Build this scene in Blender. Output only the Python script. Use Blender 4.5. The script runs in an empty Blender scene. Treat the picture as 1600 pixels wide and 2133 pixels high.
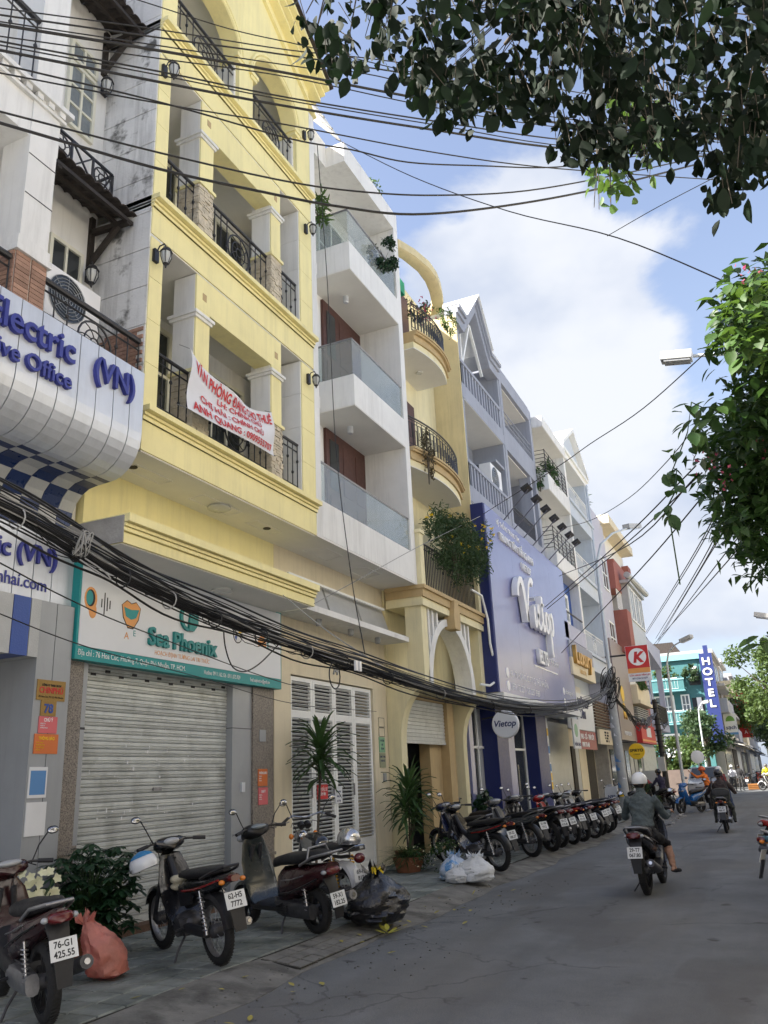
import bpy, bmesh, math, random
import numpy as np
from mathutils import Vector, Matrix, noise
R = random.Random(11)
PI = math.pi
scene = bpy.context.scene
COL = scene.collection

# ------------------------------------------------------------------ camera
cam_d = bpy.data.cameras.new('camera')
cam = bpy.data.objects.new('camera', cam_d)
COL.objects.link(cam)
cam_d.sensor_fit = 'HORIZONTAL'
cam_d.sensor_width = 36.0
cam_d.lens = 36.0 * 1724.04 / 1600.0
cam_d.clip_start = 0.05
cam_d.clip_end = 4000
cam.matrix_world = Matrix(((0.90813652, 0.16750213, 0.38370704, 0),
                           (0.41631733, -0.26417227, -0.86999591, 0),
                           (-0.0443614, 0.94981896, -0.30963853, 1.6),
                           (0, 0, 0, 1)))
scene.camera = cam
scene.render.resolution_x, scene.render.resolution_y = 768, 1024

# ------------------------------------------------------------------ light, sky, exposure
SUN_DIR = Vector((-0.60, -0.42, 0.68)).normalized()      # towards the sun
EL = math.asin(SUN_DIR.z)
AZ = math.atan2(SUN_DIR.x, SUN_DIR.y)
world = bpy.data.worlds.new('World')
scene.world = world
world.use_nodes = True
nt = world.node_tree
nt.nodes.clear()
def N(tree, t, **kw):
    n = tree.nodes.new(t)
    for k, v in kw.items(): setattr(n, k, v)
    return n
def L(tree, a, b): tree.links.new(a, b)
wo = N(nt, 'ShaderNodeOutputWorld'); bg = N(nt, 'ShaderNodeBackground')
sky = N(nt, 'ShaderNodeTexSky', sky_type='NISHITA')
sky.sun_disc = False; sky.sun_elevation = EL; sky.sun_rotation = AZ
sky.air_density = 1.0; sky.dust_density = 1.6; sky.ozone_density = 1.5
tc = N(nt, 'ShaderNodeTexCoord')
mp = N(nt, 'ShaderNodeMapping'); mp.inputs['Scale'].default_value = (1, 1, 1.5); mp.inputs['Location'].default_value = (0.35, 0.1, 0.2)
L(nt, tc.outputs['Generated'], mp.inputs['Vector'])
cn = N(nt, 'ShaderNodeTexNoise'); cn.inputs['Scale'].default_value = 4.2; cn.inputs['Detail'].default_value = 9; cn.inputs['Roughness'].default_value = 0.56; cn.inputs['Distortion'].default_value = 0.25
L(nt, mp.outputs['Vector'], cn.inputs['Vector'])
def bump_dir(d, a, b):
    v = N(nt, 'ShaderNodeVectorMath', operation='DOT_PRODUCT'); v.inputs[1].default_value = Vector(d).normalized()
    L(nt, tc.outputs['Generated'], v.inputs[0])
    r = N(nt, 'ShaderNodeMapRange', interpolation_type='SMOOTHSTEP'); r.inputs['From Min'].default_value = a; r.inputs['From Max'].default_value = b
    L(nt, v.outputs['Value'], r.inputs['Value']); return r.outputs['Result']
def mth(op, a, b=None, tree=nt, clamp=False):
    m = N(tree, 'ShaderNodeMath', operation=op); m.use_clamp = clamp
    for i, q in enumerate((a, b)):
        if q is None: continue
        if isinstance(q, (int, float)): m.inputs[i].default_value = q
        else: L(tree, q, m.inputs[i])
    return m.outputs[0]
CLOUDS = [((-0.20, 0.815, 0.545), 0.982, 0.998, 0.30), ((-0.10, 0.84, 0.53), 0.988, 0.998, 0.24), ((-0.17, 0.885, 0.43), 0.980, 0.998, 0.22),
          ((0.10, 0.85, 0.52), 0.984, 0.998, 0.22), ((-0.10, 0.955, 0.28), 0.968, 0.999, 0.22),
          ((-0.231, 0.703, 0.673), 0.975, 0.999, -0.14), ((0.0, 0.81, 0.585), 0.989, 0.999, -0.34), ((-0.06, 0.90, 0.43), 0.988, 0.9995, -0.24)]
dens = mth('ADD', mth('MULTIPLY', cn.outputs['Fac'], 1.15), -0.135)
for d, a, b, w in CLOUDS:
    dens = mth('ADD', dens, mth('MULTIPLY', bump_dir(d, a, b), w))
sep = N(nt, 'ShaderNodeSeparateXYZ'); L(nt, tc.outputs['Generated'], sep.inputs[0])
hz = N(nt, 'ShaderNodeMapRange'); hz.inputs['From Min'].default_value = 0.62; hz.inputs['From Max'].default_value = 0.05; L(nt, sep.outputs['Z'], hz.inputs['Value'])
cr = N(nt, 'ShaderNodeMapRange', interpolation_type='SMOOTHSTEP'); cr.inputs['From Min'].default_value = 0.50; cr.inputs['From Max'].default_value = 0.66
L(nt, dens, cr.inputs['Value'])
cfac = mth('MULTIPLY', cr.outputs['Result'], 0.92)
# thin veil of humid air near the horizon
veil = mth('ADD', mth('MULTIPLY', hz.outputs['Result'], 0.72), 0.06)
mixv = N(nt, 'ShaderNodeMix', data_type='RGBA'); L(nt, veil, mixv.inputs[0])
gain = N(nt, 'ShaderNodeMix', data_type='RGBA', blend_type='MULTIPLY'); gain.inputs[0].default_value = 1; L(nt, sky.outputs['Color'], gain.inputs[6]); gain.inputs[7].default_value = (0.84, 0.71, 0.65, 1); L(nt, gain.outputs[2], mixv.inputs[6]); mixv.inputs[7].default_value = (1.12, 1.38, 1.80, 1)
mixc = N(nt, 'ShaderNodeMix', data_type='RGBA'); L(nt, cfac, mixc.inputs[0])
L(nt, mixv.outputs[2], mixc.inputs[6])
shade = N(nt, 'ShaderNodeMix', data_type='RGBA')
cn2 = N(nt, 'ShaderNodeTexNoise'); cn2.inputs['Scale'].default_value = 3.4; cn2.inputs['Detail'].default_value = 5
L(nt, mp.outputs['Vector'], cn2.inputs['Vector'])
sr = N(nt, 'ShaderNodeMapRange', interpolation_type='SMOOTHSTEP'); sr.inputs['From Min'].default_value = 0.38; sr.inputs['From Max'].default_value = 0.64; L(nt, cn2.outputs['Fac'], sr.inputs['Value']); L(nt, sr.outputs['Result'], shade.inputs[0])
shade.inputs[6].default_value = (1.98, 2.03, 2.14, 1); shade.inputs[7].default_value = (1.26, 1.42, 1.76, 1)
L(nt, shade.outputs[2], mixc.inputs[7])
L(nt, mixc.outputs[2], bg.inputs['Color'])
bg.inputs['Strength'].default_value = 0.15
L(nt, bg.outputs[0], wo.inputs['Surface'])

sun_d = bpy.data.lights.new('sun', 'SUN'); sun_d.energy = 5.0; sun_d.angle = math.radians(0.6); sun_d.color = (1.0, 0.95, 0.87)
sun = bpy.data.objects.new('sun', sun_d); COL.objects.link(sun)
sun.rotation_euler = SUN_DIR.to_track_quat('Z', 'Y').to_euler()
vs = scene.view_settings
vs.view_transform = 'Standard'; vs.look = 'None'; vs.gamma = 1; vs.use_curve_mapping = False
vs.exposure = 1.7
try:
    scene.cycles.max_bounces = 8; scene.cycles.diffuse_bounces = 5; scene.cycles.transparent_max_bounces = 12
except Exception: pass

# ------------------------------------------------------------------ materials
def srgb(r, g, b):
    f = lambda c: (c/255/12.92) if c/255 <= 0.04045 else ((c/255+0.055)/1.055)**2.4
    return (f(r), f(g), f(b))
MATS = {}
def mat(name, col, rough=0.7, metal=0.0, var=0.12, scale=3.0, bump=0.15, bscale=60.0, spec=0.4, streak=0.0, coat=0.0,
        trans=0.0, col2=None, c2s=6.0, c2lo=0.5, c2hi=0.6, emit=None, obj_rand=0.0, alpha=1.0, wet=0.0):
    if name in MATS: return MATS[name]
    m = bpy.data.materials.new(name); m.use_nodes = True
    t = m.node_tree; b = t.nodes['Principled BSDF']
    b.inputs['Roughness'].default_value = rough; b.inputs['Metallic'].default_value = metal
    b.inputs['Specular IOR Level'].default_value = spec
    b.inputs['Coat Weight'].default_value = coat; b.inputs['Coat Roughness'].default_value = 0.08
    tcn = N(t, 'ShaderNodeTexCoord'); geo = N(t, 'ShaderNodeNewGeometry')
    pos = geo.outputs['Position']
    base = N(t, 'ShaderNodeRGB'); base.outputs[0].default_value = (*col, 1)
    cur = base.outputs[0]
    if col2 is not None:
        nz = N(t, 'ShaderNodeTexNoise'); nz.inputs['Scale'].default_value = c2s; nz.inputs['Detail'].default_value = 6; nz.inputs['Roughness'].default_value = 0.6
        L(t, pos, nz.inputs['Vector'])
        mr = N(t, 'ShaderNodeMapRange'); mr.inputs['From Min'].default_value = c2lo; mr.inputs['From Max'].default_value = c2hi
        L(t, nz.outputs['Fac'], mr.inputs['Value'])
        mx = N(t, 'ShaderNodeMix', data_type='RGBA'); L(t, mr.outputs['Result'], mx.inputs[0]); L(t, cur, mx.inputs[6]); mx.inputs[7].default_value = (*col2, 1)
        cur = mx.outputs[2]
    if var > 0:
        nz = N(t, 'ShaderNodeTexNoise'); nz.inputs['Scale'].default_value = scale; nz.inputs['Detail'].default_value = 8; nz.inputs['Roughness'].default_value = 0.65
        L(t, pos, nz.inputs['Vector'])
        mr = N(t, 'ShaderNodeMapRange'); mr.inputs['From Min'].default_value = 0.3; mr.inputs['From Max'].default_value = 0.7; mr.inputs['To Min'].default_value = 1 - var; mr.inputs['To Max'].default_value = 1 + var*0.5
        L(t, nz.outputs['Fac'], mr.inputs['Value'])
        mx = N(t, 'ShaderNodeMix', data_type='RGBA', blend_type='MULTIPLY'); mx.inputs[0].default_value = 1
        cb = N(t, 'ShaderNodeCombineColor')
        for i in range(3): L(t, mr.outputs['Result'], cb.inputs[i])
        L(t, cur, mx.inputs[6]); L(t, cb.outputs[0], mx.inputs[7]); cur = mx.outputs[2]
    if streak > 0:       # rain streaks: noise stretched along z
        mpn = N(t, 'ShaderNodeMapping'); mpn.inputs['Scale'].default_value = (5, 5, 0.35); L(t, pos, mpn.inputs['Vector'])
        nz = N(t, 'ShaderNodeTexNoise'); nz.inputs['Scale'].default_value = 1.6; nz.inputs['Detail'].default_value = 7; nz.inputs['Roughness'].default_value = 0.7
        L(t, mpn.outputs[0], nz.inputs['Vector'])
        nb = N(t, 'ShaderNodeTexNoise'); nb.inputs['Scale'].default_value = 0.9; nb.inputs['Detail'].default_value = 3; L(t, pos, nb.inputs['Vector'])
        mr = N(t, 'ShaderNodeMapRange'); mr.inputs['From Min'].default_value = 0.5; mr.inputs['From Max'].default_value = 0.74
        L(t, mth('ADD', mth('MULTIPLY', nz.outputs['Fac'], 0.75, t), mth('MULTIPLY', nb.outputs['Fac'], 0.28, t), t), mr.inputs['Value'])
        mx = N(t, 'ShaderNodeMix', data_type='RGBA'); L(t, mth('MULTIPLY', mr.outputs['Result'], streak, t), mx.inputs[0]); L(t, cur, mx.inputs[6]); mx.inputs[7].default_value = (0.10, 0.095, 0.085, 1)
        cur = mx.outputs[2]
    if obj_rand > 0:
        oi = N(t, 'ShaderNodeObjectInfo'); hs = N(t, 'ShaderNodeHueSaturation')
        L(t, mth('ADD', mth('MULTIPLY', oi.outputs['Random'], 2*obj_rand, t), 1-obj_rand, t), hs.inputs['Value'])
        L(t, cur, hs.inputs['Color']); cur = hs.outputs[0]
    L(t, cur, b.inputs['Base Color'])
    if wet or True:
        nz = N(t, 'ShaderNodeTexNoise'); nz.inputs['Scale'].default_value = 14; nz.inputs['Detail'].default_value = 5; L(t, pos, nz.inputs['Vector'])
        mr = N(t, 'ShaderNodeMapRange'); rv = 0.02 if name == 'violet_billboard' else 0.1; mr.inputs['To Min'].default_value = max(0.02, rough-rv); mr.inputs['To Max'].default_value = min(1, rough+rv)
        L(t, nz.outputs['Fac'], mr.inputs['Value']); L(t, mr.outputs['Result'], b.inputs['Roughness'])
    if bump > 0:
        nz = N(t, 'ShaderNodeTexNoise'); nz.inputs['Scale'].default_value = bscale; nz.inputs['Detail'].default_value = 5; L(t, pos, nz.inputs['Vector'])
        bp = N(t, 'ShaderNodeBump'); bp.inputs['Strength'].default_value = bump; bp.inputs['Distance'].default_value = 0.02
        L(t, nz.outputs['Fac'], bp.inputs['Height']); L(t, bp.outputs[0], b.inputs['Normal'])
    if trans > 0:
        out = t.nodes['Material Output']; tr = N(t, 'ShaderNodeBsdfTranslucent'); ms = N(t, 'ShaderNodeMixShader')
        hs = N(t, 'ShaderNodeHueSaturation'); hs.inputs['Value'].default_value = 1.9; hs.inputs['Hue'].default_value = 0.475; hs.inputs['Saturation'].default_value = 1.1
        L(t, cur, hs.inputs['Color']); L(t, hs.outputs[0], tr.inputs['Color'])
        ms.inputs[0].default_value = trans; L(t, b.outputs[0], ms.inputs[1]); L(t, tr.outputs[0], ms.inputs[2]); L(t, ms.outputs[0], out.inputs['Surface'])
    if emit: b.inputs['Emission Color'].default_value = (*emit[0], 1); b.inputs['Emission Strength'].default_value = emit[1]
    MATS[name] = m
    return m
def glass_mat(name, col, mixf=0.35, rough=0.03):
    m = bpy.data.materials.new(name); m.use_nodes = True; t = m.node_tree; t.nodes.clear()
    out = N(t, 'ShaderNodeOutputMaterial'); tr = N(t, 'ShaderNodeBsdfTransparent'); tr.inputs[0].default_value = (*col, 1)
    gl = N(t, 'ShaderNodeBsdfGlossy'); gl.inputs['Roughness'].default_value = rough
    df = N(t, 'ShaderNodeBsdfDiffuse'); df.inputs[0].default_value = (0.55, 0.58, 0.57, 1)
    fr0 = N(t, 'ShaderNodeFresnel'); fr0.inputs[0].default_value = 1.5; gm = N(t, 'ShaderNodeNewGeometry')
    fr = mth('MULTIPLY', fr0.outputs[0], mth('SUBTRACT', 1.0, gm.outputs['Backfacing'], t), t)
    m1 = N(t, 'ShaderNodeMixShader'); m1.inputs[0].default_value = mixf; L(t, tr.outputs[0], m1.inputs[1]); L(t, df.outputs[0], m1.inputs[2])
    m2 = N(t, 'ShaderNodeMixShader'); L(t, fr, m2.inputs[0]); L(t, m1.outputs[0], m2.inputs[1]); L(t, gl.outputs[0], m2.inputs[2])
    L(t, m2.outputs[0], out.inputs[0]); MATS[name] = m; return m

yellow = mat('yellow_paint', (0.86, 0.775, 0.40), 0.75, var=0.09, scale=1.1, streak=0.17, bump=0.06)
white_wall = mat('white_wall_paint', (0.76, 0.76, 0.74), 0.75, var=0.09, scale=1.2, streak=0.24, bump=0.06)
stained_wall = mat('stained_white_wall', (0.70, 0.70, 0.69), 0.8, var=0.10, scale=3, streak=0.55, bump=0.2, bscale=30, col2=(0.10, 0.10, 0.095), c2s=2.6, c2lo=0.57, c2hi=0.68)
soffit_m = mat('soffit_white', (0.72, 0.71, 0.67), 0.8, var=0.05, bump=0.04)
cream = mat('cream_wall', (0.72, 0.64, 0.47), 0.8, var=0.06, scale=2, streak=0.2, bump=0.08)
ochre = mat('ochre_wall', (0.70, 0.60, 0.35), 0.8, var=0.10, scale=1.6, streak=0.3, bump=0.1)
ochre_l = mat('pale_ochre', (0.76, 0.69, 0.44), 0.8, var=0.07, scale=2, streak=0.2, bump=0.08)
tan_trim = mat('tan_trim', (0.50, 0.37, 0.19), 0.75, var=0.10, streak=0.15)
greyblue = mat('grey_blue_wall', (0.34, 0.36, 0.42), 0.8, var=0.07, scale=2, streak=0.25, bump=0.08)
greyblue_d = mat('grey_wall', (0.32, 0.34, 0.39), 0.8, var=0.07, scale=2, streak=0.2, bump=0.08)
lav = mat('lavender_wall', (0.50, 0.51, 0.61), 0.8, var=0.06, streak=0.15)
palebl = mat('pale_blue_wall', (0.56, 0.62, 0.70), 0.8, var=0.06, streak=0.15)
blue_paint = mat('blue_paint', (0.03, 0.09, 0.33), 0.6, var=0.05)
red_paint = mat('brick_red_paint', (0.33, 0.115, 0.09), 0.75, var=0.1, streak=0.15)
teal_paint = mat('teal_paint', (0.06, 0.19, 0.20), 0.75, var=0.08, streak=0.15)
teal_l = mat('light_teal_trim', (0.22, 0.46, 0.50), 0.75, var=0.05)
concrete = mat('weathered_concrete', (0.36, 0.35, 0.33), 0.9, var=0.25, scale=4, streak=0.4, bump=0.3, bscale=30)
grey_far = mat('far_grey_wall', (0.46, 0.45, 0.45), 0.85, var=0.15, scale=1, streak=0.35)
grey_far2 = mat('far_pale_wall', (0.62, 0.60, 0.57), 0.85, var=0.12, scale=1, streak=0.3)
iron = mat('black_iron', (0.022, 0.022, 0.026), 0.45, var=0.2, spec=0.5, bump=0.05)
roof_tile = mat('dark_roof_tile', (0.055, 0.045, 0.04), 0.85, var=0.5, scale=12, bump=0.3)
wood_d = mat('dark_wood', (0.03, 0.024, 0.02), 0.7, var=0.3, scale=10)
wood_red = mat('red_brown_wood', (0.085, 0.036, 0.028), 0.55, var=0.25, scale=8)
pane = mat('dark_window_pane', (0.03, 0.035, 0.038), 0.08, var=0.1, spec=0.6, bump=0)
pane_l = mat('curtained_window_pane', (0.20, 0.23, 0.25), 0.12, var=0.25, scale=6, spec=0.6, bump=0)
frame_c = mat('cream_window_frame', (0.70, 0.69, 0.58), 0.6, var=0.05)
frame_w = mat('white_frame', (0.83, 0.84, 0.82), 0.5, var=0.05)
brick_m = mat('brick', (0.36, 0.22, 0.16), 0.9, var=0.25, scale=9, obj_rand=0.22, bump=0.3, bscale=80)
mortar = mat('mortar', (0.58, 0.53, 0.47), 0.95, var=0.15)
stone_m = mat('split_stone', (0.60, 0.53, 0.41), 0.9, var=0.3, scale=7, bump=0.5, bscale=40)
silver = mat('silver_panel', (0.60, 0.63, 0.68), 0.33, metal=0.35, var=0.08, scale=3, streak=0.2, spec=0.5, bump=0.02)
silver_d = mat('grey_panel', (0.33, 0.345, 0.36), 0.4, metal=0.2, var=0.06, streak=0.15, bump=0.02)
panel_navy = mat('navy_tile', (0.018, 0.035, 0.11), 0.3, var=0.1)
panel_blue = mat('blue_panel', (0.03, 0.075, 0.30), 0.35, var=0.05)
panel_pale = mat('pale_grey_tile', (0.42, 0.43, 0.43), 0.35, var=0.1)
letter_blue = mat('blue_letter', (0.035, 0.045, 0.27), 0.4, var=0.15, scale=12)
shutter_m = mat('shutter_steel', (0.55, 0.57, 0.555), 0.5, metal=0.25, var=0.12, scale=5, bump=0.05, obj_rand=0.10, col2=(0.33, 0.34, 0.32), c2s=3, c2lo=0.5, c2hi=0.8)
granite = mat('granite', (0.27, 0.235, 0.20), 0.45, var=0.3, scale=30, col2=(0.11, 0.10, 0.09), c2s=75, c2lo=0.50, c2hi=0.56, bump=0.02)
sign_white = mat('sign_white', (0.70, 0.72, 0.75), 0.45, var=0.03, bump=0)
sign_teal = mat('sign_teal', (0.015, 0.27, 0.27), 0.45, var=0.05, bump=0)
teal_letter = mat('teal_letter', (0.01, 0.22, 0.215), 0.4, var=0.05)
orange_p = mat('orange_print', (0.72, 0.33, 0.10), 0.5, var=0.05, bump=0)
black_p = mat('black_print', (0.015, 0.015, 0.017), 0.6, var=0.05, bump=0)
navy_p = mat('navy_print', (0.02, 0.03, 0.12), 0.5, var=0.05, bump=0)
white_p = mat('white_print', (0.82, 0.82, 0.82), 0.5, var=0.03, bump=0)
red_p = mat('red_print', (0.55, 0.035, 0.035), 0.55, var=0.05, bump=0)
pink_p = mat('pink_paper', (0.62, 0.14, 0.15), 0.6, var=0.06, bump=0)
orange_sign = mat('orange_notice', (0.60, 0.16, 0.04), 0.5, var=0.06, bump=0)
yellow_sign = mat('yellow_sign', (0.80, 0.52, 0.02), 0.45, var=0.04, bump=0)
gold = mat('gold_letter', (0.60, 0.36, 0.10), 0.35, metal=0.6, var=0.15)
brass = mat('brass_plate', (0.32, 0.20, 0.06), 0.4, metal=0.5, var=0.15)
green_sign = mat('green_plate', (0.22, 0.42, 0.26), 0.45, var=0.06, bump=0)
violet_board = mat('violet_billboard', (0.235, 0.25, 0.43), 0.26, var=0.07, scale=1.2, spec=0.5, bump=0)
navy_board = mat('navy_board', (0.02, 0.03, 0.14), 0.4, var=0.06, bump=0)
brown_board = mat('brown_board', (0.28, 0.225, 0.22), 0.4, var=0.05, bump=0)
glass_rail = glass_mat('balcony_glass', (0.88, 0.92, 0.90), 0.22)
frost = mat('lantern_glass', (0.55, 0.56, 0.54), 0.25, var=0.1, bump=0)
cloth = mat('banner_cloth', (0.70, 0.71, 0.75), 0.7, var=0.05, bump=0.05)
# vehicles and small things
asph_grit = mat('road_grit', (0.13, 0.128, 0.12), 0.9, var=0.4, scale=20)
tyre_m = mat('tyre_rubber', (0.018, 0.018, 0.018), 0.85, var=0.3, scale=20)
chrome = mat('chrome', (0.45, 0.45, 0.46), 0.22, metal=1.0, var=0.1, bump=0)
alu = mat('dull_aluminium', (0.30, 0.30, 0.31), 0.42, metal=0.8, var=0.25, scale=15)
engine_m = mat('engine_grey', (0.075, 0.075, 0.08), 0.5, metal=0.5, var=0.35, scale=20)
blk_plastic = mat('black_plastic', (0.018, 0.018, 0.02), 0.38, var=0.25, scale=12, bump=0.08, bscale=200)
seat_m = mat('black_vinyl', (0.016, 0.016, 0.018), 0.5, var=0.2, scale=9, bump=0.25, bscale=120)
lens_red = mat('red_lens', (0.085, 0.006, 0.008), 0.15, var=0.05, spec=0.6, bump=0)
lens_orange = mat('orange_lens', (0.65, 0.20, 0.02), 0.12, var=0.05, spec=0.6, bump=0)
lens_clear = mat('clear_lens', (0.32, 0.33, 0.34), 0.08, var=0.05, spec=0.7, bump=0)
plate_m = mat('white_plate', (0.62, 0.63, 0.62), 0.45, var=0.06, bump=0)
mirror_m = mat('mirror_glass', (0.35, 0.36, 0.38), 0.12, metal=1.0, var=0, bump=0)
PAINT = {k: mat(k + '_paint', c, 0.25, var=0.15, scale=6, coat=0.6, bump=0.02, bscale=20) for k, c in dict(
    black=(0.012, 0.012, 0.014), maroon=(0.030, 0.007, 0.009), darkgreen=(0.018, 0.026, 0.028), red=(0.34, 0.018, 0.018), blue_gloss=(0.012, 0.10, 0.30), white_gloss=(0.66, 0.66, 0.65),
    grey_gloss=(0.11, 0.115, 0.12), navy=(0.012, 0.018, 0.055), silver_gloss=(0.38, 0.39, 0.40), teal_gloss=(0.05, 0.13, 0.17)).items()}
spring_y = mat('yellow_spring', (0.65, 0.36, 0.02), 0.4, var=0.1)
rust = mat('rusty_steel', (0.13, 0.08, 0.055), 0.8, metal=0.3, var=0.4, scale=25)
# ground
asphalt = mat('asphalt', (0.145, 0.156, 0.165), 0.86, var=0.28, scale=1.4, bump=0.55, bscale=90, col2=(0.122, 0.132, 0.14), c2s=0.55, c2lo=0.46, c2hi=0.62, spec=0.35)
def asphalt_detail(m):
    t = m.node_tree; b = t.nodes['Principled BSDF']; geo = N(t, 'ShaderNodeNewGeometry'); P_ = geo.outputs['Position']
    cur = b.inputs['Base Color'].links[0].from_socket
    def layer(fac, col, k):
        nonlocal cur
        mx = N(t, 'ShaderNodeMix', data_type='RGBA'); L(t, mth('MULTIPLY', fac, k, t), mx.inputs[0]); L(t, cur, mx.inputs[6]); mx.inputs[7].default_value = (*col, 1); cur = mx.outputs[2]
    def noise_(sc, lo, hi, det=4, scale=(1,1,1), dist=0.0):
        mpn = N(t, 'ShaderNodeMapping'); mpn.inputs['Scale'].default_value = scale; L(t, P_, mpn.inputs['Vector'])
        nz = N(t, 'ShaderNodeTexNoise'); nz.inputs['Scale'].default_value = sc; nz.inputs['Detail'].default_value = det; nz.inputs['Distortion'].default_value = dist; L(t, mpn.outputs[0], nz.inputs['Vector'])
        mr = N(t, 'ShaderNodeMapRange'); mr.inputs['From Min'].default_value = lo; mr.inputs['From Max'].default_value = hi; L(t, nz.outputs['Fac'], mr.inputs['Value']); return mr.outputs['Result']
    layer(noise_(110, .52, .62, 2), (.24,.24,.23), .5)            # pale aggregate
    layer(noise_(150, .55, .63, 2), (.04,.041,.043), .55)            # dark pits
    layer(noise_(.9, .5, .62, 3, (1.6,.13,1)), (.088,.091,.094), .5) # wheel tracks along the street
    layer(noise_(.5, .55, .57, 2, (1,.5,1), .4), (.10,.10,.10), .5)  # repaired patches
    layer(noise_(2.6, .66, .72, 5), (.022,.022,.022), .7)            # oil stains
    layer(noise_(.8, .50, .66, 5, (1,.3,1)), (.175,.17,.155), .4)     # dust
    vor = N(t, 'ShaderNodeTexVoronoi', feature='DISTANCE_TO_EDGE'); vor.inputs['Scale'].default_value = .55
    nz = N(t, 'ShaderNodeTexNoise'); nz.inputs['Scale'].default_value = 3.0; nz.inputs['Detail'].default_value = 6; L(t, P_, nz.inputs['Vector'])
    va = N(t, 'ShaderNodeVectorMath', operation='MULTIPLY_ADD'); va.inputs[1].default_value = (.55,.55,0); L(t, nz.outputs['Color'], va.inputs[0]); L(t, P_, va.inputs[2]); L(t, va.outputs[0], vor.inputs['Vector'])
    mr = N(t, 'ShaderNodeMapRange'); mr.inputs['From Min'].default_value = .012; mr.inputs['From Max'].default_value = .004; L(t, vor.outputs['Distance'], mr.inputs['Value'])
    layer(mth('MULTIPLY', mr.outputs['Result'], noise_(.35, .50, .54, 2), t), (.05,.05,.05), .5)
    L(t, cur, b.inputs['Base Color'])
asphalt_detail(asphalt)
apron_m = mat('worn_concrete_apron', (0.185, 0.182, 0.168), 0.92, var=0.4, scale=3.5, bump=0.5, bscale=40, col2=(0.10, 0.098, 0.09), c2s=2.2, c2lo=0.48, c2hi=0.62)
tile_m = mat('pavement_tile', (0.22, 0.24, 0.225), 0.85, var=0.35, scale=5, bump=0.35, bscale=70, obj_rand=0.12, col2=(0.115, 0.135, 0.125), c2s=1.8, c2lo=0.45, c2hi=0.65)
joint_m = mat('pavement_joint', (0.03, 0.029, 0.026), 0.95, var=0.3)
# plants
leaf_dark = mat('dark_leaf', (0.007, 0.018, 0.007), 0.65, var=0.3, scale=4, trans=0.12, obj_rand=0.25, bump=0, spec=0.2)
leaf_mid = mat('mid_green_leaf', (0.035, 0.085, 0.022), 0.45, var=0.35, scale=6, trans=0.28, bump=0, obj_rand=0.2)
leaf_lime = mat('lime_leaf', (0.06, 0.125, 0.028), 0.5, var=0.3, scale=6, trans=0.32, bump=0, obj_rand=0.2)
leaf_shrub = mat('shrub_leaf', (0.018, 0.05, 0.022), 0.4, var=0.35, scale=8, trans=0.15, bump=0, obj_rand=0.2)
leaf_strap = mat('strap_leaf', (0.045, 0.095, 0.03), 0.45, var=0.35, scale=9, trans=0.2, bump=0, obj_rand=0.2)
leaf_far = mat('far_leaf', (0.075, 0.125, 0.035), 0.6, var=0.45, scale=1.6, trans=0.3, bump=0)
leaf_far_d = mat('far_dark_leaf', (0.045, 0.085, 0.035), 0.6, var=0.45, scale=1.6, trans=0.25, bump=0)
bark = mat('bark', (0.10, 0.085, 0.065), 0.9, var=0.4, scale=14, bump=0.6, bscale=50)
petal_w = mat('cream_petal', (0.72, 0.72, 0.50), 0.6, var=0.1, trans=0.2, bump=0)
petal_p = mat('pink_petal', (0.55, 0.12, 0.18), 0.6, var=0.2, trans=0.2, bump=0)
petal_y = mat('yellow_petal', (0.80, 0.62, 0.03), 0.6, var=0.1, trans=0.2, bump=0)
terracotta = mat('terracotta', (0.23, 0.095, 0.05), 0.8, var=0.2, scale=6)
cable_m = mat('black_cable', (0.012, 0.012, 0.013), 0.5, var=0.2, bump=0)
cable_g = mat('grey_cable', (0.30, 0.30, 0.29), 0.5, var=0.2, bump=0)
pole_m = mat('concrete_pole', (0.38, 0.39, 0.39), 0.85, var=0.2, scale=5, bump=0.15)
pole_grey = mat('painted_pole', (0.50, 0.55, 0.58), 0.5, var=0.12, scale=4)
bag_black = mat('black_bag_plastic', (0.010, 0.010, 0.012), 0.2, var=0.15, bump=0.6, bscale=28, spec=0.6)
bag_red = mat('pink_bag_plastic', (0.56, 0.23, 0.18), 0.35, var=0.35, trans=0.25, bump=0.5, bscale=25)
bag_white = mat('white_bag_plastic', (0.66, 0.68, 0.70), 0.35, var=0.12, trans=0.15, bump=0.5, bscale=30)
helmet_blue = mat('helmet_blue', (0.03, 0.20, 0.42), 0.25, var=0.05, coat=0.5, bump=0)
paper = mat('paper', (0.68, 0.69, 0.70), 0.7, var=0.06, bump=0)
paper_blue = mat('blue_paper', (0.10, 0.24, 0.48), 0.6, var=0.06, bump=0)
green_net = mat('green_net', (0.01, 0.30, 0.18), 0.7, var=0.2)
skin_m = mat('skin', (0.34, 0.19, 0.125), 0.55, var=0.1, bump=0.05)
hair_m = mat('black_hair', (0.012, 0.010, 0.010), 0.5, var=0.2)
CL = {k: mat(k + '_cloth', c, 0.8, var=0.22, scale=9, bump=0.35, bscale=45) for k, c in dict(
    black=(0.016, 0.016, 0.018), teal_grey=(0.075, 0.095, 0.10), orange=(0.62, 0.15, 0.02), maroon=(0.16, 0.02, 0.028), red=(0.26, 0.03, 0.035),
    jeans=(0.03, 0.05, 0.11), dark_grey=(0.045, 0.045, 0.045), brown=(0.05, 0.036, 0.032), navy=(0.025, 0.022, 0.05), yellow=(0.65, 0.62, 0.03), white=(0.66, 0.66, 0.70), olive=(0.045, 0.048, 0.04)).items()}

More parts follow.
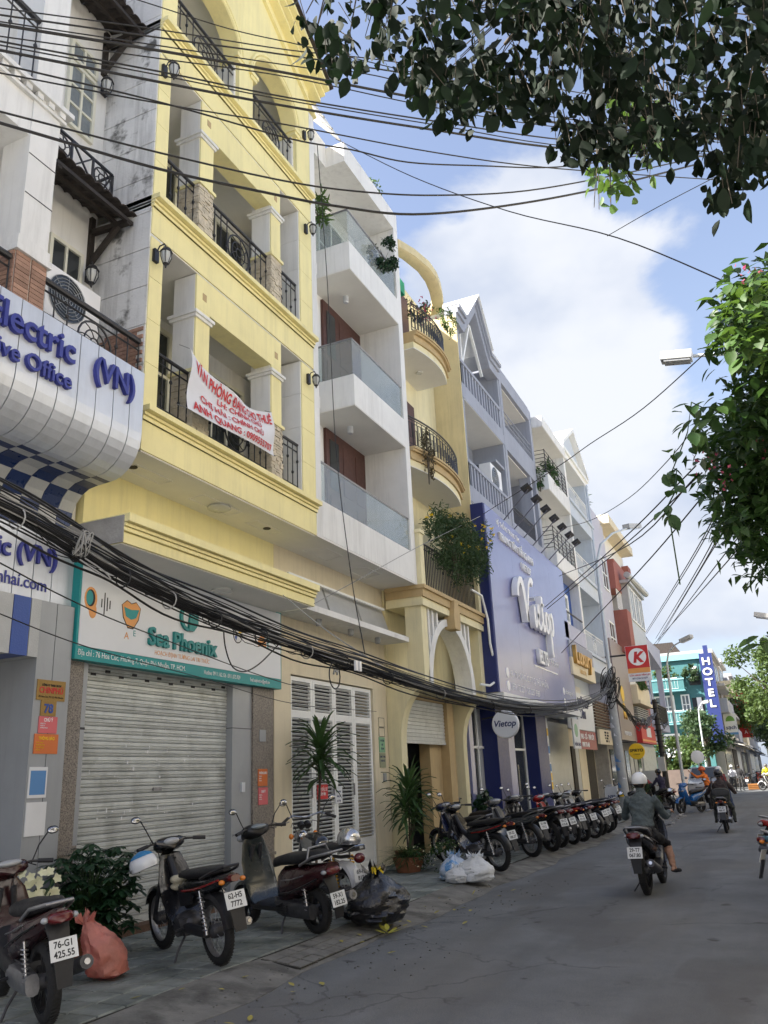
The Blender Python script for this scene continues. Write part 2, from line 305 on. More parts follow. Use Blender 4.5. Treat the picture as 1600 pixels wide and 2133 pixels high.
# ------------------------------------------------------------------ mesh builder
ORG = {}
SPLIT = {'column','jamb','pier','pier_reveal','column_base','arch_reveal','balcony_pier','hanging_fin','vent_hood','pilaster','tan_pilaster','red_band','slot','gate_handle','vent_hole','gauge','indicator','ground_wall','print_emblem','capital','handlebar_grip','front_fork','ceiling_moulding','brake_lever','grip','dentil_course','eyes','tank_panel','balcony_trim','canopy_rafter','footpeg','pier_joint','column_joint'}
def org(o): return ORG.get(o.name, Vector((0, 0, 0))) if o is not None else Vector((0, 0, 0))
class MB:
    def __init__(self): self.v = []; self.f = []; self.mi = []; self.cur = 0
    def m(self, i): self.cur = i; return self
    def add(self, vs_, fs):
        b = len(self.v); self.v += [tuple(p) for p in vs_]
        for f in fs: self.f.append([b+i for i in f]); self.mi.append(self.cur)
        return self
    def box(self, x0, x1, y0, y1, z0, z1):
        if x0 > x1: x0, x1 = x1, x0
        if y0 > y1: y0, y1 = y1, y0
        if z0 > z1: z0, z1 = z1, z0
        vs_ = [(x0,y0,z0),(x1,y0,z0),(x1,y1,z0),(x0,y1,z0),(x0,y0,z1),(x1,y0,z1),(x1,y1,z1),(x0,y1,z1)]
        return self.add(vs_, [(0,3,2,1),(4,5,6,7),(0,1,5,4),(1,2,6,5),(2,3,7,6),(3,0,4,7)])
    def bar(self, a, b, w, h=None, up=(0,0,1)):
        a = Vector(a); b = Vector(b); h = w if h is None else h
        d = (b-a).normalized(); up = Vector(up)
        if abs(d.dot(up)) > 0.98: up = Vector((1,0,0))
        s = d.cross(up).normalized(); u = s.cross(d).normalized()
        vs_ = []
        for p in (a, b):
            for i, j in ((-1,-1),(1,-1),(1,1),(-1,1)): vs_.append(p + s*(i*w/2) + u*(j*h/2))
        return self.add(vs_, [(0,1,2,3),(7,6,5,4),(0,4,5,1),(1,5,6,2),(2,6,7,3),(3,7,4,0)])
    def prism(self, poly, axis, a, b):
        def P(p, t):
            return (t, p[0], p[1]) if axis == 'x' else ((p[0], t, p[1]) if axis == 'y' else (p[0], p[1], t))
        n = len(poly); vs_ = [P(p, a) for p in poly] + [P(p, b) for p in poly]
        fs = [tuple(range(n)), tuple(range(2*n-1, n-1, -1))] + [(i, i+n, (i+1) % n+n, (i+1) % n) for i in range(n)]
        return self.add(vs_, fs)
    def tube(self, pts, r, n=6, closed=False, cap=True):
        pts = [Vector(p) for p in pts]; k = len(pts)
        rr = r if isinstance(r, (list, tuple)) else [r]*k
        vs_ = []; up = None
        for i, p in enumerate(pts):
            if closed: d = pts[(i+1) % k] - pts[i-1]
            else: d = pts[min(i+1, k-1)] - pts[max(i-1, 0)]
            if d.length < 1e-9: d = Vector((0,0,1))
            d.normalize()
            if up is None:
                up = Vector((0,0,1)) if abs(d.z) < 0.9 else Vector((1,0,0))
            s = d.cross(up)
            if s.length < 1e-6: s = d.cross(Vector((0.3,1,0.2)))
            s.normalize(); u = s.cross(d).normalized(); up = u
            for j in range(n):
                a = 2*PI*j/n; vs_.append(p + s*(math.cos(a)*rr[i]) + u*(math.sin(a)*rr[i]))
        fs = []
        for i in range(k if closed else k-1):
            i2 = (i+1) % k
            for j in range(n): fs.append((i*n+j, i*n+(j+1) % n, i2*n+(j+1) % n, i2*n+j))
        if cap and not closed: fs += [tuple(range(n-1, -1, -1)), tuple((k-1)*n+j for j in range(n))]
        return self.add(vs_, fs)
    def ring(self, c, R_, r, axis='y', n=24, k=6, a0=0, a1=2*PI):
        c = Vector(c); full = abs(a1-a0-2*PI) < 1e-6
        pts = []
        for i in range(n if full else n+1):
            a = a0+(a1-a0)*i/n; x, y = math.cos(a)*R_, math.sin(a)*R_
            pts.append(c + (Vector((x,0,y)) if axis == 'y' else Vector((0,x,y)) if axis == 'x' else Vector((x,y,0))))
        return self.tube(pts, r, k, closed=full)
    def lathe(self, prof, c, axis='z', n=16, cap=True):
        c = Vector(c); vs_ = []
        for r_, h in prof:
            for j in range(n):
                a = 2*PI*j/n; x, y = math.cos(a)*r_, math.sin(a)*r_
                vs_.append(c + (Vector((x,y,h)) if axis == 'z' else Vector((h,x,y)) if axis == 'x' else Vector((y,h,x))))
        k = len(prof); fs = [(i*n+j, i*n+(j+1) % n, (i+1)*n+(j+1) % n, (i+1)*n+j) for i in range(k-1) for j in range(n)]
        if cap: fs += [tuple(range(n-1, -1, -1)), tuple((k-1)*n+j for j in range(n))]
        return self.add(vs_, fs)
    def ell(self, c, r, n=12, k=8, rot=None):
        c = Vector(c); r = (r, r, r) if isinstance(r, (int, float)) else r
        vs_ = []
        for i in range(1, k):
            th = PI*i/k
            for j in range(n):
                a = 2*PI*j/n; p = Vector((r[0]*math.sin(th)*math.cos(a), r[1]*math.sin(th)*math.sin(a), r[2]*math.cos(th)))
                vs_.append(c + (rot @ p if rot else p))
        t = Vector((0,0,r[2])); b = -t
        vs_ += [c + (rot @ t if rot else t), c + (rot @ b if rot else b)]
        T = (k-1)*n
        fs = [(i*n+j, (i+1)*n+j, (i+1)*n+(j+1) % n, i*n+(j+1) % n) for i in range(k-2) for j in range(n)]
        fs += [(T, j, (j+1) % n) for j in range(n)] + [(T+1, (k-2)*n+(j+1) % n, (k-2)*n+j) for j in range(n)]
        return self.add(vs_, fs)
    def loft(self, secs, cap=True):
        n = len(secs[0]); vs_ = [p for s in secs for p in s]
        fs = [(i*n+j, i*n+(j+1) % n, (i+1)*n+(j+1) % n, (i+1)*n+j) for i in range(len(secs)-1) for j in range(n)]
        if cap: fs += [tuple(range(n-1, -1, -1)), tuple((len(secs)-1)*n+j for j in range(n))]
        return self.add(vs_, fs)
    def mesh(self, name, mats, off=(0,0,0), smooth=30):
        off = Vector(off)
        me = bpy.data.meshes.new(name)
        me.from_pydata([tuple(Vector(p)-off) for p in self.v], [], self.f)
        for m_ in (mats if isinstance(mats, (list, tuple)) else [mats]): me.materials.append(m_)
        if isinstance(mats, (list, tuple)) and len(mats) > 1: me.polygons.foreach_set('material_index', self.mi)
        bm = bmesh.new(); bm.from_mesh(me); bmesh.ops.recalc_face_normals(bm, faces=bm.faces); bm.to_mesh(me); bm.free()
        if smooth:
            me.polygons.foreach_set('use_smooth', [True]*len(me.polygons))
            try: me.set_sharp_from_angle(angle=math.radians(smooth))
            except Exception: pass
        me.update()
        return me
    def islands(self):
        pa = list(range(len(self.v)))
        def fd(i):
            while pa[i] != i: pa[i] = pa[pa[i]]; i = pa[i]
            return i
        for f in self.f:
            r = fd(f[0])
            for i in f[1:]: pa[fd(i)] = r
        out = {}
        for k, f in enumerate(self.f): out.setdefault(fd(f[0]), []).append(k)
        res = []
        for fs in out.values():
            ids = sorted({i for k in fs for i in self.f[k]}); mp_ = {i: j for j, i in enumerate(ids)}
            b = MB(); b.v = [self.v[i] for i in ids]; b.f = [[mp_[i] for i in self.f[k]] for k in fs]; b.mi = [self.mi[k] for k in fs]; res.append(b)
        return res
    def build(self, name, mats, parent=None, smooth=30, kind=None):
        if name in SPLIT and parent is not None and not kind:
            isl = self.islands()
            if len(isl) > 1: return [b.build1(name, mats, parent, smooth) for b in isl][-1]
        return self.build1(name, mats, parent, smooth, kind)
    def build1(self, name, mats, parent=None, smooth=30, kind=None):
        me = self.mesh(name, mats, org(parent), smooth)
        return link(name, me, parent, kind)
def link(name, me, parent=None, kind=None, loc=None):
    o = bpy.data.objects.new(name, me); COL.objects.link(o)
    if parent is not None: o.parent = parent; ORG[o.name] = org(parent)
    if kind: o['kind'] = kind
    if loc is not None: o.location = Vector(loc) - org(parent)
    return o
def tag(o, label, cat, group=None):
    o['label'] = label; o['category'] = cat
    if group: o['group'] = group
    return o
def thing(name, label, cat, loc=(0,0,0), group=None, rotz=0, local=False):
    o = bpy.data.objects.new(name, None); COL.objects.link(o); o.empty_display_size = 0.2
    o.location = loc; o.rotation_euler = (0, 0, rotz)
    if not local: ORG[o.name] = Vector(loc)
    return tag(o, label, cat, group)
def struct(name, mb, mats, smooth=30): return mb.build(name, mats, None, smooth, 'structure')
def bx(*b): return MB().box(*b)
FONTC = {}
def text_mesh(s, size, extrude, mats, xdir, up, origin, align='LEFT', sx=1.0, shear=0.0, bold=0.0, space=1.0, warp=None):
    cu = bpy.data.curves.new('lettering', 'FONT'); cu.body = s; cu.size = size; cu.extrude = extrude; cu.align_x = align
    cu.shear = shear; cu.offset = bold; cu.resolution_u = 3; cu.space_character = space
    tmp = bpy.data.objects.new('lettering', cu)
    me = bpy.data.meshes.new_from_object(tmp)
    X_ = Vector(xdir); U_ = Vector(up); N_ = X_.cross(U_); O_ = Vector(origin)
    for v in me.vertices:
        c = v.co; p = (c.x*sx, c.y, c.z)
        v.co = warp(p) if warp else O_ + X_*p[0] + U_*p[1] + N_*p[2]
    me.materials.clear(); me.materials.append(mats)
    bpy.data.objects.remove(tmp); bpy.data.curves.remove(cu)
    return me
def text(name, s, size, origin, m, parent, extrude=0.004, align='LEFT', xdir=(0,1,0), up=(0,0,1), sx=1.0, shear=0.0, bold=0.0, space=1.0):
    me = text_mesh(s, size, extrude, m, xdir, up, Vector(origin)-org(parent), align, sx, shear, bold, space)
    return link(name, me, parent)
class Fr:                      # facade frame: u along the wall, v up, w out of the wall
    def __init__(self, o, u=(0,1,0), w=(1,0,0)): self.o = Vector(o); self.u = Vector(u); self.w = Vector(w)
    def p(self, u, v, w): return self.o + self.u*u + Vector((0,0,v)) + self.w*w
    def box(self, mb, u0, u1, v0, v1, w0, w1):
        c = [self.p(u, v, w) for w in (w0, w1) for v in (v0, v1) for u in (u0, u1)]
        return mb.add(c, [(0,1,3,2),(4,6,7,5),(0,4,5,1),(2,3,7,6),(0,2,6,4),(1,5,7,3)])
def window(h, fr, u0, u1, v0, v1, cols=2, rows=2, fm=None, pm=None, fw=0.06, d=0.05, w=0.0, name='window', bars=None):
    fm = fm or frame_w; pm = pm or pane
    b = MB()
    fr.box(b, u0, u0+fw, v0, v1, w, w+d); fr.box(b, u1-fw, u1, v0, v1, w, w+d)
    fr.box(b, u0+fw, u1-fw, v0, v0+fw, w, w+d); fr.box(b, u0+fw, u1-fw, v1-fw, v1, w, w+d)
    cw = (u1-u0-2*fw)/cols; rh = (v1-v0-2*fw)/rows
    for i in range(1, cols): fr.box(b, u0+fw+cw*i-fw*.35, u0+fw+cw*i+fw*.35, v0+fw, v1-fw, w, w+d*.9)
    for j in range(1, rows): fr.box(b, u0+fw, u1-fw, v0+fw+rh*j-fw*.35, v0+fw+rh*j+fw*.35, w, w+d*.85)
    o = b.build(name, fm, h)
    for i in range(cols):
        for j in range(rows):
            g = MB(); fr.box(g, u0+fw+cw*i, u0+fw+cw*(i+1), v0+fw+rh*j, v0+fw+rh*(j+1), w+0.005, w+0.02)
            g.build('pane', pm, o)
    return o
def railing(h, fr, u0, u1, v0, v1, sp=0.12, m=None, top=0.05, knob=True, circle=None, w=0.0, name='railing', r=0.009):
    b = MB()
    b.tube([fr.p(u0, v1, w), fr.p(u1, v1, w)], top/2, 8)
    b.tube([fr.p(u0, v1-0.12, w), fr.p(u1, v1-0.12, w)], 0.012, 5)
    b.tube([fr.p(u0, v0+0.03, w), fr.p(u1, v0+0.03, w)], 0.012, 5)
    n = max(1, int(round((u1-u0)/sp)))
    for i in range(n+1):
        u = u0+(u1-u0)*i/n
        if circle and abs(u-circle[0]) < circle[1]*0.96: continue
        b.tube([fr.p(u, v0, w), fr.p(u, v1, w)], r, 5)
        if knob:
            b.ell(fr.p(u, v0+(v1-v0)*(0.32 if i % 2 else 0.62), w), (0.024, 0.024, 0.03), 6, 4)
    if circle:
        cu, cr = circle; cv = (v0+v1-0.1)/2
        for rr, tt in ((cr, 0.013), (cr*0.62, 0.010), (cr*0.25, 0.010)):
            b.tube([fr.p(cu+rr*math.cos(2*PI*i/20), cv+rr*math.sin(2*PI*i/20), w) for i in range(20)], tt, 5, closed=True)
        for i in range(8):
            a = 2*PI*i/8
            b.tube([fr.p(cu+cr*f*math.cos(a+f*0.7), cv+cr*f*math.sin(a+f*0.7), w) for f in (0.25, 0.5, 0.75, 1.0)], 0.008, 4)
    return b.build(name, m or iron, h)
def lantern(h, p, s=1.0, out=(1,0,0)):
    s *= .72
    p = Vector(p); o = Vector(out)
    b = MB(); b.box(p.x-0.03, p.x+0.03, p.y-0.05*s, p.y+0.05*s, p.z-0.06, p.z+0.12)
    arm = [p+o*0.02+Vector((0,0,0.08)), p+o*0.08*s+Vector((0,0,0.19*s)), p+o*0.17*s+Vector((0,0,0.20*s)), p+o*0.21*s+Vector((0,0,0.12*s))]
    b.tube(arm, 0.012*s, 6)
    c = p+o*0.21*s
    b.lathe([(0.015*s,0.13*s),(0.06*s,0.10*s),(0.095*s,0.05*s),(0.10*s,0.03*s),(0.085*s,0.03*s)], c, n=8)
    b.lathe([(0.04*s,-0.16*s),(0.05*s,-0.17*s),(0.02*s,-0.20*s),(0.012*s,-0.24*s)], c, n=8)
    for i in range(6):
        a = 2*PI*i/6
        b.tube([c+Vector((math.cos(a)*0.085*s, math.sin(a)*0.085*s, 0.03*s)), c+Vector((math.cos(a)*0.09*s, math.sin(a)*0.09*s, -0.05*s)), c+Vector((math.cos(a)*0.048*s, math.sin(a)*0.048*s, -0.16*s))], 0.008*s, 4)
    o2 = b.build('wall_lantern', iron, h)
    MB().lathe([(0.03*s,-0.155*s),(0.075*s,-0.05*s),(0.078*s,0.028*s)], c, n=8).build('lantern_glass', frost, o2)
    return o2
def moulding(b, y0, y1, x, z, steps, side='y'):   # stepped cornice: steps = [(z0,z1,proud)]
    for z0, z1, pr in steps: b.box(x-0.3, x+pr, y0-pr*0.0, y1+pr*0.0, z+z0, z+z1)
# ------------------------------------------------------------------ ground
g = MB(); g.add([(-700,-300,0),(700,-300,0),(700,1500,0),(-700,1500,0)], [(0,1,2,3)])
struct('road', g, asphalt, 0)
PE, KE = -4.72, -4.18           # pavement edge, outer edge of the sloping concrete apron
def wob(y): return 0.05*math.sin(y*1.3)+0.04*math.sin(y*3.1+1)
b = MB(); ys = [-6+0.35*i for i in range(int(55/0.35)+1)]
secs = []
for y in ys:
    z1 = 0.088+0.008*math.sin(y*2.2); o = wob(y)
    secs.append([(PE-0.02,y,-0.05),(PE-0.02,y,z1),(PE+0.16+o*.4,y,z1-0.012),(PE+0.36+o*.5,y,0.035+0.012*math.sin(y*1.7)),(KE+o,y,0.004),(KE+o,y,-0.05)])
b.loft(secs); struct('kerb_apron', b, apron_m, 60)
pv = struct('pavement', bx(-9.5, PE-0.0, -6, 49, -0.02, 0.086), joint_m, 0)
TS = 0.30
tm = MB(); e = 0.006
tm.add([(-TS/2+e,-TS/2+e,0),(TS/2-e,-TS/2+e,0),(TS/2-e,TS/2-e,0),(-TS/2+e,TS/2-e,0),(-TS/2+.014,-TS/2+.014,.014),(TS/2-.014,-TS/2+.014,.014),(TS/2-.014,TS/2-.014,.014),(-TS/2+.014,TS/2-.014,.014)],
       [(4,5,6,7),(0,1,5,4),(1,2,6,5),(2,3,7,6),(3,0,4,7)])
tile_me = tm.mesh('pavement_tile', tile_m, (0,0,0), 0)
rest = MB(); cnt = 0
nx = 8
for j in range(int(42/TS)):
    for i in range(nx):
        x = PE-0.16-TS*i; y = 3.6+TS*j; z = 0.084+R.uniform(-.003,.003)
        if cnt < 300 and y < 15:
            o = link('tile', tile_me, pv, None, (x, y, z)); o.rotation_euler = (R.uniform(-.008,.008), R.uniform(-.008,.008), 0); cnt += 1
        else:
            e = .006; h = z+.014
            rest.add([(x-TS/2+e,y-TS/2+e,h),(x+TS/2-e,y-TS/2+e,h),(x+TS/2-e,y+TS/2-e,h),(x-TS/2+e,y+TS/2-e,h)], [(0,1,2,3)])
rest.build('tile', tile_m, pv, 0, 'stuff')
# small square slabs set flush in the sloping apron beside the black sack
gr = struct('gully_slab', MB().prism([(-4.68,.02),(-4.26,.02),(-4.26,.030),(-4.68,.086)], 'y', 7.3, 9.6), joint_m, 0)
gme = bx(-.066,.066,-.104,.104,-.02,.006).mesh('slab_tile', apron_m, (0,0,0), 0)
for i in range(10):
    for j in range(3):
        o = link('slab_tile', gme, gr, None, (-4.61+j*.142, 7.42+i*.225, .079-.0189*j+R.uniform(-.002,.002))); o.rotation_euler = (0,.132,0)
struct('side_pavement', bx(-30,-5.4,59,400,-0.02,0.1), concrete, 0)
struct('right_pavement', bx(1.4,9,3.0,48,-0.02,0.1), concrete, 0)

# ------------------------------------------------------------------ house 78: office with silver fascia
H78 = thing('office_building', 'white office building at the left edge with silver fascia and blue raised letters', 'building', (-6.6, 4.5, 0))
b = MB(); b.box(-9.5,-7.1,1.0,7.03,4.6,16); b.box(-9.5,-7.6,1.0,6.44,0.1,4.6); b.build('wall', white_wall, H78)
# big pillar with grey cladding
b = MB(); b.box(-7.6,-6.92,6.44,6.93,0.1,3.62); b.build('pillar', silver_d, H78)
for y0, y1 in ((6.44,6.665),(6.675,6.92)): bx(-6.92,-6.895,y0,y1,0.1,3.61).build('cladding_panel', silver_d, H78)
for y0, y1, m in ((4.6,5.8,panel_pale),(5.81,6.06,panel_pale),(6.07,6.29,panel_blue),(6.30,6.43,panel_pale)):
    bx(-7.4,-6.88,y0,y1,3.0,3.61).build('header_panel', m, H78)
bx(-7.75,-7.55,4.6,6.44,0.1,3.0).build('door', silver_d, H78)
# profile of the curved fascia (x, z): front face down, round the corner, soffit, cove, wall
prof = [(-6.0,6.27),(-6.0,5.5)]
for i in range(1, 9): a = PI/2*i/8; prof.append((-6.42+0.42*math.cos(a), 5.5-0.5*math.sin(a)))
prof += [(-6.62,4.99)]
for i in range(1, 6): a = PI/2*i/5; prof.append((-6.62-0.36*math.sin(a), 4.99-0.40*(1-math.cos(a))))
prof += [(-6.98,4.50),(-6.98,4.40)]
def fascia_strip(y0, y1, pts, t=0.02):
    b = MB(); n = len(pts); nr = []
    for i in range(n):
        d = Vector((pts[min(i+1,n-1)][0]-pts[max(i-1,0)][0], 0, pts[min(i+1,n-1)][1]-pts[max(i-1,0)][1])).normalized()
        nr.append(Vector((d.z, 0, -d.x)))
    for i in range(n-1):
        a, c = Vector((pts[i][0],0,pts[i][1])), Vector((pts[i+1][0],0,pts[i+1][1]))
        a2, c2 = a+nr[i]*t, c+nr[i+1]*t
        q = [Vector((p.x,y,p.z)) for p in (a,c,c2,a2) for y in (y0,y1)]
        b.add(q, [(0,1,3,2),(4,6,7,5),(0,2,4,6),(1,7,5,3)] + ([(0,6,7,1)] if i == 0 else []) + ([(2,3,5,4)] if i == n-2 else []))
    return b
edges = [6.85-0.0]; sw = 0.262
ys = [6.85-0.225] 
while ys[-1] > 3.0: ys.append(ys[-1]-sw)
strips = [(ys[0], 6.85)] + [(ys[i+1], ys[i]) for i in range(len(ys)-1)]
MB().prism([(-6.022,6.24),(-6.022,5.5)]+[(-6.42+.385*math.cos(PI/2*i/6),5.5-.46*math.sin(PI/2*i/6)) for i in range(1,7)]+[(-6.62,5.035),(-7.03,5.035),(-7.03,6.24)], 'y', 3.0, 6.845).build('fascia_core', iron, H78)
for k, (y0, y1) in enumerate(strips):
    fascia_strip(y0+.006, y1-.006, prof[:10]).build('silver_panel', silver, H78, 40)
    cells = [prof[9:11]] if False else [[(-6.42,5.0),(-6.52,4.995)],[(-6.52,4.995),(-6.62,4.99)], prof[10:13], prof[12:15], [prof[15],(-6.98,4.50)], [(-6.98,4.50),(-6.98,4.40)]]
    cells = [[(-6.425,5.0),(-6.50,4.996)],[(-6.505,4.995),(-6.60,4.99)],[(-6.605,4.99),prof[11],prof[12]],[prof[12],prof[13],prof[14]],[prof[14],prof[15],(-6.98,4.52)],[(-6.98,4.515),(-6.98,4.40)]]
    for c, pts in enumerate(cells):
        fascia_strip(y0+.004, y1-.004, pts, .014).build('checker_tile', panel_navy if (k+c) % 2 == 0 else panel_pale, H78, 40)
# lower sign band
for k, (y0, y1) in enumerate(strips):
    if y1 < 4: break
    bx(-7.05,-6.97,y0+.006,y1+.105-.006 if k == 0 else y1-.006,3.62,4.39).build('sign_band_panel', silver, H78)
# loggia: columns, slabs, rails
b = MB()
b.box(-6.6,-6.2,5.10,5.47,7.12,11.6); b.box(-6.6,-6.2,1.5,1.9,7.12,11.6)
b.build('column', white_wall, H78)
b = MB(); b.box(-6.64,-6.16,5.05,5.51,6.93,7.0); b.box(-6.62,-6.18,5.07,5.49,7.0,7.12); b.build('column_base', white_wall, H78)
b = MB(); b.box(-6.59,-6.195,5.105,5.475,7.66,7.67); b.box(-6.59,-6.195,5.105,5.475,8.16,8.17)
b.build('column_joint', iron, H78)
b = MB(); b.box(-7.1,-6.22,1.5,5.50,8.40,8.86); b.box(-7.1,-6.17,1.5,5.54,8.86,8.90); b.box(-7.1,-6.12,1.5,5.60,8.97,9.03); b.build('floor_slab', white_wall, H78)
b = MB()
for i in range(26): b.box(-6.22,-6.15,5.42-i*.16,5.50-i*.16,8.90,8.97)
b.build('dentil_course', white_wall, H78)
b = MB(); b.box(-7.1,-6.5,5.5,7.03,8.92,9.0); b.build('string_course', white_wall, H78) if False else None
b = MB(); b.box(-7.1,-6.2,1.5,7.03,5.9,6.15); b.build('balcony_floor', white_wall, H78)
# brick pier (bricks are pieces)
bm_front = bx(0,.018,-.098,.098,-.024,.024).mesh('brick', brick_m, (0,0,0), 0)
bm_side = bx(-.098,.098,-.018,0,-.024,.024).mesh('brick', brick_m, (0,0,0), 0)
bx(-6.6,-6.205,5.08,5.46,6.0,6.93).build('pier_core', mortar, H78)
for r in range(17):
    z = 6.03+r*0.0545
    for k in range(2):
        o = link('brick', bm_front, H78, None, (-6.205, 5.17+k*.205+(0.0 if r % 2 else 0.0), z)); o.scale = (R.uniform(.8,1.1), .96 if k else .92, 1)
        link('brick', bm_side, H78, None, (-6.31-k*.205+(.0 if r % 2 else .0), 5.08, z))
F78 = Fr((-6.25,0,0))
railing(H78, F78, 5.48, 7.0, 6.16, 6.84, 0.19, circle=(6.28,0.26), top=0.075)
railing(H78, F78, 3.0, 5.05, 6.16, 6.84, 0.19, top=0.075)
railing(H78, F78, 3.0, 5.42, 9.03, 10.0, 0.17, top=0.075)
window(H78, Fr((-7.1,0,0)), 6.25, 6.80, 7.25, 8.22, 2, 2, frame_c, pane, .05, .05)
window(H78, Fr((-7.1,0,0)), 6.30, 6.80, 9.98, 11.02, 2, 3, frame_c, pane_l, .05, .05)
window(H78, Fr((-7.1,0,0)), 6.30, 6.80, 11.06, 11.40, 2, 1, frame_c, pane_l, .05, .05)
for zt in (8.72, 11.90):
    aw = thing('tiled_awning', 'small dark tiled awning on timber brackets over the %s window' % ('lower' if zt < 10 else 'upper'), 'awning', (-7.1, 6.5, zt), 'tiled window awnings on the white office')
    b = MB()
    for y in (5.75, 6.92):
        b.bar((-7.08,y,zt-.62),(-7.08,y,zt+.15),.07); b.bar((-7.08,y,zt-.08),(-6.45,y,zt-.12),.07); b.bar((-7.06,y,zt-.55),(-6.62,y,zt-.12),.06)
    for x, z in ((-6.47,zt-.1),(-6.75,zt+.02)): b.bar((x,5.5,z),(x,7.0,z),.05)
    b.build('bracket', wood_d, aw)
    rt = MB(); 
    prof_t = [(-.075,.0),(-.05,.028),(0,.042),(.05,.028),(.075,.0)]
    rt.loft([[(x,p[0],z+p[1]) for p in prof_t]+[(x,p[0],z+p[1]-.014) for p in reversed(prof_t)] for x, z in ((0,0),(.24,-.075))])
    tme = rt.mesh('roof_tile', roof_tile, (0,0,0), 60)
    for i in range(10):
        for j in range(3):
            link('roof_tile', tme, aw, None, (-7.1+.22*j, 5.58+i*.155, zt+.24-.075*j+R.uniform(-.006,.006)))
    bk = thing('planter_basket', 'black wrought iron basket above the %s tiled awning' % ('lower' if zt < 10 else 'upper'), 'planter basket', (-6.9, 6.4, zt+.25), 'iron baskets over the awnings')
    b = MB(); z0, z1 = zt+.28, zt+.66; ya, yb = 5.8, 6.86; xf = -6.72
    for z in (z0, z1):
        b.bar((xf,ya,z),(xf,yb,z),.028); b.bar((xf,ya,z),(-7.1,ya,z),.028); b.bar((xf,yb,z),(-7.1,yb,z),.028)
    for y in (ya, ya+.35, yb-.35, yb): b.bar((xf,y,z0),(xf,y,z1),.026)
    b.bar((xf,ya+.35,z0),(xf,yb-.35,z1),.02); b.bar((xf,ya+.35,z1),(xf,yb-.35,z0),.02)
    b.bar((xf,yb,z0),(-7.1,yb,z1),.018); b.bar((xf,yb,z1),(-7.1,yb,z0),.018)
    for cy in (ya+.175, yb-.175):
        b.ring((xf,cy,(z0+z1)/2), .15, .012, 'x', 20, 5); b.ring((xf,cy,(z0+z1)/2), .07, .010, 'x', 14, 5)
        for i in range(6):
            a = 2*PI*i/6; b.bar((xf,cy+.07*math.cos(a),(z0+z1)/2+.07*math.sin(a)),(xf,cy+.15*math.cos(a+.4),(z0+z1)/2+.15*math.sin(a+.4)),.012)
    b.build('frame', iron, bk)
    for i in range(13): bx(-7.1,xf,ya+.02+i*.082,ya+.06+i*.082,z0-.012,z0+.004).build('slat', iron, bk, 0)
lantern(H78, (-7.08, 6.93, 7.95), 1.25, (0.75,-0.45,0)); lantern(H78, (-7.08, 6.95, 11.02), 1.25, (0.75,-0.45,0)); lantern(H78, (-6.9, 4.95, 7.6), 1.2, (1,0,0))
# lettering of the office
text('fascia_letters', 'Electric', 0.40, (-5.995,4.62,5.86), letter_blue, H78, .045, bold=.006, sx=0.93)
text('fascia_letters', '(VN)', 0.37, (-5.995,6.02,5.86), letter_blue, H78, .045, bold=.006, sx=0.86)
text('fascia_letters', 'ative Office', 0.25, (-5.995,4.60,5.56), letter_blue, H78, .04, bold=.004, sx=0.97)
text('band_letters', 'Electric (VN)', 0.28, (-6.965,5.18,4.02), letter_blue, H78, .03, bold=.005)
text('band_letters', 'hanamkimhai.com', 0.19, (-6.962,5.22,3.73), letter_blue, H78, .002, bold=.002, sx=0.98)
ac1 = thing('air_conditioner', 'white air conditioner outdoor unit behind the iron rail of the white office', 'air conditioner', (-6.95, 6.3, 6.75), 'air conditioner outdoor units')
def ac_unit(root, fr, u0, u1, v0, v1, d=.28):
    b = MB(); fr.box(b, u0, u1, v0, v1, -d, 0); b.build('casing', white_p, root)
    cu, cv, r = u0+(u1-u0)*.38, (v0+v1)/2, (v1-v0)*.44
    b = MB()
    for i in range(7): rr = r*(i+1)/7; b.tube([fr.p(cu+rr*math.cos(2*PI*k/22), cv+rr*math.sin(2*PI*k/22), .012) for k in range(22)], .005, 4, closed=True)
    for k in range(8): a = 2*PI*k/8; b.tube([fr.p(cu, cv, .012), fr.p(cu+r*math.cos(a), cv+r*math.sin(a), .012)], .004, 4)
    b.build('fan_grille', silver_d, root)
    b = MB(); b.add([fr.p(cu+r*math.cos(2*PI*k/22), cv+r*math.sin(2*PI*k/22), .004) for k in range(22)], [tuple(range(22))]); b.build('fan_opening', pane, root, 0)
ac_unit(ac1, Fr((-6.72,0,0)), 5.95, 6.80, 6.84, 7.50)
bx(-7.05,-6.75,5.9,6.85,6.6,6.84).build('stand', wood_d, ac1)
# small plates and notices on the pillar
def notice(name, label, y0, y1, z0, z1, m, lines, hdr=None, x=-6.895, ink=None, group=None, border=None):
    o = thing(name, label, 'notice', (x, (y0+y1)/2, z0), group)
    bx(x+.002, x+.010, y0, y1, z0, z1).build('board', m, o)
    if border:
        bx(x+.0105, x+.012, y0+.02, y1-.02, z0+.03, z1-.035).build('border', border, o)
    if hdr: text('heading', hdr[0], hdr[1], (x+.0115, y0+(y1-y0)*.5, z1-(z1-z0)*.30), hdr[2], o, .001, 'CENTER', sx=.8, bold=.001)
    for k, ln in enumerate(lines):
        text('small_print', ln, (z1-z0)*.095, (x+.0115, y0+(y1-y0)*.08, z1-(z1-z0)*(.46+.125*k)), ink or white_p, o, .0008, sx=.62)
    return o
o = notice('name_plate', 'brass company name plate at the top of the grey pillar', 6.47, 6.86, 2.57, 2.78, brass, [], ('CÔNG TY TNHH TM DV', .03, black_p))
text('heading', 'CHINPHÚ', .088, (-6.883, 6.665, 2.645), red_p, o, .001, 'CENTER', sx=.85, bold=.002); text('small_print', '78 Hoa Cúc, P.7, Q. Phú Nhuận', .026, (-6.883, 6.665, 2.598), black_p, o, .001, 'CENTER')
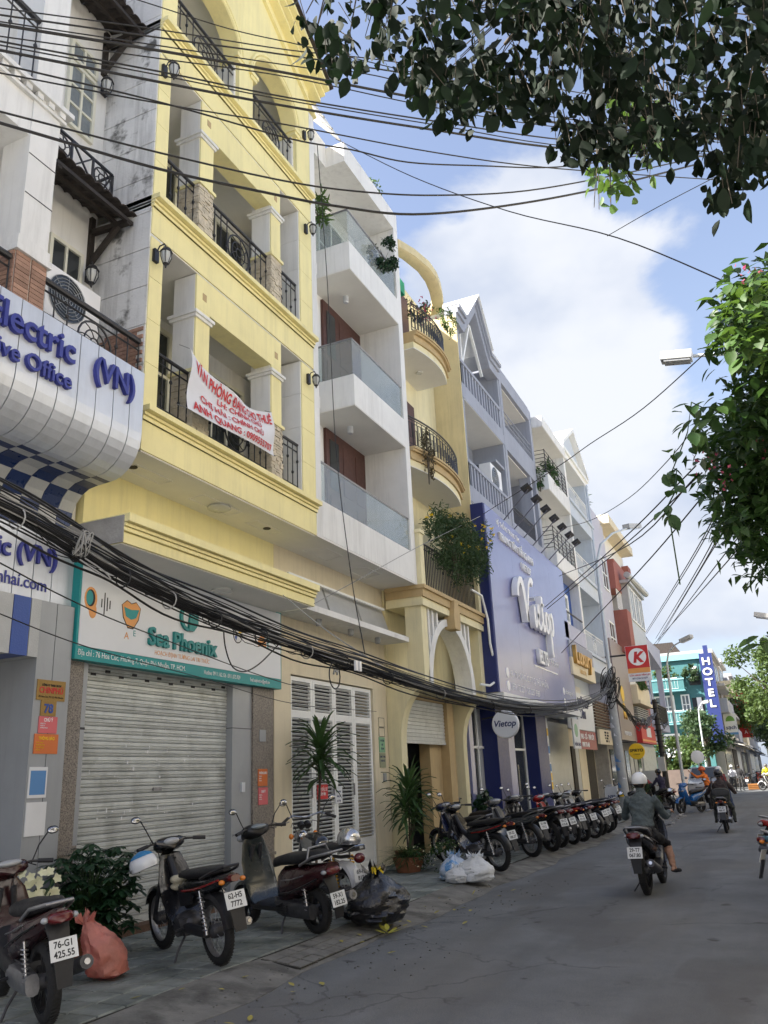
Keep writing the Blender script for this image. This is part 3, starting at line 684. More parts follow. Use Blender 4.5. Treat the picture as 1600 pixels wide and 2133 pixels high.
o = notice('number_plate', 'square brass house number plate reading 78 under the name plate', 6.54, 6.75, 2.41, 2.57, brass, [])
text('heading', '78', .125, (-6.883, 6.645, 2.445), panel_blue, o, .002, 'CENTER', bold=.004)
notice('notice', 'pink CHÚ Ý notice under the brass number plate', 6.53, 6.78, 2.235, 2.405, pink_p, ['KHÔNG ĐỂ XE', 'TRƯỚC CỬA', 'CẢM ƠN QUÝ KHÁCH'], ('CHÚ Ý', .05, white_p))
notice('notice', 'orange THÔNG BÁO notice below the pink notice on the pillar', 6.49, 6.81, 2.03, 2.228, orange_sign, ['Khu vực có camera', 'Không tụ tập, buôn bán', 'Giữ gìn vệ sinh chung', 'Xin cảm ơn'], ('THÔNG BÁO', .045, yellow_sign), ink=yellow_sign)
notice('poster', 'white and blue framed paper poster on the lower grey pillar', 6.46, 6.70, 1.60, 1.90, paper, [], None, border=paper_blue)
o = notice('paper_sheet', 'blank white paper sheet at the foot of the grey pillar', 6.46, 6.72, 1.24, 1.56, paper, [])

# ------------------------------------------------------------------ house 76: yellow
H76 = thing('yellow_house', 'four storey yellow house with white columns and iron balconies above the grey shutter', 'house', (-6.6, 9.1, 0))
YA, YB, XF = 7.05, 11.283, -6.18
b = MB(); b.box(-9.5,-7.4,YA+.25,YB,4.9,15.2); b.box(-9.5,-7.4,YA+.1,YB-.05,0.1,4.9); b.build('rear_wall', white_wall, H76)
b = MB(); b.box(-9.3,-7.0,YA,YB,4.26,5.41); b.box(-7.4,-7.0,YA,YB,3.2,4.26); b.build('lower_wall', yellow, H76)
# exposed side wall with grooved courses (faces the office)
z = 5.43
while z < 15.0:
    bx(-9.4, XF-.015, YA-.02, YA+.24, z+.006, z+.548).build('wall_course', stained_wall, H76); z += .554
bx(-9.4,XF-.03,YA+.0,YA+.22,5.43,15).build('side_wall', concrete, H76)
for r in range(19):
    zb = 6.05+r*.0545
    for k in range(3):
        link('brick', bm_side, H76, None, (-6.31-k*.205-(.1 if r % 2 else 0), YA-.022, zb))
fl = [(5.41,5.81),(8.41,8.83),(11.41,11.83)]
for z0, z1 in fl:
    b = MB(); b.box(-7.4,XF,YA,YB,z0+.02,z1); b.build('fascia', yellow, H76)
    b = MB()
    for a, c, pr in ((0,.045,.03),(.055,.09,.055),(.10,.17,.12)): b.box(-7.3,XF+pr,YA-.02,YB-.004,z1+a,z1+c)
    b.box(-7.3,XF-.0+.02,YA,YB,z1,z1+.1)
    b.build('cornice', yellow, H76)
    bx(-7.4,XF-.02,YA+.02,YB-.02,z0,z0+.019).build('soffit', soffit_m, H76)
# pattern on the lowest soffit and its lamp
sp = MB()
for yc, s in ((7.7,.35),(9.15,.45),(10.4,.35)):
    for a, c in (((-s,-s*.5),(s,-s*.5)),((s,-s*.5),(s,s*.5)),((s,s*.5),(-s,s*.5)),((-s,s*.5),(-s,-s*.5))):
        sp.bar((-6.62+a[1]*.6,yc+a[0],5.408),(-6.62+c[1]*.6,yc+c[0],5.408),.022,.016)
sp.build('ceiling_moulding', soffit_m, H76)
b = MB(); b.lathe([(.16,.0),(.17,-.03),(.12,-.055),(.02,-.07)], (-6.6,9.2,5.40)); b.build('ceiling_lamp', frost, H76)
b = MB()
for y in (7.4,10.45): b.lathe([(.06,.0),(.06,-.01)], (-6.6,y,5.405), n=12)
b.build('vent_hole', black_p, H76)
for zf, zs in ((5.98,8.41),(8.99,11.41)):
    # end piers with joints
    b = MB(); 
    zz = zf
    while zz < zs-.05:
        zt = min(zz+.60, zs); b.box(-6.5,XF,YA,7.29,zz+.006,zt); b.box(-6.5,XF,10.87,YB,zz+.006,zt); zz = zt
    b.build('pier', yellow, H76)
    zz = zf; b = MB()
    while zz < zs-.05:
        zt = min(zz+.60, zs); b.box(-6.95,XF-.02,10.845,10.868,zz+.006,zt); zz = zt
    b.build('pier_reveal', white_wall, H76)
    for y0, y1 in ((8.00,8.32),(9.92,10.22)):
        bx(-6.56,XF-.03,y0,y1,zf,zs-.02).build('column', white_wall, H76)
        bx(XF-.03,XF-.006,y0+.01,y1,zf+.95,zs-.53).build('column_face', yellow, H76)
        b = MB(); b.box(-6.60,XF+.02,y0-.03,y1+.03,zs-.70,zs-.655); b.box(-6.62,XF+.045,y0-.055,y1+.055,zs-.655,zs-.61); b.build('capital', white_wall, H76)
        b = MB(); b.box(-6.60,XF+.03,y0-.03,y1+.04,zf+.90,zf+.95); b.build('column_cap', yellow, H76)
        # split stone cladding of the base: uneven proud stones
        st = MB(); zz = zf+.03
        while zz < zf+.88:
            hh = R.uniform(.03,.055); yy = y0-.01
            while yy < y1:
                ww = R.uniform(.06,.15); st.box(XF-.05,XF+R.uniform(-.005,.018),yy,min(yy+ww,y1+.012)-.004,zz,zz+hh-.004); yy += ww
            xx = -6.56
            while xx < XF-.02:
                ww = R.uniform(.06,.15); st.box(xx,min(xx+ww,XF-.0)-.004,y0-R.uniform(.008,.026),y0+.02,zz,zz+hh-.004); xx += ww
            zz += hh
        st.build('stone_cladding', stone_m, H76, 0, 'stuff')
    # lintel beam between the columns, with square vent pockets
    b = MB(); b.box(-6.49,XF-.004,8.006,10.214,zs-.53,zs-.021); b.build('lintel', yellow, H76)
    for y in (8.19, 10.07): bx(XF-.02,XF-.001,y-.045,y+.045,zs-.36,zs-.25).build('vent_pocket', tan_trim, H76)
    fr = Fr((-6.27,0,0))
    railing(H76, fr, 7.31, 7.98, zf+.13, zf+.88, .17)
    railing(H76, fr, 8.34, 9.90, zf+.13, zf+.88, .15, circle=(9.12,.28))
    railing(H76, fr, 10.24, 10.84, zf+.13, zf+.88, .15)
    back = Fr((-7.4,0,0))
    window(H76, back, 8.05, 8.95, zf+.02, zf+2.25, 2, 3, frame_c, pane, .07, .06, name='balcony_door')
    window(H76, back, 9.5, 10.9, zf+1.45, zf+2.1, 3, 1, frame_c, pane, .07, .06)
    window(H76, back, 9.5, 10.9, zf+.02, zf+1.4, 3, 2, frame_c, pane, .07, .06, name='balcony_door')
    lantern(H76, (-6.165, 7.12, zf+2.1), 1.15, (1,0,0)); lantern(H76, (-6.165, 11.06, zf+2.12), 1.0, (1,0,0))
    bx(-7.35,-7.2,10.95,11.1,zf+1.35,zf+1.5).build('spot_lamp', iron, H76)
# third floor: arches
zf = 12.0
def arch_poly(y0, y1, zsp, zap, ztop, n=14):
    yc, r = (y0+y1)/2, (y1-y0)/2
    pts = [(y0, ztop), (y0, zsp)]
    for i in range(n+1):
        a = PI-PI*i/n; pts.append((yc+r*math.cos(a), zsp+(zap-zsp)*math.sin(a)))
    pts += [(y1, zsp), (y1, ztop)]
    out = []
    for p in pts:
        if not out or abs(p[0]-out[-1][0])+abs(p[1]-out[-1][1]) > 1e-5: out.append(p)
    return out
b = MB()
AP = (9.16, 15.85)
def rake(y): return 14.50+(1-abs(y-AP[0])/2.26)*(AP[1]-14.5)
for y0, y1 in ((YA,7.36),(8.95,9.35),(10.80,YB)): b.prism([(y0,zf),(y1,zf),(y1,rake(y1)),((y0+y1)/2,rake((y0+y1)/2)),(y0,rake(y0))], 'x', -6.48, XF)
for y0, y1 in ((7.36,8.95),(9.35,10.80)):
    poly = arch_poly(y0, y1, 13.12, 13.86, rake(y0)); poly[-1] = (y1, rake(y1)); b.prism(poly, 'x', -6.478, XF-.002)
b.build('arch_wall', yellow, H76)
b = MB()
for y0, y1 in ((7.36,8.95),(9.35,10.80)):
    yc, r = (y0+y1)/2, (y1-y0)/2
    for rr, pr in ((r+.03,.02),(r+.09,.035)):
        pts = [(XF+pr-.02, yc+rr*math.cos(PI-PI*i/16), 13.12+(.74+rr-r)*math.sin(PI-PI*i/16)) for i in range(17)]
        b.tube(pts, .03, 6)
    for y in (y0,y1): b.box(-6.5,XF+.05,y-.12,y+.12,13.05,13.12); b.box(-6.5,XF+.03,y-.09,y+.09,12.98,13.05)
b.build('archivolt', yellow, H76)
b = MB()
for sgn in (-1, 1):
    ye = AP[0]+sgn*2.34
    for off, t, pr in ((-.52,.05,.06),(-.16,.08,.16),(-.06,.07,.26),(.02,.09,.36)):
        za = lambda y: 14.55+(1-abs(y-AP[0])/2.26)*(AP[1]-14.5)+off
        vs_ = []
        for y in (AP[0], ye):
            for x, z in ((-6.6,0),(XF+pr,0),(XF+pr,t),(-6.6,t)): vs_.append((x,y,za(y)+z))
        b.add(vs_, [(0,1,2,3),(7,6,5,4),(0,4,5,1),(1,5,6,2),(2,6,7,3),(3,7,4,0)])
b.build('gable_cornice', yellow, H76)
b = MB()
for sgn in (-1,1):
    ye = AP[0]+sgn*2.4
    za = lambda y: 14.68+(1-abs(y-AP[0])/2.26)*(AP[1]-14.5)
    vs_ = [(x,y,za(y)+dz) for y in (AP[0],ye) for x, dz in ((-9.3,0),(XF+.42,0),(XF+.42,.05),(-9.3,.05))]
    b.add(vs_, [(0,1,2,3),(7,6,5,4),(0,4,5,1),(1,5,6,2),(2,6,7,3),(3,7,4,0)])
b.build('roof', roof_tile, H76)
for y in (7.36,8.95,9.35,10.80): pass
b = MB(); 
for y0, y1 in ((8.90,8.952),(10.74,10.803)): b.box(-6.9,-6.25,y0,y1,zf,13.0)
b.build('arch_reveal', white_wall, H76)
bx(-7.4,-6.5,YA+.25,YB-.02,14.0,14.06).build('soffit', soffit_m, H76)
fr = Fr((-6.27,0,0))
railing(H76, fr, 7.38, 8.93, zf+.12, zf+.86, .15, circle=(8.15,.27)); railing(H76, fr, 9.37, 10.78, zf+.12, zf+.86, .15, circle=(10.07,.27))
lantern(H76, (-6.165, 11.06, 13.2), 1.0)
window(H76, Fr((-7.4,0,0)), 7.8, 8.7, zf+.1, zf+1.9, 2, 3, frame_c, pane, .07, .06, name='balcony_door')
# canopy above the sign
b = MB(); b.box(-7.0,-6.2,6.82,11.13,4.242,4.52); b.build('canopy', yellow, H76)
b = MB()
for a, c, pr in ((4.24,4.36,.0),(4.37,4.41,.03),(4.42,4.455,.05),(4.465,4.56,.10)): b.box(-6.9,-6.17+pr,6.80,11.15,a,c)
b.build('canopy_cornice', yellow, H76)
bx(-6.98,-6.14,6.785,6.80,4.23,4.54).build('canopy_end', concrete, H76)
bx(-6.98,-6.2,6.84,11.1,4.225,4.238).build('soffit', soffit_m, H76)
b = MB(); b.lathe([(.14,0),(.15,-.03),(.04,-.05)], (-6.6,9.3,4.225)); b.build('ceiling_lamp', frost, H76)
# shop front: granite pilasters, jambs, shutter
for y0, y1 in ((6.94,7.20),(10.66,11.22)):
    b = MB(); b.box(-7.3,-6.97,y0,y1,1.10,3.18); b.box(-7.3,-6.94,y0-.02,y1+.03,1.02,1.10); b.box(-7.3,-6.955,y0-.01,y1+.01,.90,1.02); b.box(-7.3,-6.965,y0,y1,.1,.90)
    b.box(-7.3,-6.94,y0-.01,y1+.02,.66,.70); b.build('granite_pilaster', granite, H76)
    yc = (y0+y1)/2 if y0 > 8 else 7.09
    MB().prism([(yc-.13,.64),(yc+.13,.64),(yc,.16)], 'x', -6.97, -6.935).build('triangle_inlay', frame_w, H76)
b = MB(); b.box(-7.3,-6.985,7.20,7.28,.1,3.18); b.box(-7.3,-7.0,10.17,10.66,.1,3.18); b.build('jamb', silver_d, H76)
bx(-7.3,-6.982,7.19,7.285,2.30,2.325).build('jamb_joint', iron, H76); bx(-7.3,-6.996,10.165,10.655,2.42,2.43).build('jamb_joint', iron, H76)
bx(-7.002,-6.97,10.38,10.46,1.55,1.68).build('door_bell', silver, H76)
bx(-7.45,-7.3,7.1,10.4,.1,3.3).build('shutter_backing', iron, H76)
sm_ = MB(); p_ = [(0,0),(.022,.006),(.026,.02),(.012,.028),(.012,.034),(.026,.042),(.026,.076),(.012,.084),(.0,.084)]
sm_.prism(p_, 'y', -1.455, 1.455); slat_me = sm_.mesh('shutter_slat', shutter_m, (0,0,0), 30)
sh = MB(); sh.box(-7.16,-7.10,7.27,10.19,.16,.25); shp = sh.build('shutter', shutter_m, H76)
for i in range(34): link('slat', slat_me, shp, None, (-7.13, 8.73, .25+i*.0845))
b = MB()
for i in range(12): b.box(-7.106,-7.098,7.45+i*.235,7.53+i*.235,2.93+.05*(i % 2),2.96+.05*(i % 2))
b.build('slot', black_p, shp)
b = MB()
for i in range(46):
    y, z = R.uniform(7.5,9.6), R.choice([R.uniform(1.3,1.5),R.uniform(1.7,2.5)]); b.box(-7.105,-7.1015,y,y+R.uniform(.006,.03),z,z+R.uniform(.006,.05))
b.build('paint_fleck', paper, shp, 0, 'stuff')
bx(-7.11,-7.085,8.62,8.78,1.62,1.66).build('shutter_handle', alu, shp)
bx(-7.10,-7.082,8.55,8.66,1.50,1.53).build('keyhole_plate', iron, shp) if False else None
bx(-7.35,-6.9,7.2,10.65,.09,.17).build('sill', rust, H76)
for y0,z0,z1,m,t in ((10.78,1.62,1.86,orange_sign,'THÔNG BÁO'),(10.79,1.36,1.60,pink_p,'CHÚ Ý')):
    notice('notice', ('orange' if m == orange_sign else 'pink')+' notice sheet on the right granite pilaster of the shutter', y0, y0+.25, z0, z1, m, ['Không để xe','trước cửa','Xin cảm ơn'], (t,.045,white_p), x=-6.968)
bx(-6.972,-6.96,10.82,10.99,2.25,2.42).build('number_plate', silver_d, H76)
# main sign
sg = thing('shop_sign', 'long white Sea Phoenix sign with a teal address strip above the grey shutter', 'sign', (-6.97, 9.1, 3.2))
bx(-7.0,-6.86,6.935,11.28,3.04,4.24).build('sign_box', sign_teal, sg)
bx(-6.86,-6.852,6.965,11.25,3.19,4.22).build('sign_face', sign_white, sg)
sx_ = -6.85
text('lettering', 'Địa chỉ : 76 Hoa Cúc, Phường 7, Quận Phú Nhuận, TP. HCM.', .088, (-6.857,6.97,3.09), white_p, sg, .001, sx=.86)
text('lettering', 'Hotline: 0911.162.126  0911.075.929', .078, (-6.857,9.28,3.09), white_p, sg, .001, sx=.74)
text('lettering', 'Email: seaphoenix.vn@gmail.com', .072, (-6.857,10.40,3.09), white_p, sg, .001, sx=.55)
text('main_lettering', 'Sea Phoenix', .31, (sx_+.012,8.10,3.345), teal_letter, sg, .022, bold=.008, sx=.93)
text('slogan', 'HOẠCH ĐỊNH TƯƠNG LAI TRI THỨC', .078, (sx_,8.25,3.235), orange_p, sg, .001, sx=.86)
ey, ez = 8.88, 3.79
b = MB(); b.prism([(ey+.17*math.cos(a),ez+.18*math.sin(a)) for a in [PI*.5+PI*k/10 for k in range(11)]]+[(ey+.12*math.cos(a),ez+.14*math.sin(a)) for a in [PI*1.5-PI*k/10 for k in range(11)]], 'x', sx_, sx_+.03)
b.prism([(ey+.05,ez+.19),(ey+.20,ez+.05),(ey+.20,ez-.07),(ey+.11,ez-.17),(ey,ez-.17)], 'x', sx_, sx_+.035); b.build('emblem', teal_letter, sg)
def icon(parts):
    for pts, m, dx in parts: MB().prism(pts, 'x', sx_-.002, sx_+dx).build('printed_icon', m, sg)
def oval(y, z, ry, rz, n=16, a0=0, a1=2*PI): return [(y+ry*math.cos(a0+(a1-a0)*k/n), z+rz*math.sin(a0+(a1-a0)*k/n)) for k in range(n)]
iy, iz = -.25, -.12
def sh_(pts): return [(a+iy, c+iz) for a, c in pts]
icon([(sh_(oval(7.36,3.86,.10,.14)), orange_p, .001), (sh_(oval(7.40,3.73,.06,.09)), orange_p, .0015), (sh_(oval(7.355,3.87,.072,.10)), black_p, .002), (sh_(oval(7.34,3.87,.055,.085)), sign_teal, .0025)])
icon([(sh_([(7.53+k*.045,3.84-h),(7.545+k*.045,3.84-h),(7.545+k*.045,3.84+h),(7.53+k*.045,3.84+h)]), black_p, .001) for k, h in enumerate((.05,.13,.08,.05))])
iy, iz = -.36, -.14
icon([(sh_([(7.98,3.90),(8.07,3.97),(8.15,3.94),(8.23,3.97),(8.32,3.90),(8.29,3.75),(8.20,3.63),(8.10,3.63),(8.01,3.75)]), black_p, .001),
      (sh_([(7.99,3.90),(8.07,3.96),(8.15,3.93),(8.23,3.96),(8.31,3.90),(8.28,3.76),(8.20,3.645),(8.10,3.645),(8.02,3.76)]), orange_p, .0015),
      (sh_([(8.02,3.88),(8.15,3.86),(8.29,3.88),(8.24,3.77),(8.15,3.74),(8.06,3.77)]), sign_teal, .002)])
text('printed_icon', 'A', .12, (sx_,7.69,3.36), orange_p, sg, .001); text('printed_icon', 'E', .10, (sx_,7.84,3.41), sign_teal, sg, .001)
iy, iz = -.36, -.07
icon([(sh_(oval(10.42,3.80,.12,.13)), black_p, .001), (sh_(oval(10.42,3.80,.105,.115)), paper, .0015), (sh_([(10.42,3.80),(10.52,3.84),(10.47,3.90)]), yellow_sign, .002), (sh_([(10.42,3.80),(10.33,3.76),(10.38,3.70)]), panel_blue, .002)])
iy, iz = -.28, -.05
icon([(sh_([(10.88,3.68),(11.10,3.68),(11.10,3.78),(10.99,3.88),(10.88,3.78)]), orange_p, .001), (sh_([(11.14,3.66),(11.17,3.66),(11.17,3.85),(11.14,3.85)]), sign_teal, .001)])
# banner tied across the first balcony
bn = thing('banner', 'white sagging cloth banner with red lettering tied to the yellow balcony', 'banner', (-6.02, 8.65, 6.6))
TL, TR, BR_, BL_ = Vector((-6.03,7.70,7.03)), Vector((-6.03,9.66,6.92)), Vector((-6.0,9.74,6.24)), Vector((-6.0,7.66,6.16))
def bsurf(u, v):
    t = TL.lerp(TR, u); bt = BL_.lerp(BR_, u)
    t.z -= .27*math.sin(PI*u)**0.8*(1-.25*u); bt.z -= .05*math.sin(PI*u)+.02*math.sin(PI*2*u)
    p = bt.lerp(t, v); p.x += .035*math.sin(u*11+v*3)*v + .03*math.sin(u*5-v*6) + .05*math.sin(PI*u)
    return p
b = MB(); nu, nv = 44, 16
b.add([bsurf(i/nu, j/nv) for j in range(nv+1) for i in range(nu+1)], [(j*(nu+1)+i, j*(nu+1)+i+1, (j+1)*(nu+1)+i+1, (j+1)*(nu+1)+i) for j in range(nv) for i in range(nu)])
b.build('cloth', cloth, bn, 180)
def btext(s, size, u0, v0, w_, m=red_p, bold=.002):
    cuts = text_mesh(s, 1.0, 0, m, (1,0,0), (0,0,1), (0,0,0), bold=.028)
    xs = [v.co.x for v in cuts.vertices]; wid = max(xs)
    for v in cuts.vertices:
        q = bsurf(u0+v.co.x/wid*w_, v0+v.co.z*size); v.co = q + Vector((.012,0,0)) - org(bn)
    link('lettering', cuts, bn)
btext('VĂN PHÒNG ĐANG CHO THUÊ', .30, .05, .70, .92); btext('LH: CHÍNH CHỦ', .17, .30, .53, .52)
btext('CHỊ HẢI : CHÍNH CHỦ', .18, .12, .31, .70); btext('ANH QUANG : 0909555707', .22, .05, .06, .91)
for p in (TL, TR, BR_, BL_):
    MB().tube([p, p+Vector((-.12, .02 if p.y > 8.5 else -.06, .06))], .006, 4).build('tie_cord', cable_g, bn)

# ------------------------------------------------------------------ house 74: white with glass balconies
H74 = thing('white_house', 'white four storey house with glass balcony parapets and a white louvred gate', 'house', (-6.6, 13.4, 0))
YA, YB = 11.29, 15.55
b = MB(); b.box(-9.5,-7.2,YA+.004,YB-.004,5.47,13.99); b.box(-7.5,XF,YB-.23,YB,5.47,13.99); b.box(-7.5,XF,YA,YA+.18,5.47,13.99); b.build('wall', white_wall, H74)
b = MB(); b.box(-9.5,-7.0,YA,11.80,.1,5.42); b.box(-9.5,-7.0,14.92,YB,.1,5.42); b.box(-9.5,-7.0,11.80,14.92,3.34,5.42); b.build('ground_wall', cream, H74)
b = MB(); b.box(-7.0,-6.4,YA+.02,15.47,4.26,4.36); b.build('canopy', white_wall, H74)
for y in (12.2,13.4,14.55):
    MB().lathe([(.055,0),(.055,-.10),(.04,-.12)], (-6.68,y,4.26), n=12).build('spot_lamp', silver_d, H74)
b = MB()
for y in (11.6,12.9,14.2): b.prism([(-6.99,4.45),(-6.99,5.0),(-6.97,5.0),(-6.80,4.47)], 'y', y, y+1.22)
b.build('vent_hood', panel_pale, H74)
b = MB(); b.bar((-6.86,11.5,4.95),(-6.86,15.3,4.95),.04); b.build('vent_rail', frame_w, H74)
bx(-7.2,XF,YA+.002,YB-.002,5.42,5.456).build('soffit', soffit_m, H74)
sp = MB()
for yc in (12.3,13.9):
    pts = [(-.45,-.2),(.45,-.2),(.3,.2),(-.3,.2)]
    for i in range(4):
        a, c = pts[i], pts[(i+1) % 4]; sp.bar((-6.6+a[1],yc+a[0],5.416),(-6.6+c[1],yc+c[0],5.416),.02,.012)
sp.build('ceiling_moulding', soffit_m, H74)
b = MB(); b.box(-6.30,XF+.002,YA+.181,YB-.231,5.46,6.09); b.box(-7.2,-6.3,YA+.181,YB-.231,5.46,5.9); b.box(-6.3,XF+.002,YA+.001,YA+.18,5.44,5.47); b.box(-6.3,XF+.002,YB-.23,YB-.001,5.44,5.47); b.build('parapet', white_wall, H74)
def glass_balcony(y0, y1, zg0, zg1, side):
    bx(-6.225,-6.21,y0,y1,zg0-.1,zg1).build('glass_panel', glass_rail, H74)
    b = MB(); b.tube([(-6.217,y0,zg1),(-6.217,y1,zg1)], .022, 8)
    if side: b.tube([(-6.217,y0,zg1),(-7.15,y0,zg1)], .022, 8)
    b.build('handrail', alu, H74)
    if side: bx(-7.1,-6.23,y0-.007,y0+.008,zg0-.1,zg1).build('glass_panel', glass_rail, H74)
glass_balcony(YA+.18, YB-.24, 6.09, 6.80, False)
for zb in (8.41, 11.42):
    b = MB(); b.box(-6.30,XF,12.88,YB-.231,zb+.02,zb+.66); b.box(-7.2,-6.30,12.88,12.98,zb+.02,zb+.66); b.box(-7.2,-6.3,12.98,YB-.231,zb+.02,zb+.45); b.build('parapet', white_wall, H74)
    bx(-7.2,XF-.004,12.885,YB-.235,zb,zb+.019).build('soffit', soffit_m, H74)
    glass_balcony(12.90, YB-.24, zb+.66, zb+1.44, True)
    bx(-7.2,-6.92,YA+.18,12.88,zb+.1,zb+.35).build('ledge', white_wall, H74)
    MB().lathe([(.06,0),(.06,-.13),(.045,-.15)], (-6.72,13.75,zb), n=12).build('spot_lamp', silver, H74)
for zb in (5.9, 8.86):
    d = MB(); d.box(-7.2,-7.14,13.50,15.28,zb,zb+2.5); do = d.build('door', wood_red, H74)
    for k in range(3): bx(-7.142,-7.125,13.62+k*.58,14.04+k*.58,zb+.2,zb+1.1).build('door_panel', wood_red, do)
    for k in range(3): bx(-7.142,-7.128,13.64+k*.58,14.02+k*.58,zb+1.25,zb+2.3).build('pane' if k == 0 else 'door_panel', pane if k == 0 else wood_red, do)
window(H74, Fr((-7.2,0,0)), 13.4, 15.2, 12.0, 13.6, 3, 2, frame_w, pane_l, .06)
b = MB(); b.box(-7.5,XF,12.80,YB,14.0,14.50); b.box(-7.5,-6.62,YA,12.80,14.0,14.62); b.build('roof_slab', white_wall, H74)
for i in range(4):
    y0 = YA+.05+i*.36
    MB().prism([(-6.95,15.45),(-6.25,14.55),(-6.25,14.57),(-6.95,15.48)], 'y', y0, y0+.33).build('canopy_sheet', frame_w, H74)
b = MB()
for i in range(5): y0 = YA+.04+i*.36; b.bar((-6.95,y0,15.44),(-6.24,y0,14.53),.035)
b.build('canopy_rafter', concrete, H74)
# louvred gate: four leaves, real slats
gt = MB(); xg = -7.06
leaf_w = (14.90-11.82)/4
gb = MB()
for k in range(4):
    y0 = 11.82+k*leaf_w; y1 = y0+leaf_w
    for a, c in ((y0+.004,y0+.075),(y1-.075,y1-.004)): gb.box(xg-.03,xg+.02,a,c,.16,3.32)
    for z0, z1 in ((.16,.24),(.56,.66),(2.66,2.78),(3.25,3.32)): gb.box(xg-.028,xg+.018,y0+.075,y1-.075,z0,z1)
    gb.box(xg-.01,xg+.005,y0+.075,y1-.075,.24,.56)
gate = gb.build('gate', frame_w, H74)
lv = MB(); lv.prism([(-.018,-.008),(-.014,-.014),(.018,.010),(.014,.016)], 'y', -leaf_w/2+.075, leaf_w/2-.075); lv_me = lv.mesh('louvre_slat', frame_w, (0,0,0), 0)
for k in range(4):
    yc = 11.82+(k+.5)*leaf_w
    for j in range(33): link('slat', lv_me, gate, None, (xg, yc, .70+j*.0605))
    for j in range(8): link('slat', lv_me, gate, None, (xg, yc, 2.81+j*.0585))
bx(-7.5,-7.42,11.8,14.92,.1,3.4).build('gate_backing', iron, H74)
b = MB()
for k in range(1,4): b.box(xg+.02,xg+.035,11.82+k*leaf_w-.09,11.82+k*leaf_w-.06,1.4,1.6)
b.build('gate_handle', alu, gate)
text('house_number', '74', .20, (-6.995,13.25,3.47), silver_d, H74, .02, bold=.004)
for lab, y0, y1, z0, z1, m, t in (('red NO PARKING notice hung on the white louvred gate',12.66,13.02,1.37,1.60,red_p,['CẤM ĐẬU XE','CẢM ƠN']),('white torn paper notice on the white louvred gate',13.28,13.55,1.28,1.56,paper,['Thông báo','không để','rác ở đây'])):
    o = thing('notice', lab, 'notice', (xg+.05, y0, z0)); bx(xg+.034,xg+.042,y0,y1,z0,z1).build('board', m, o)
    for k, s in enumerate(t): text('lettering', s, .075 if m == red_p else .05, (xg+.043,(y0+y1)/2,z1-.10-k*.075), white_p if m == red_p else navy_p, o, .001, 'CENTER', sx=.7)
o = thing('sign_plates', 'column of green plates on the cream wall beside the white gate', 'sign', (-6.99,15.25,1.87))
for z0, z1, m, t in ((2.62,2.80,cream,None),(2.44,2.61,cream,None),(2.14,2.43,green_sign,['VP TƯ VẤN','LUẬT','ĐT: 0903']),(1.86,2.13,mat('olive_plate',(.28,.30,.20),.5,var=.06,bump=0),['CÔNG TY TNHH','74 HOA CÚC'])):
    bx(-6.998,-6.984,15.10,15.36,z0,z1).build('plate', m, o)
    if t is None:
        b = MB(); b.box(-6.984,-6.981,15.10,15.36,z0,z0+.008); b.box(-6.984,-6.981,15.10,15.36,z1-.008,z1); b.box(-6.984,-6.981,15.10,15.108,z0,z1); b.box(-6.984,-6.981,15.352,15.36,z0,z1); b.build('plate_border', iron, o)
    else:
        for k, s in enumerate(t): text('lettering', s, .055, (-6.983,15.23,z1-.085-k*.075), navy_p, o, .001, 'CENTER', sx=.6)
bx(-7.0,-6.96,15.24,15.32,1.6,1.76).build('door_bell', silver_d, H74)

# ------------------------------------------------------------------ house 72: ochre with round balconies and an arch
H72 = thing('ochre_house', 'ochre house with curved iron balconies and a white arch over its half open shutter', 'house', (-6.6, 17.6, 0))
b = MB(); b.box(-9.5,-6.95,15.55,18.9,3.36,14.0); b.box(-9.5,-6.97,18.9,19.6,3.36,14.0); b.box(-9.5,-8.6,15.55,19.6,.1,3.36); b.box(-9.5,-6.99,15.80,15.98,.1,3.36); b.build('wall', ochre_l, H72)
b = MB(); b.box(-9.5,XF,19.61,19.66,5.43,14.02); b.build('side_wall', ochre, H72)
b = MB(); b.box(-6.95,-6.25,18.82,19.6,8.2,14.3); b.build('side_wall', ochre, H72) if False else None
for y0, y1 in ((15.56,15.84),(19.24,19.50)):
    pts = [(-7.0,.1),(-6.72,.1),(-6.72,2.2)]
    for i in range(9): a = PI/2*i/8; pts.append((-6.72+.56*(1-math.cos(a)), 2.35+1.0*math.sin(a)))
    pts += [(-6.16,3.40),(-7.0,3.40)]
    MB().prism(pts, 'y', y0, y1).build('bracket_fin', ochre_l, H72, 50)
    bx(-6.5,-6.14,y0,y1+.02,3.40,5.0).build('pilaster', ochre_l, H72)
bx(-7.4,-6.85,18.62,19.02,.1,3.3).build('tan_pilaster', tan_trim, H72); bx(-7.4,-6.87,15.84,15.98,.1,3.36).build('tan_pilaster', tan_trim, H72)
b = MB(); b.box(-7.0,-6.9,15.98,18.62,3.26,3.40); b.build('shutter_box', tan_trim, H72)
sm_ = MB(); sm_.prism([(0,0),(.02,.006),(.02,.06),(.006,.066),(.006,.078),(0,.078)], 'y', -1.31, 1.31); slat2 = sm_.mesh('shutter_slat', shutter_m, (0,0,0), 30)
shp = bx(-6.97,-6.92,15.98,18.62,2.34,2.40).build('shutter', shutter_m, H72)
for i in range(11): link('slat', slat2, shp, None, (-6.95,17.3,2.40+i*.078))
b = MB(); b.box(-8.6,-8.5,15.98,19.0,.1,2.9); b.build('inner_door', wood_d, H72)
b = MB(); b.box(-7.3,-7.05,17.9,18.62,.1,2.6); b.build('inner_jamb', tan_trim, H72)
b = MB(); b.box(-8.6,-7.0,15.9,19.0,3.30,3.36); b.build('ceiling', wood_d, H72)
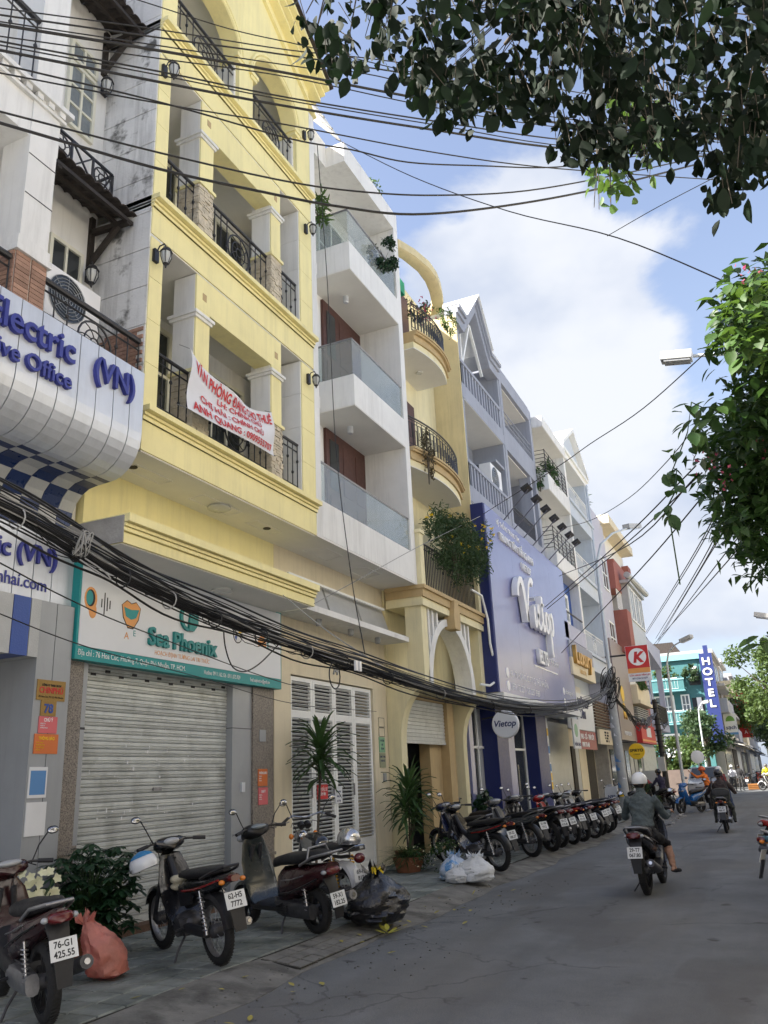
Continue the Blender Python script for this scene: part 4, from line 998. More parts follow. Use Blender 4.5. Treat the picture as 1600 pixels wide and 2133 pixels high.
b = MB(); b.box(-7.0,-6.2,15.84,19.24,3.36,3.42); b.build('ledge', ochre_l, H72)
# white arch ring and hanging fins
yc, ri, ro = 17.27, 1.24, 1.47
pin = [(yc+ri*math.cos(PI-PI*i/24), 3.42+1.38*math.sin(PI-PI*i/24)) for i in range(25)]
pout = [(yc+ro*math.cos(PI-PI*i/24), 3.42+1.54*math.sin(PI-PI*i/24)) for i in range(25)]
b = MB()
for i in range(24):
    q = [pin[i],pin[i+1],pout[i+1],pout[i]]
    b.prism(q, 'x', -6.55, -6.14)
b.build('arch', white_wall, H72, 20)
b = MB()
for y in (16.0,16.24,16.50,18.02,18.28,18.54):
    zt = 3.42+1.54*math.sqrt(max(0,1-((y-yc)/ro)**2)); b.box(-6.52,-6.15,y-.045,y+.045,zt-.05,5.0)
b.build('hanging_fin', white_wall, H72)
b = MB(); b.box(-6.9,-6.07,15.50,19.56,5.0,5.13); b.box(-6.9,-6.10,15.52,19.54,5.13,5.18); b.build('entablature', ochre_l, H72)
b = MB(); b.box(-6.9,-6.05,15.50,19.56,5.18,5.34); b.box(-6.9,-6.0,15.47,19.58,5.34,5.42); b.build('entablature_trim', tan_trim, H72)
MB().prism([(17.10,4.72),(17.44,4.72),(17.48,5.0),(17.38,5.36),(17.16,5.36),(17.06,5.0)], 'x', -6.2, -5.96).build('keystone', tan_trim, H72)
b = MB(); b.box(-6.35,-6.08,15.56,15.76,5.42,6.55); b.box(-6.38,-6.05,15.53,15.79,6.55,6.63); b.box(-6.35,-6.08,19.32,19.52,5.42,6.55); b.box(-6.38,-6.05,19.29,19.55,6.55,6.63); b.build('balcony_pier', ochre_l, H72)
railing(H72, Fr((-6.18,0,0)), 15.78, 19.30, 5.44, 6.42, .10, knob=False, top=.04, r=.012)
def curve_pts(pts, n=18):
    # smooth through 3 plan points (circle-ish quadratic)
    a, m_, c = [Vector((p[0],p[1],0)) for p in pts]; m2 = m_*2-(a+c)*.5
    return [a*(1-t)**2+m2*(2*t*(1-t))+c*t*t for t in [i/n for i in range(n+1)]]
for zb, plan, yend in ((8.08, ((-6.20,15.6),(-5.97,17.2),(-6.18,18.82)), 18.82), (11.2, ((-6.15,16.10),(-5.97,17.2),(-6.12,18.25)), 18.25)):
    cp = curve_pts(plan)
    def ringpoly(off): return [(p.x+off, p.y+(off*.6 if i > len(cp)-2 else 0)) for i, p in enumerate(cp)]+[(-6.95,yend+off*.6),(-6.95,plan[0][1])]
    bb = MB(); bb.prism(ringpoly(0), 'z', zb, zb+.02); bb.build('soffit', soffit_m, H72)
    bb = MB(); bb.prism(ringpoly(.0), 'z', zb+.021, zb+.17); bb.build('balcony_slab', ochre_l, H72, 20)
    bb = MB()
    for off, z0, z1 in ((.05,.17,.22),(.02,.22,.36),(.09,.36,.41),(.12,.41,.46)): bb.prism(ringpoly(off), 'z', zb+z0, zb+z1)
    bb.build('balcony_trim', tan_trim, H72, 20)
    r_ = MB(); z0, z1 = zb+.5, zb+1.22
    rp = [Vector((p.x-.02,p.y,0)) for p in cp]+[Vector((-6.9,yend-.04,0))]
    for z, t in ((z1,.02),(z1-.06,.010),(z0,.012)): r_.tube([p+Vector((0,0,z)) for p in rp], t, 6)
    for i in range(0, len(rp)-1):
        p, q = rp[i], rp[i+1]
        steps = 1 if i < len(rp)-2 else 5
        for s_ in range(steps):
            a = p.lerp(q, s_/steps); c = p.lerp(q, (s_+1)/steps)
            P_ = lambda u, v: a.lerp(c, u)+Vector((0,0,z0+(z1-.06-z0)*v))
            r_.bar(P_(0,0), P_(0,1), .012); k = i % 2
            for seg in (((.2,.12),(.2,.88)),((.2,.88),(.85,.88)),((.85,.88),(.85,.35)),((.85,.35),(.5,.35)),((.5,.35),(.5,.65)),((.2,.12),(1,.12))):
                u0, v0 = seg[0]; u1, v1 = seg[1]
                if k: v0, v1 = 1-v0, 1-v1
                r_.bar(P_(u0,v0), P_(u1,v1), .011)
    r_.build('railing', iron, H72)
    bx(-6.98,-6.93,16.0,17.9,zb+.46,zb+2.5).build('door', wood_red, H72)
MB().lathe([(.10,0),(.10,-.03),(.02,-.03)], (-6.5,17.3,11.2), n=4).build('ceiling_lamp', frost, H72)
ro_ = [Vector(p) for p in ((-6.22,15.57,0),(-6.03,16.1,0),(-5.90,16.74,0),(-5.90,17.25,0),(-5.98,17.75,0),(-6.14,18.35,0),(-6.34,18.75,0))]
sec = []
for i, p in enumerate(ro_):
    sec.append([(p.x,p.y,13.62),(p.x+.06,p.y,13.66),(p.x+.06,p.y,13.86),(p.x-.24,p.y-.06,13.86),(p.x-.24,p.y-.06,13.62)])
sec += [[(-6.90,18.8,13.62),(-6.90,18.86,13.66),(-6.90,18.86,13.86),(-6.90,18.6,13.86),(-6.90,18.6,13.62)]]
MB().loft(sec).build('roof_ring', ochre, H72, 50)
bx(-6.96,-6.6,15.6,16.9,13.2,13.55).build('shade_net', green_net, H72)
b = MB(); b.tube([(-6.02,18.62,5.88),(-5.93,19.1,5.81),(-5.90,19.36,5.26),(-5.90,19.38,4.67),(-5.90,19.72,4.02),(-5.91,19.66,3.80),(-5.95,19.25,3.66),(-6.1,18.98,3.68)], .03, 8); b.build('drain_pipe', frame_w, H72)
# ------------------------------------------------------------------ grey gabled pair behind the violet billboard
H70 = thing('grey_gabled_house', 'grey house with a pointed gable and pale balustrades behind the violet billboard', 'house', (-6.6, 21.6, 0))
XG = -6.18
YA, YB = 19.67, 23.66
b = MB(); b.box(-9.5,-7.2,YA,YB,3.4,13.9); b.box(-7.4,XG-.01,YA,YA+.14,5.4,13.6); b.box(-7.4,XG-.01,YB-.18,YB,5.4,13.9); b.build('wall', greyblue_d, H70)
def balustrade(h, y0, y1, z0, z1, x, m, sp=.26, w=.10, ang=False):
    bb = MB(); bb.box(x-.12,x+.01,y0,y1,z1-.10,z1); bb.box(x-.12,x,y0,y1,z0,z0+.12); bb.build('balustrade_rail', m, h)
    n = int((y1-y0)/sp)
    for i in range(n+1): bx(x-.09,x-.01,y0+i*(y1-y0-w)/n,y0+i*(y1-y0-w)/n+w,z0+.12,z1-.10).build('baluster', m, h)
for zb in (8.46, 11.46):
    b = MB(); b.box(-7.2,XG,YA+.0,YB,zb+.02,zb+.36); b.build('balcony_slab', greyblue, H70)
    bx(-7.2,XG-.01,YA+.02,YB-.02,zb,zb+.019).build('soffit', soffit_m, H70)
    balustrade(H70, YA+.02, YB-.19, zb+.36, zb+1.22, XG, greyblue)
    window(H70, Fr((-7.2,0,0)), YA+1.3, YB-.5, zb+.4, zb+2.4, 3, 2, frame_w, pane_l, .07)
b = MB(); b.box(-6.9,-6.2,22.5,23.4,10.55,10.63); b.build('ledge', greyblue_d, H70)
# gable: V-shaped cornice band rising to a point
pts = [(19.612,14.20),(20.25,14.16),(21.55,15.52),(22.66,14.14),(23.62,14.14)]
b = MB()
for i in range(4):
    (y0,z0),(y1,z1) = pts[i], pts[i+1]
    for dz, t, pr in ((0,.12,.12),(-.14,.13,.06),(-.42,.28,.0)):
        b.prism([(y0,z0+dz),(y1,z1+dz),(y1,z1+dz+t),(y0,z0+dz+t)], 'x', -6.5, XG+.02+pr)
b.build('gable_cornice', greyblue, H70)
b = MB()
for i in (1,2):
    (y0,z0),(y1,z1) = pts[i], pts[i+1]
    b.prism([(y0,z0+.13),(y1,z1+.13),(y1,z1+.17),(y0,z0+.17)], 'x', -8.6, XG+.2)
for i in (0,3):
    (y0,z0),(y1,z1) = pts[i], pts[i+1]; b.prism([(y0,z0+.1),(y1,z1+.1),(y1,z1+.14),(y0,z0+.14)], 'x', -8.6, XG+.15)
b.build('roof', frame_w, H70)
b = MB(); b.bar((-6.4,20.45,12.8),(-6.4,21.5,14.7),.08); b.bar((-6.4,20.5,12.9),(-6.4,20.5,13.9),.08); b.bar((-6.4,21.55,14.7),(-6.4,22.5,13.4),.08); b.bar((-6.4,20.4,12.95),(-6.4,23.4,12.95),.09); b.build('gable_frame', frame_w, H70)
b = MB(); b.prism([(20.3,13.7),(21.55,15.1),(22.66,13.7)], 'x', -7.25, -7.2); b.build('gable_wall', greyblue_d, H70)
ac2 = thing('air_conditioner', 'white air conditioner unit on the grey balcony above the violet billboard', 'air conditioner', (-6.4,22.6,9.7), 'air conditioner outdoor units')
ac_unit(ac2, Fr((-6.28,0,0)), 22.15, 23.25, 9.62, 10.42, .35)
H68 = thing('grey_flat_house', 'grey flat topped house with dark rails, between the gabled house and the white balconies', 'house', (-6.6, 25.7, 0))
YA, YB = 23.67, 27.68
b = MB(); b.box(-9.5,-7.3,YA,YB,3.4,13.9); b.box(-7.4,XG,YA,YA+.24,5.4,14.25); b.box(-7.4,XG,YB-.3,YB,5.4,14.25); b.box(-7.4,XG,YA+.24,YB-.3,13.8,14.3); b.box(-7.4,XG,YA+.24,YB-.3,11.42,12.2); b.box(-7.4,XG,YA+.24,YB-.3,8.4,9.0); b.build('wall', greyblue, H68)
b = MB(); b.box(-7.28,-6.3,YA+.25,YB-.31,13.77,13.80); b.box(-7.28,-6.3,YA+.25,YB-.31,11.39,11.42); b.build('soffit', soffit_m, H68)
bx(-6.6,XG-.02,26.7,26.9,9.0,11.42).build('mullion', greyblue, H68)
fr = Fr((-6.23,0,0))
b = MB()
for z in (12.25,12.45,12.62,12.82): b.tube([fr.p(YA+.25,z,0),fr.p(YB-.3,z,0)], .02, 6)
for i in range(28): b.tube([fr.p(YA+.3+i*.125,12.2,0),fr.p(YA+.3+i*.125,12.45,0)], .009, 4)
for i in range(6): b.tube([fr.p(YA+.3+i*.6,12.2,0),fr.p(YA+.3+i*.6,12.82,0)], .014, 4)
b.build('railing', greyblue_d, H68)
railing(H68, fr, YA+.25, 26.68, 9.0, 9.6, .11, knob=False, top=.03)
window(H68, Fr((-7.3,0,0)), 24.6, 26.4, 9.0, 11.0, 3, 2, frame_w, pane, .07)
# storefront below
SH = thing('glass_storefront', 'glass shop front with navy columns under the violet billboard', 'shop front', (-6.8, 23.5, 0))
b = MB(); b.box(-9.3,-8.6,19.67,27.9,.1,3.4); b.build('inner_wall', greyblue_d, SH)
for y0, y1, m, x in ((19.66,19.95,violet_board,-6.7),(21.45,22.45,navy_board,-6.55),(22.46,23.2,violet_board,-6.6),(25.55,26.8,navy_board,-6.55)):
    bx(-7.2,x,y0,y1,.1,3.4).build('column', m, SH)
for y0, y1, m in ((19.95,21.0,pane),(21.0,21.45,panel_pale),(23.2,24.3,pane),(24.32,25.5,pane)):
    bx(-7.0,-6.97,y0,y1,.14,3.3).build('glass_panel', m, SH)
b = MB(); 
for y in (21.0,23.22,24.31,25.5): b.box(-7.0,-6.93,y-.03,y+.03,.1,3.35)
b.box(-7.0,-6.93,19.95,25.5,2.3,2.36); b.build('mullion', frame_w, SH)
bx(-6.93,-6.9,24.1,24.14,.9,1.9).build('door_handle', chrome, SH); bx(-6.93,-6.9,24.45,24.49,.9,1.9).build('door_handle', chrome, SH)
bx(-9.3,-6.5,19.66,28.3,3.40,3.50).build('ceiling', soffit_m, SH)
bx(-6.9,-6.55,26.8,26.98,.1,3.3).build('papered_post', paper, SH)
for i in range(9): bx(-6.56,-6.545,26.8+.02*(i % 2),26.96,.6+i*.27,.82+i*.27).build('poster', R.choice([paper, paper_blue, panel_pale, yellow_sign]), SH)
b = MB(); b.box(-6.5,-5.72,19.55,28.35,3.36,3.52); b.build('canopy', white_wall, SH)
# violet billboard
BB = thing('billboard', 'huge violet billboard with raised white script lettering and navy side', 'billboard', (-5.95, 23.9, 3.5))
bx(-6.17,-5.83,19.50,19.56,3.53,8.315).build('side_panel', navy_board, BB)
for y0, y1 in ((19.56,21.75),(21.755,23.95),(23.955,26.15),(26.155,28.30)):
    bx(-6.15,-5.80,y0,y1,3.53,8.31).build('face_panel', violet_board, BB)
def stroke(pts, r, x=-5.68, m=white_p, depth=.16, name='script_letter'):
    # raised channel letter: a thick pen stroke with depth
    P3 = [Vector((0,p[0],p[1])) for p in pts]
    fine = []
    for i in range(len(P3)-1):
        a, c = P3[i], P3[i+1]; p0 = P3[i-1] if i else a; p3 = P3[i+2] if i+2 < len(P3) else c
        for s in range(5):
            t = s/5; fine.append(.5*((2*a)+(c-p0)*t+(2*p0-5*a+4*c-p3)*t*t+(3*a-p0-3*c+p3)*t**3))
    fine.append(P3[-1]); n = len(fine); L_, R_ = [], []
    for i, p in enumerate(fine):
        d = (fine[min(i+1,n-1)]-fine[max(i-1,0)]).normalized(); s = Vector((0,-d.z,d.y))
        w = r*(1.0 if d.z < 0 else .62) if abs(d.z) > .35 else r*.7
        L_.append(p+s*w); R_.append(p-s*w)
    b = MB(); b.loft([[Vector((x-depth/2,q.y,q.z)) for q in (L_[i],R_[i])]+[Vector((x+depth/2,q.y,q.z)) for q in (R_[i],L_[i])] for i in range(n)])
    return b.build(name, m, BB, 40)
o_y, o_z, k = 21.35, 5.55, 1.0
def S(pts, r=.10): stroke([(o_y+p[0]*.98, o_z+p[1]) for p in pts], r)
S([(.0,.62),(.05,.88),(.30,1.12),(.55,1.05),(.72,.6),(.86,.05)], .13); S([(.86,.05),(1.0,.6),(1.25,1.15),(1.55,1.35),(1.72,1.25)], .11)
S([(1.72,.62),(1.66,.2),(1.74,.06),(1.9,.2),(2.05,.45)], .09); S([(1.76,.82),(1.80,.86)], .09)
S([(2.05,.35),(2.25,.52),(2.28,.66),(2.15,.68),(2.05,.45),(2.10,.12),(2.28,.05),(2.48,.25)], .085)
S([(2.66,1.05),(2.60,.5),(2.62,.12),(2.74,.06),(2.88,.2)], .09); S([(2.45,.78),(2.9,.82)], .06)
S([(3.20,.62),(3.02,.55),(2.96,.25),(3.08,.06),(3.25,.12),(3.33,.4),(3.20,.62)], .085)
S([(3.52,.66),(3.50,.1),(3.47,-.4),(3.50,-.58),(3.60,-.55)], .09); S([(3.54,.5),(3.72,.66),(3.86,.52),(3.82,.2),(3.66,.06),(3.54,.15)], .085)
text('raised_lettering', 'IELTS', .55, (-5.74,23.9,4.62), white_p, BB, .05, bold=.015, sx=.82, align='CENTER'); text('print', '& TIẾNG ANH', .24, (-5.795,24.9,4.75), white_p, BB, .002, sx=.8)
bx(-5.80,-5.79,23.1,25.9,4.50,4.54).build('print_rule', white_p, BB)
text('print', 'HỆ THỐNG TRUNG TÂM', .20, (-5.795,20.5,8.0), white_p, BB, .004); text('raised_lettering', 'TRUNG TÂM TIẾNG ANH', .30, (-5.77,20.55,7.58), white_p, BB, .03)
text('raised_lettering', 'VIETOP', .30, (-5.77,22.6,7.18), white_p, BB, .03)
text('print', '68 - 70 HOA CÚC, P.7, Q. PHÚ NHUẬN', .24, (-5.795,20.55,3.98), white_p, BB, .002, sx=.95); text('print', '0899 172 227 - 028 2237 8989', .24, (-5.795,20.55,3.66), white_p, BB, .002, sx=.95)
for z in (4.06, 3.73): MB().prism(oval(20.3,z,.13,.13), 'x', -5.80, -5.79).build('print_dot', white_p, BB)
for z in (4.06, 3.73): MB().prism(oval(26.5,z,.11,.11), 'x', -5.80, -5.79).build('print_dot', white_p, BB)
text('print', 'ieltsvietop.vn', .2, (-5.795,26.7,4.0), white_p, BB, .002); text('print', 'vietop.edu.vn', .2, (-5.795,26.7,3.67), white_p, BB, .002)
for i in range(7):
    y = 20.9+i*1.03
    fl_ = thing('floodlight', 'black floodlight on a thin arm above the billboard, %s from the left' % ['first','second','third','fourth','fifth','sixth','seventh'][i], 'floodlight', (-5.9,y,8.3), 'floodlights above the billboard')
    MB().tube([(-5.95,y+.55,8.25),(-4.86,y-.35,8.80)], .018, 5).build('arm', alu, fl_)
    b = MB(); b.bar((-4.90,y-.55,8.84),(-4.90,y-.12,8.84),.24,.07,(-.5,0,1)); b.build('lamp_head', iron, fl_)
rs = thing('round_sign', 'round white sign with navy script lettering under the billboard', 'sign', (-5.62,18.75,2.74))
MB().lathe([(.29,-.06),(.31,-.05),(.31,.05),(.29,.06)], (0,0,0), 'y', 28).mesh('x', white_p)
b = MB(); b.lathe([(.29,-.07),(.315,-.055),(.315,.055),(.29,.07)], (-5.62,19.15,2.74), 'y', 28); b.build('sign_disc', sign_white, rs)
MB().tube([(-6.2,19.2,2.9),(-5.6,19.15,2.95)], .02, 6).build('bracket', iron, rs)
text('script', 'Vietop', .20, (-5.63,19.078,2.69), navy_p, rs, .003, 'CENTER', xdir=(1,0,0), up=(0,0,1), shear=.25, bold=.004)

# ------------------------------------------------------------------ white house with blue wall
H66 = thing('white_blue_house', 'white balcony house with a royal blue wall next to the violet billboard', 'house', (-6.4, 29.6, 0))
YA, YB, XB = 27.70, 31.55, -5.80
b = MB(); b.box(-9.5,-7.0,YA,YB,3.5,13.7); b.box(-7.0,XB-.05,YB-.3,YB,5.5,13.7); b.build('wall', white_wall, H66)
b = MB(); b.box(-8.5,XB,YA+.06,YB,13.66,14.06); b.build('roof_slab', white_wall, H66); bx(-7.0,XB-.01,YA+.08,YB,13.63,13.655).build('soffit', soffit_m, H66)
for zb, zr in ((11.20,.64),(8.35,.60)):
    b = MB(); b.box(-6.9,XB,YA+.05,YB-.3,zb+.02,zb+zr); b.build('balcony_parapet', white_wall, H66); bx(-6.9,XB-.01,YA+.06,YB-.31,zb,zb+.019).build('soffit', soffit_m, H66)
    fr = Fr((XB-.05,0,0)); b = MB()
    for i in range(6): b.tube([fr.p(YA+.1,zb+zr+.15*(i+1),0),fr.p(YB-.35,zb+zr+.15*(i+1),0)], .013, 5); b.tube([(-6.8,YA+.1,zb+zr+.15*(i+1)),fr.p(YA+.1,zb+zr+.15*(i+1),0)], .013, 5)
    for i in range(6): b.tube([fr.p(YA+.1+i*.67,zb+zr,0),fr.p(YA+.1+i*.67,zb+zr+.92,0)], .018, 5)
    b.build('railing', iron, H66)
    window(H66, Fr((-7.0,0,0)), 28.2, 29.6, zb+.3, zb+2.3, 2, 3, frame_w, pane_l, .07, name='balcony_door')
b = MB(); b.box(-7.0,-6.2,YA+.1,YB-.1,5.6,8.35); b.build('blue_wall', blue_paint, H66)
window(H66, Fr((-6.2,0,0)), 28.9, 30.4, 6.25, 7.85, 1, 3, frame_w, pane_l, .14, .08)
b = MB(); b.box(-6.2,XB-.03,YA+.05,YB-.3,5.6,5.95); b.box(-6.0,XB,YA+.05,YB-.3,5.95,6.5); b.build('balcony_parapet', lav, H66)
b = MB(); b.tube([(XB-.05,YA+.1,6.95),(XB-.05,YB-.4,6.95)], .03, 6); b.build('handrail', iron, H66)
sg2 = thing('shop_sign', 'pale shop sign with tall gold letters below the blue wall', 'sign', (-5.7,29.6,4.7))
bx(-5.95,-5.72,27.9,31.8,4.72,5.30).build('board', cream, sg2); bx(-5.95,-5.74,27.9,31.8,5.30,5.86).build('board', greyblue, sg2)
text('gold_letters', 'Luxury', .85, (-5.66,28.1,5.12), gold, sg2, .06, bold=.012, sx=1.15); text('print', 'HAIR & SPA', .22, (-5.715,29.0,4.84), gold, sg2, .002)
b = MB(); b.box(-9.3,-7.2,27.9,31.6,.1,4.6); b.build('ground_wall', greyblue_d, H66)
bx(-7.2,-6.9,28.3,31.5,.1,3.3).build('shutter', panel_pale, H66)
b = MB(); b.box(-7.2,-6.3,27.9,31.6,4.1,4.6); b.build('canopy', soffit_m, H66)
ng = thing('shop_sign', 'white and red vegetable shop sign board hung low beside the billboard', 'sign', (-6.0,30.2,2.4))
bx(-6.05,-6.0,28.2,29.2,2.36,3.32).build('board', paper, ng); bx(-6.05,-6.0,29.2,32.0,2.36,2.98).build('board', mat('dull_red_print',(.28,.05,.06),.5,var=.1,bump=0), ng); bx(-6.05,-6.0,29.2,32.0,3.0,4.25).build('board', sign_white, ng)
text('lettering', 'RAU - CỦ - TRÁI CÂY', .24, (-5.995,29.3,2.70), white_p, ng, .004, sx=1.0, bold=.005); text('lettering', '0908 776 468', .22, (-5.995,29.4,2.44), white_p, ng, .004, bold=.004)
text('lettering', 'NÔNG', .42, (-5.99,29.4,3.78), navy_p, ng, .01, bold=.012, sx=1.3); text('lettering', 'LÂM', .36, (-5.99,29.6,3.40), navy_p, ng, .01, bold=.01, sx=1.3); text('lettering', 'NÔNG SẠCH', .15, (-5.995,28.25,2.45), navy_p, ng, .003)
MB().prism(oval(28.65,2.95,.25,.22), 'x', -6.0, -5.993).build('print_emblem', green_sign, ng)

# ------------------------------------------------------------------ pale blue house with a pediment
H64 = thing('pediment_house', 'pale blue house with a triangular pediment and small white iron balconies', 'house', (-6.2, 34, 0))
YA, YB, XP = 31.6, 36.5, -5.95
b = MB(); b.box(-9.5,-6.9,YA,YB,3.2,14.0); b.box(-6.9,XP,YA,YA+.28,5.2,14.0); b.box(-6.9,XP,YB-.45,YB,5.2,14.0); b.build('wall', palebl, H64)
b = MB(); b.prism([(YA-.1,14.3),(YB+.05,14.3),((YA+YB)/2,15.75)], 'x', -6.6, XP-.08); b.build('pediment', palebl, H64)
b = MB()
b.box(-6.9,XP+.12,YA-.15,YB+.1,14.18,14.32); b.box(-6.9,XP+.04,YA-.05,YB+.05,13.95,14.18)
for sgn in (-1,1):
    ye = (YA+YB)/2+sgn*2.6; yc_ = (YA+YB)/2
    vs_ = [(x,y,z+dz) for y, z in ((yc_,15.78),(ye,14.3)) for x, dz in ((-8.5,0),(XP+.15,0),(XP+.15,.16),(-8.5,.16))]
    b.add(vs_, [(0,1,2,3),(7,6,5,4),(0,4,5,1),(1,5,6,2),(2,6,7,3),(3,7,4,0)])
b.build('cornice', frame_w, H64)
for zb in (5.3, 8.45, 11.4):
    b = MB(); b.box(-6.9,XP+.05,YA+.0,YB,zb,zb+.55); b.box(-6.9,XP+.13,YA,YB,zb+.55,zb+.66); b.build('balcony_slab', palebl, H64)
    railing(H64, Fr((XP-.05,0,0)), YA+.3, YB-.5, zb+.70, zb+1.55, .22, m=frame_w, knob=False, top=.04, circle=((YA+YB)/2,.3), r=.014)
    window(H64, Fr((-6.9,0,0)), 32.2, 35.6, zb+.7, zb+2.6, 4, 2, frame_w, pane_l, .08, name='balcony_door')
for y in (YB-.25,): 
    b = MB(); b.tube([(XP+.06,y,2.5),(XP+.06,y,14.0)], .05, 6); b.build('down_pipe', palebl, H64)
b = MB(); b.box(-9.3,-7.0,31.7,36.5,.1,3.2); b.build('ground_wall', cream, H64)
for y0, y1, m in ((32.0,32.6,wood_d),(32.62,33.2,panel_pale),(33.3,34.6,cream),(34.7,36.2,wood_d)): bx(-7.0,-6.95,y0,y1,.12,2.55).build('door', m, H64)
lvp = bx(-6.9,-6.25,33.4,37.0,3.25,4.30).build('louvre_box', panel_pale, H64)
lme = bx(-.03,.03,-1.75,1.75,-.035,.035).mesh('louvre_slat', rust, (0,0,0), 0)
for i in range(9): link('slat', lme, lvp, None, (-6.22,35.2,3.32+i*.115))
s6 = thing('shop_sign', 'cream shop sign with a dark patterned emblem under the brown louvres', 'sign', (-6.2,35.5,2.7)); bx(-6.3,-6.2,33.9,37.3,2.62,3.2).build('board', cream, s6)
for i in range(6):
    for j in range(4): 
        if (i*3+j*5) % 4: MB().prism(oval(35.0+i*.15,2.76+j*.11,.06,.045,8), 'x', -6.2, -6.19).build('print_emblem', wood_d, s6)
# lavender party wall
HL = thing('lavender_house', 'narrow lavender house wall beyond the pediment house', 'house', (-6.2,38,0))
b = MB(); b.box(-9.5,-5.98,36.52,40.0,2.9,13.2); b.build('wall', lav, HL)
for zb in (6.6,9.6): window(HL, Fr((-5.98,0,0)), 38.0, 39.4, zb, zb+1.5, 2, 2, frame_w, pane, .08)
# red house
HR = thing('red_house', 'brick red and grey house with a white flat roof beyond the lavender wall', 'house', (-6.2,43,0))
b = MB(); b.box(-9.5,-6.2,40.0,47.4,2.9,13.0); b.build('wall', white_wall, HR)
b = MB(); b.box(-7,-5.55,39.4,46.9,13.0,13.45); b.build('roof_slab', cream, HR)
b = MB(); b.box(-6.4,-5.7,40.0,42.0,9.9,11.2); b.box(-6.4,-5.85,46.4,47.4,2.9,12.4); b.box(-6.2,-5.4,40.3,41.6,6.9,8.9); b.box(-6.2,-5.8,41,46,10.9,11.6); b.build('red_band', red_paint, HR)
b = MB(); b.box(-6.2,-5.4,41.6,46.3,7.2,10.4); b.box(-6.2,-5.25,41.3,46.6,10.4,10.55); b.build('bay', panel_pale, HR)
for i in range(3): window(HR, Fr((-5.4,0,0)), 41.8+i*1.5, 43.1+i*1.5, 8.6, 10.3, 2, 1, frame_w, pane_l, .08)
railing(HR, Fr((-5.75,0,0)), 40.1, 42.0, 8.95, 9.9, .14, m=frame_w, knob=False)
b = MB(); b.tube([(-5.3,41.2,10.75),(-5.15,46.8,10.75)], .16, 10); b.build('awning_roll', panel_pale, HR)
b = MB(); b.box(-9.3,-6.6,37.4,47.4,.1,2.9); b.build('ground_wall', concrete, HR)
for i in range(7): bx(-6.6,-6.56,37.8+i*1.3,38.8+i*1.3,.15,2.5).build('door', [pane,panel_pale,silver_d][i % 3], HR)
# brown sign wall
BS = thing('brown_sign_wall', 'tall brown sign wall with a small gold emblem behind the concrete pole', 'sign', (-6.0,39,2.9))
bx(-6.2,-5.86,37.0,41.4,2.85,7.15).build('board', brown_board, BS)
for z, r in ((4.85,.22),(4.15,.2)): MB().prism(oval(38.6,z,.42 if z > 4.5 else .3,r*1.6,14), 'x', -5.86, -5.84).build('gold_emblem', yellow_sign, BS)
text('lettering', 'VERSAILLES SPA', .26, (-5.85,37.9,3.05), white_p, BS, .01); text('gold_letters', 'LA VIE', .35, (-5.85,38.2,3.75), gold, BS, .02)
cb_ = thing('stone_balcony', 'low beige stone balcony box beside the brown sign wall', 'balcony', (-5.8,43,4.7)); b = MB(); b.box(-6.2,-5.6,41.6,46.0,4.75,5.5); b.box(-6.2,-5.5,41.5,46.1,4.6,4.76); b.build('parapet', cream, cb_)
for i in range(8): bx(-6.2,-5.75,41.8,46.0,3.75+i*.1,3.79+i*.1).build('slat', panel_pale, cb_)
rd = thing('shop_sign', 'red box sign low on the front past the brown sign wall', 'sign', (-5.6,43.5,2.9)); bx(-5.9,-5.62,41.3,46.2,2.80,3.66).build('box', red_p, rd); bx(-5.63,-5.60,41.3,46.2,2.88,2.96).build('stripe', orange_p, rd); bx(-5.63,-5.60,43.0,44.5,3.1,3.55).build('emblem', sign_white, rd)
# square red sign on an arm (facing the camera)
KS = thing('convenience_sign', 'square red sign with a K in a white circle above an orange stripe', 'sign', (-4.75,36.3,5.2))
fr = Fr((-5.12,36.0,0), (1,0,0), (0,-1,0))
b = MB(); fr.box(b, 0, .92, 5.08, 6.55, -.09, 0); b.build('box', sign_white, KS)
b = MB(); fr.box(b, .012, .908, 5.62, 6.54, 0, .006); b.build('red_face', red_p, KS); b = MB(); fr.box(b, .012, .908, 5.42, 5.62, 0, .006); b.build('orange_stripe', orange_p, KS)
b = MB(); b.add([fr.p(.46+.36*math.cos(2*PI*i/28), 6.08+.36*math.sin(2*PI*i/28), .010) for i in range(28)], [tuple(range(28))]); b.build('circle', white_p, KS, 0)
text('letter', 'K', .58, fr.p(.46,5.87,.014), red_p, KS, .002, 'CENTER', xdir=(1,0,0), bold=.03, shear=.2)
text('small_print', 'CỬA HÀNG TIỆN LỢI', .085, fr.p(.46,5.30,.008), red_p, KS, .002, 'CENTER', xdir=(1,0,0), bold=.002); text('small_print', 'MỞ CỬA 24 GIỜ', .085, fr.p(.46,5.17,.008), navy_p, KS, .002, 'CENTER', xdir=(1,0,0), bold=.002)
MB().tube([(-6.2,36.05,6.2),(-5.1,36.05,6.2)], .04, 6).build('arm', iron, KS)
ys_ = thing('round_sign', 'round yellow coffee sign hanging by the leaning concrete pole', 'sign', (-5.42,38,2.3))
b = MB(); b.lathe([(.31,-.07),(.33,-.05),(.33,.05),(.31,.07)], (-5.42,37.6,2.35), 'y', 26); b.build('disc', yellow_sign, ys_)
text('lettering', 'SPIRYO', .17, (-5.42,37.525,2.33), wood_d, ys_, .003, 'CENTER', xdir=(1,0,0), bold=.004); text('lettering', 'COFFEE', .08, (-5.42,37.525,2.2), wood_d, ys_, .003, 'CENTER', xdir=(1,0,0))
MB().tube([(-6.3,37.6,2.75),(-5.4,37.6,2.75),(-5.4,37.6,2.65)], .02, 6).build('bracket', iron, ys_)
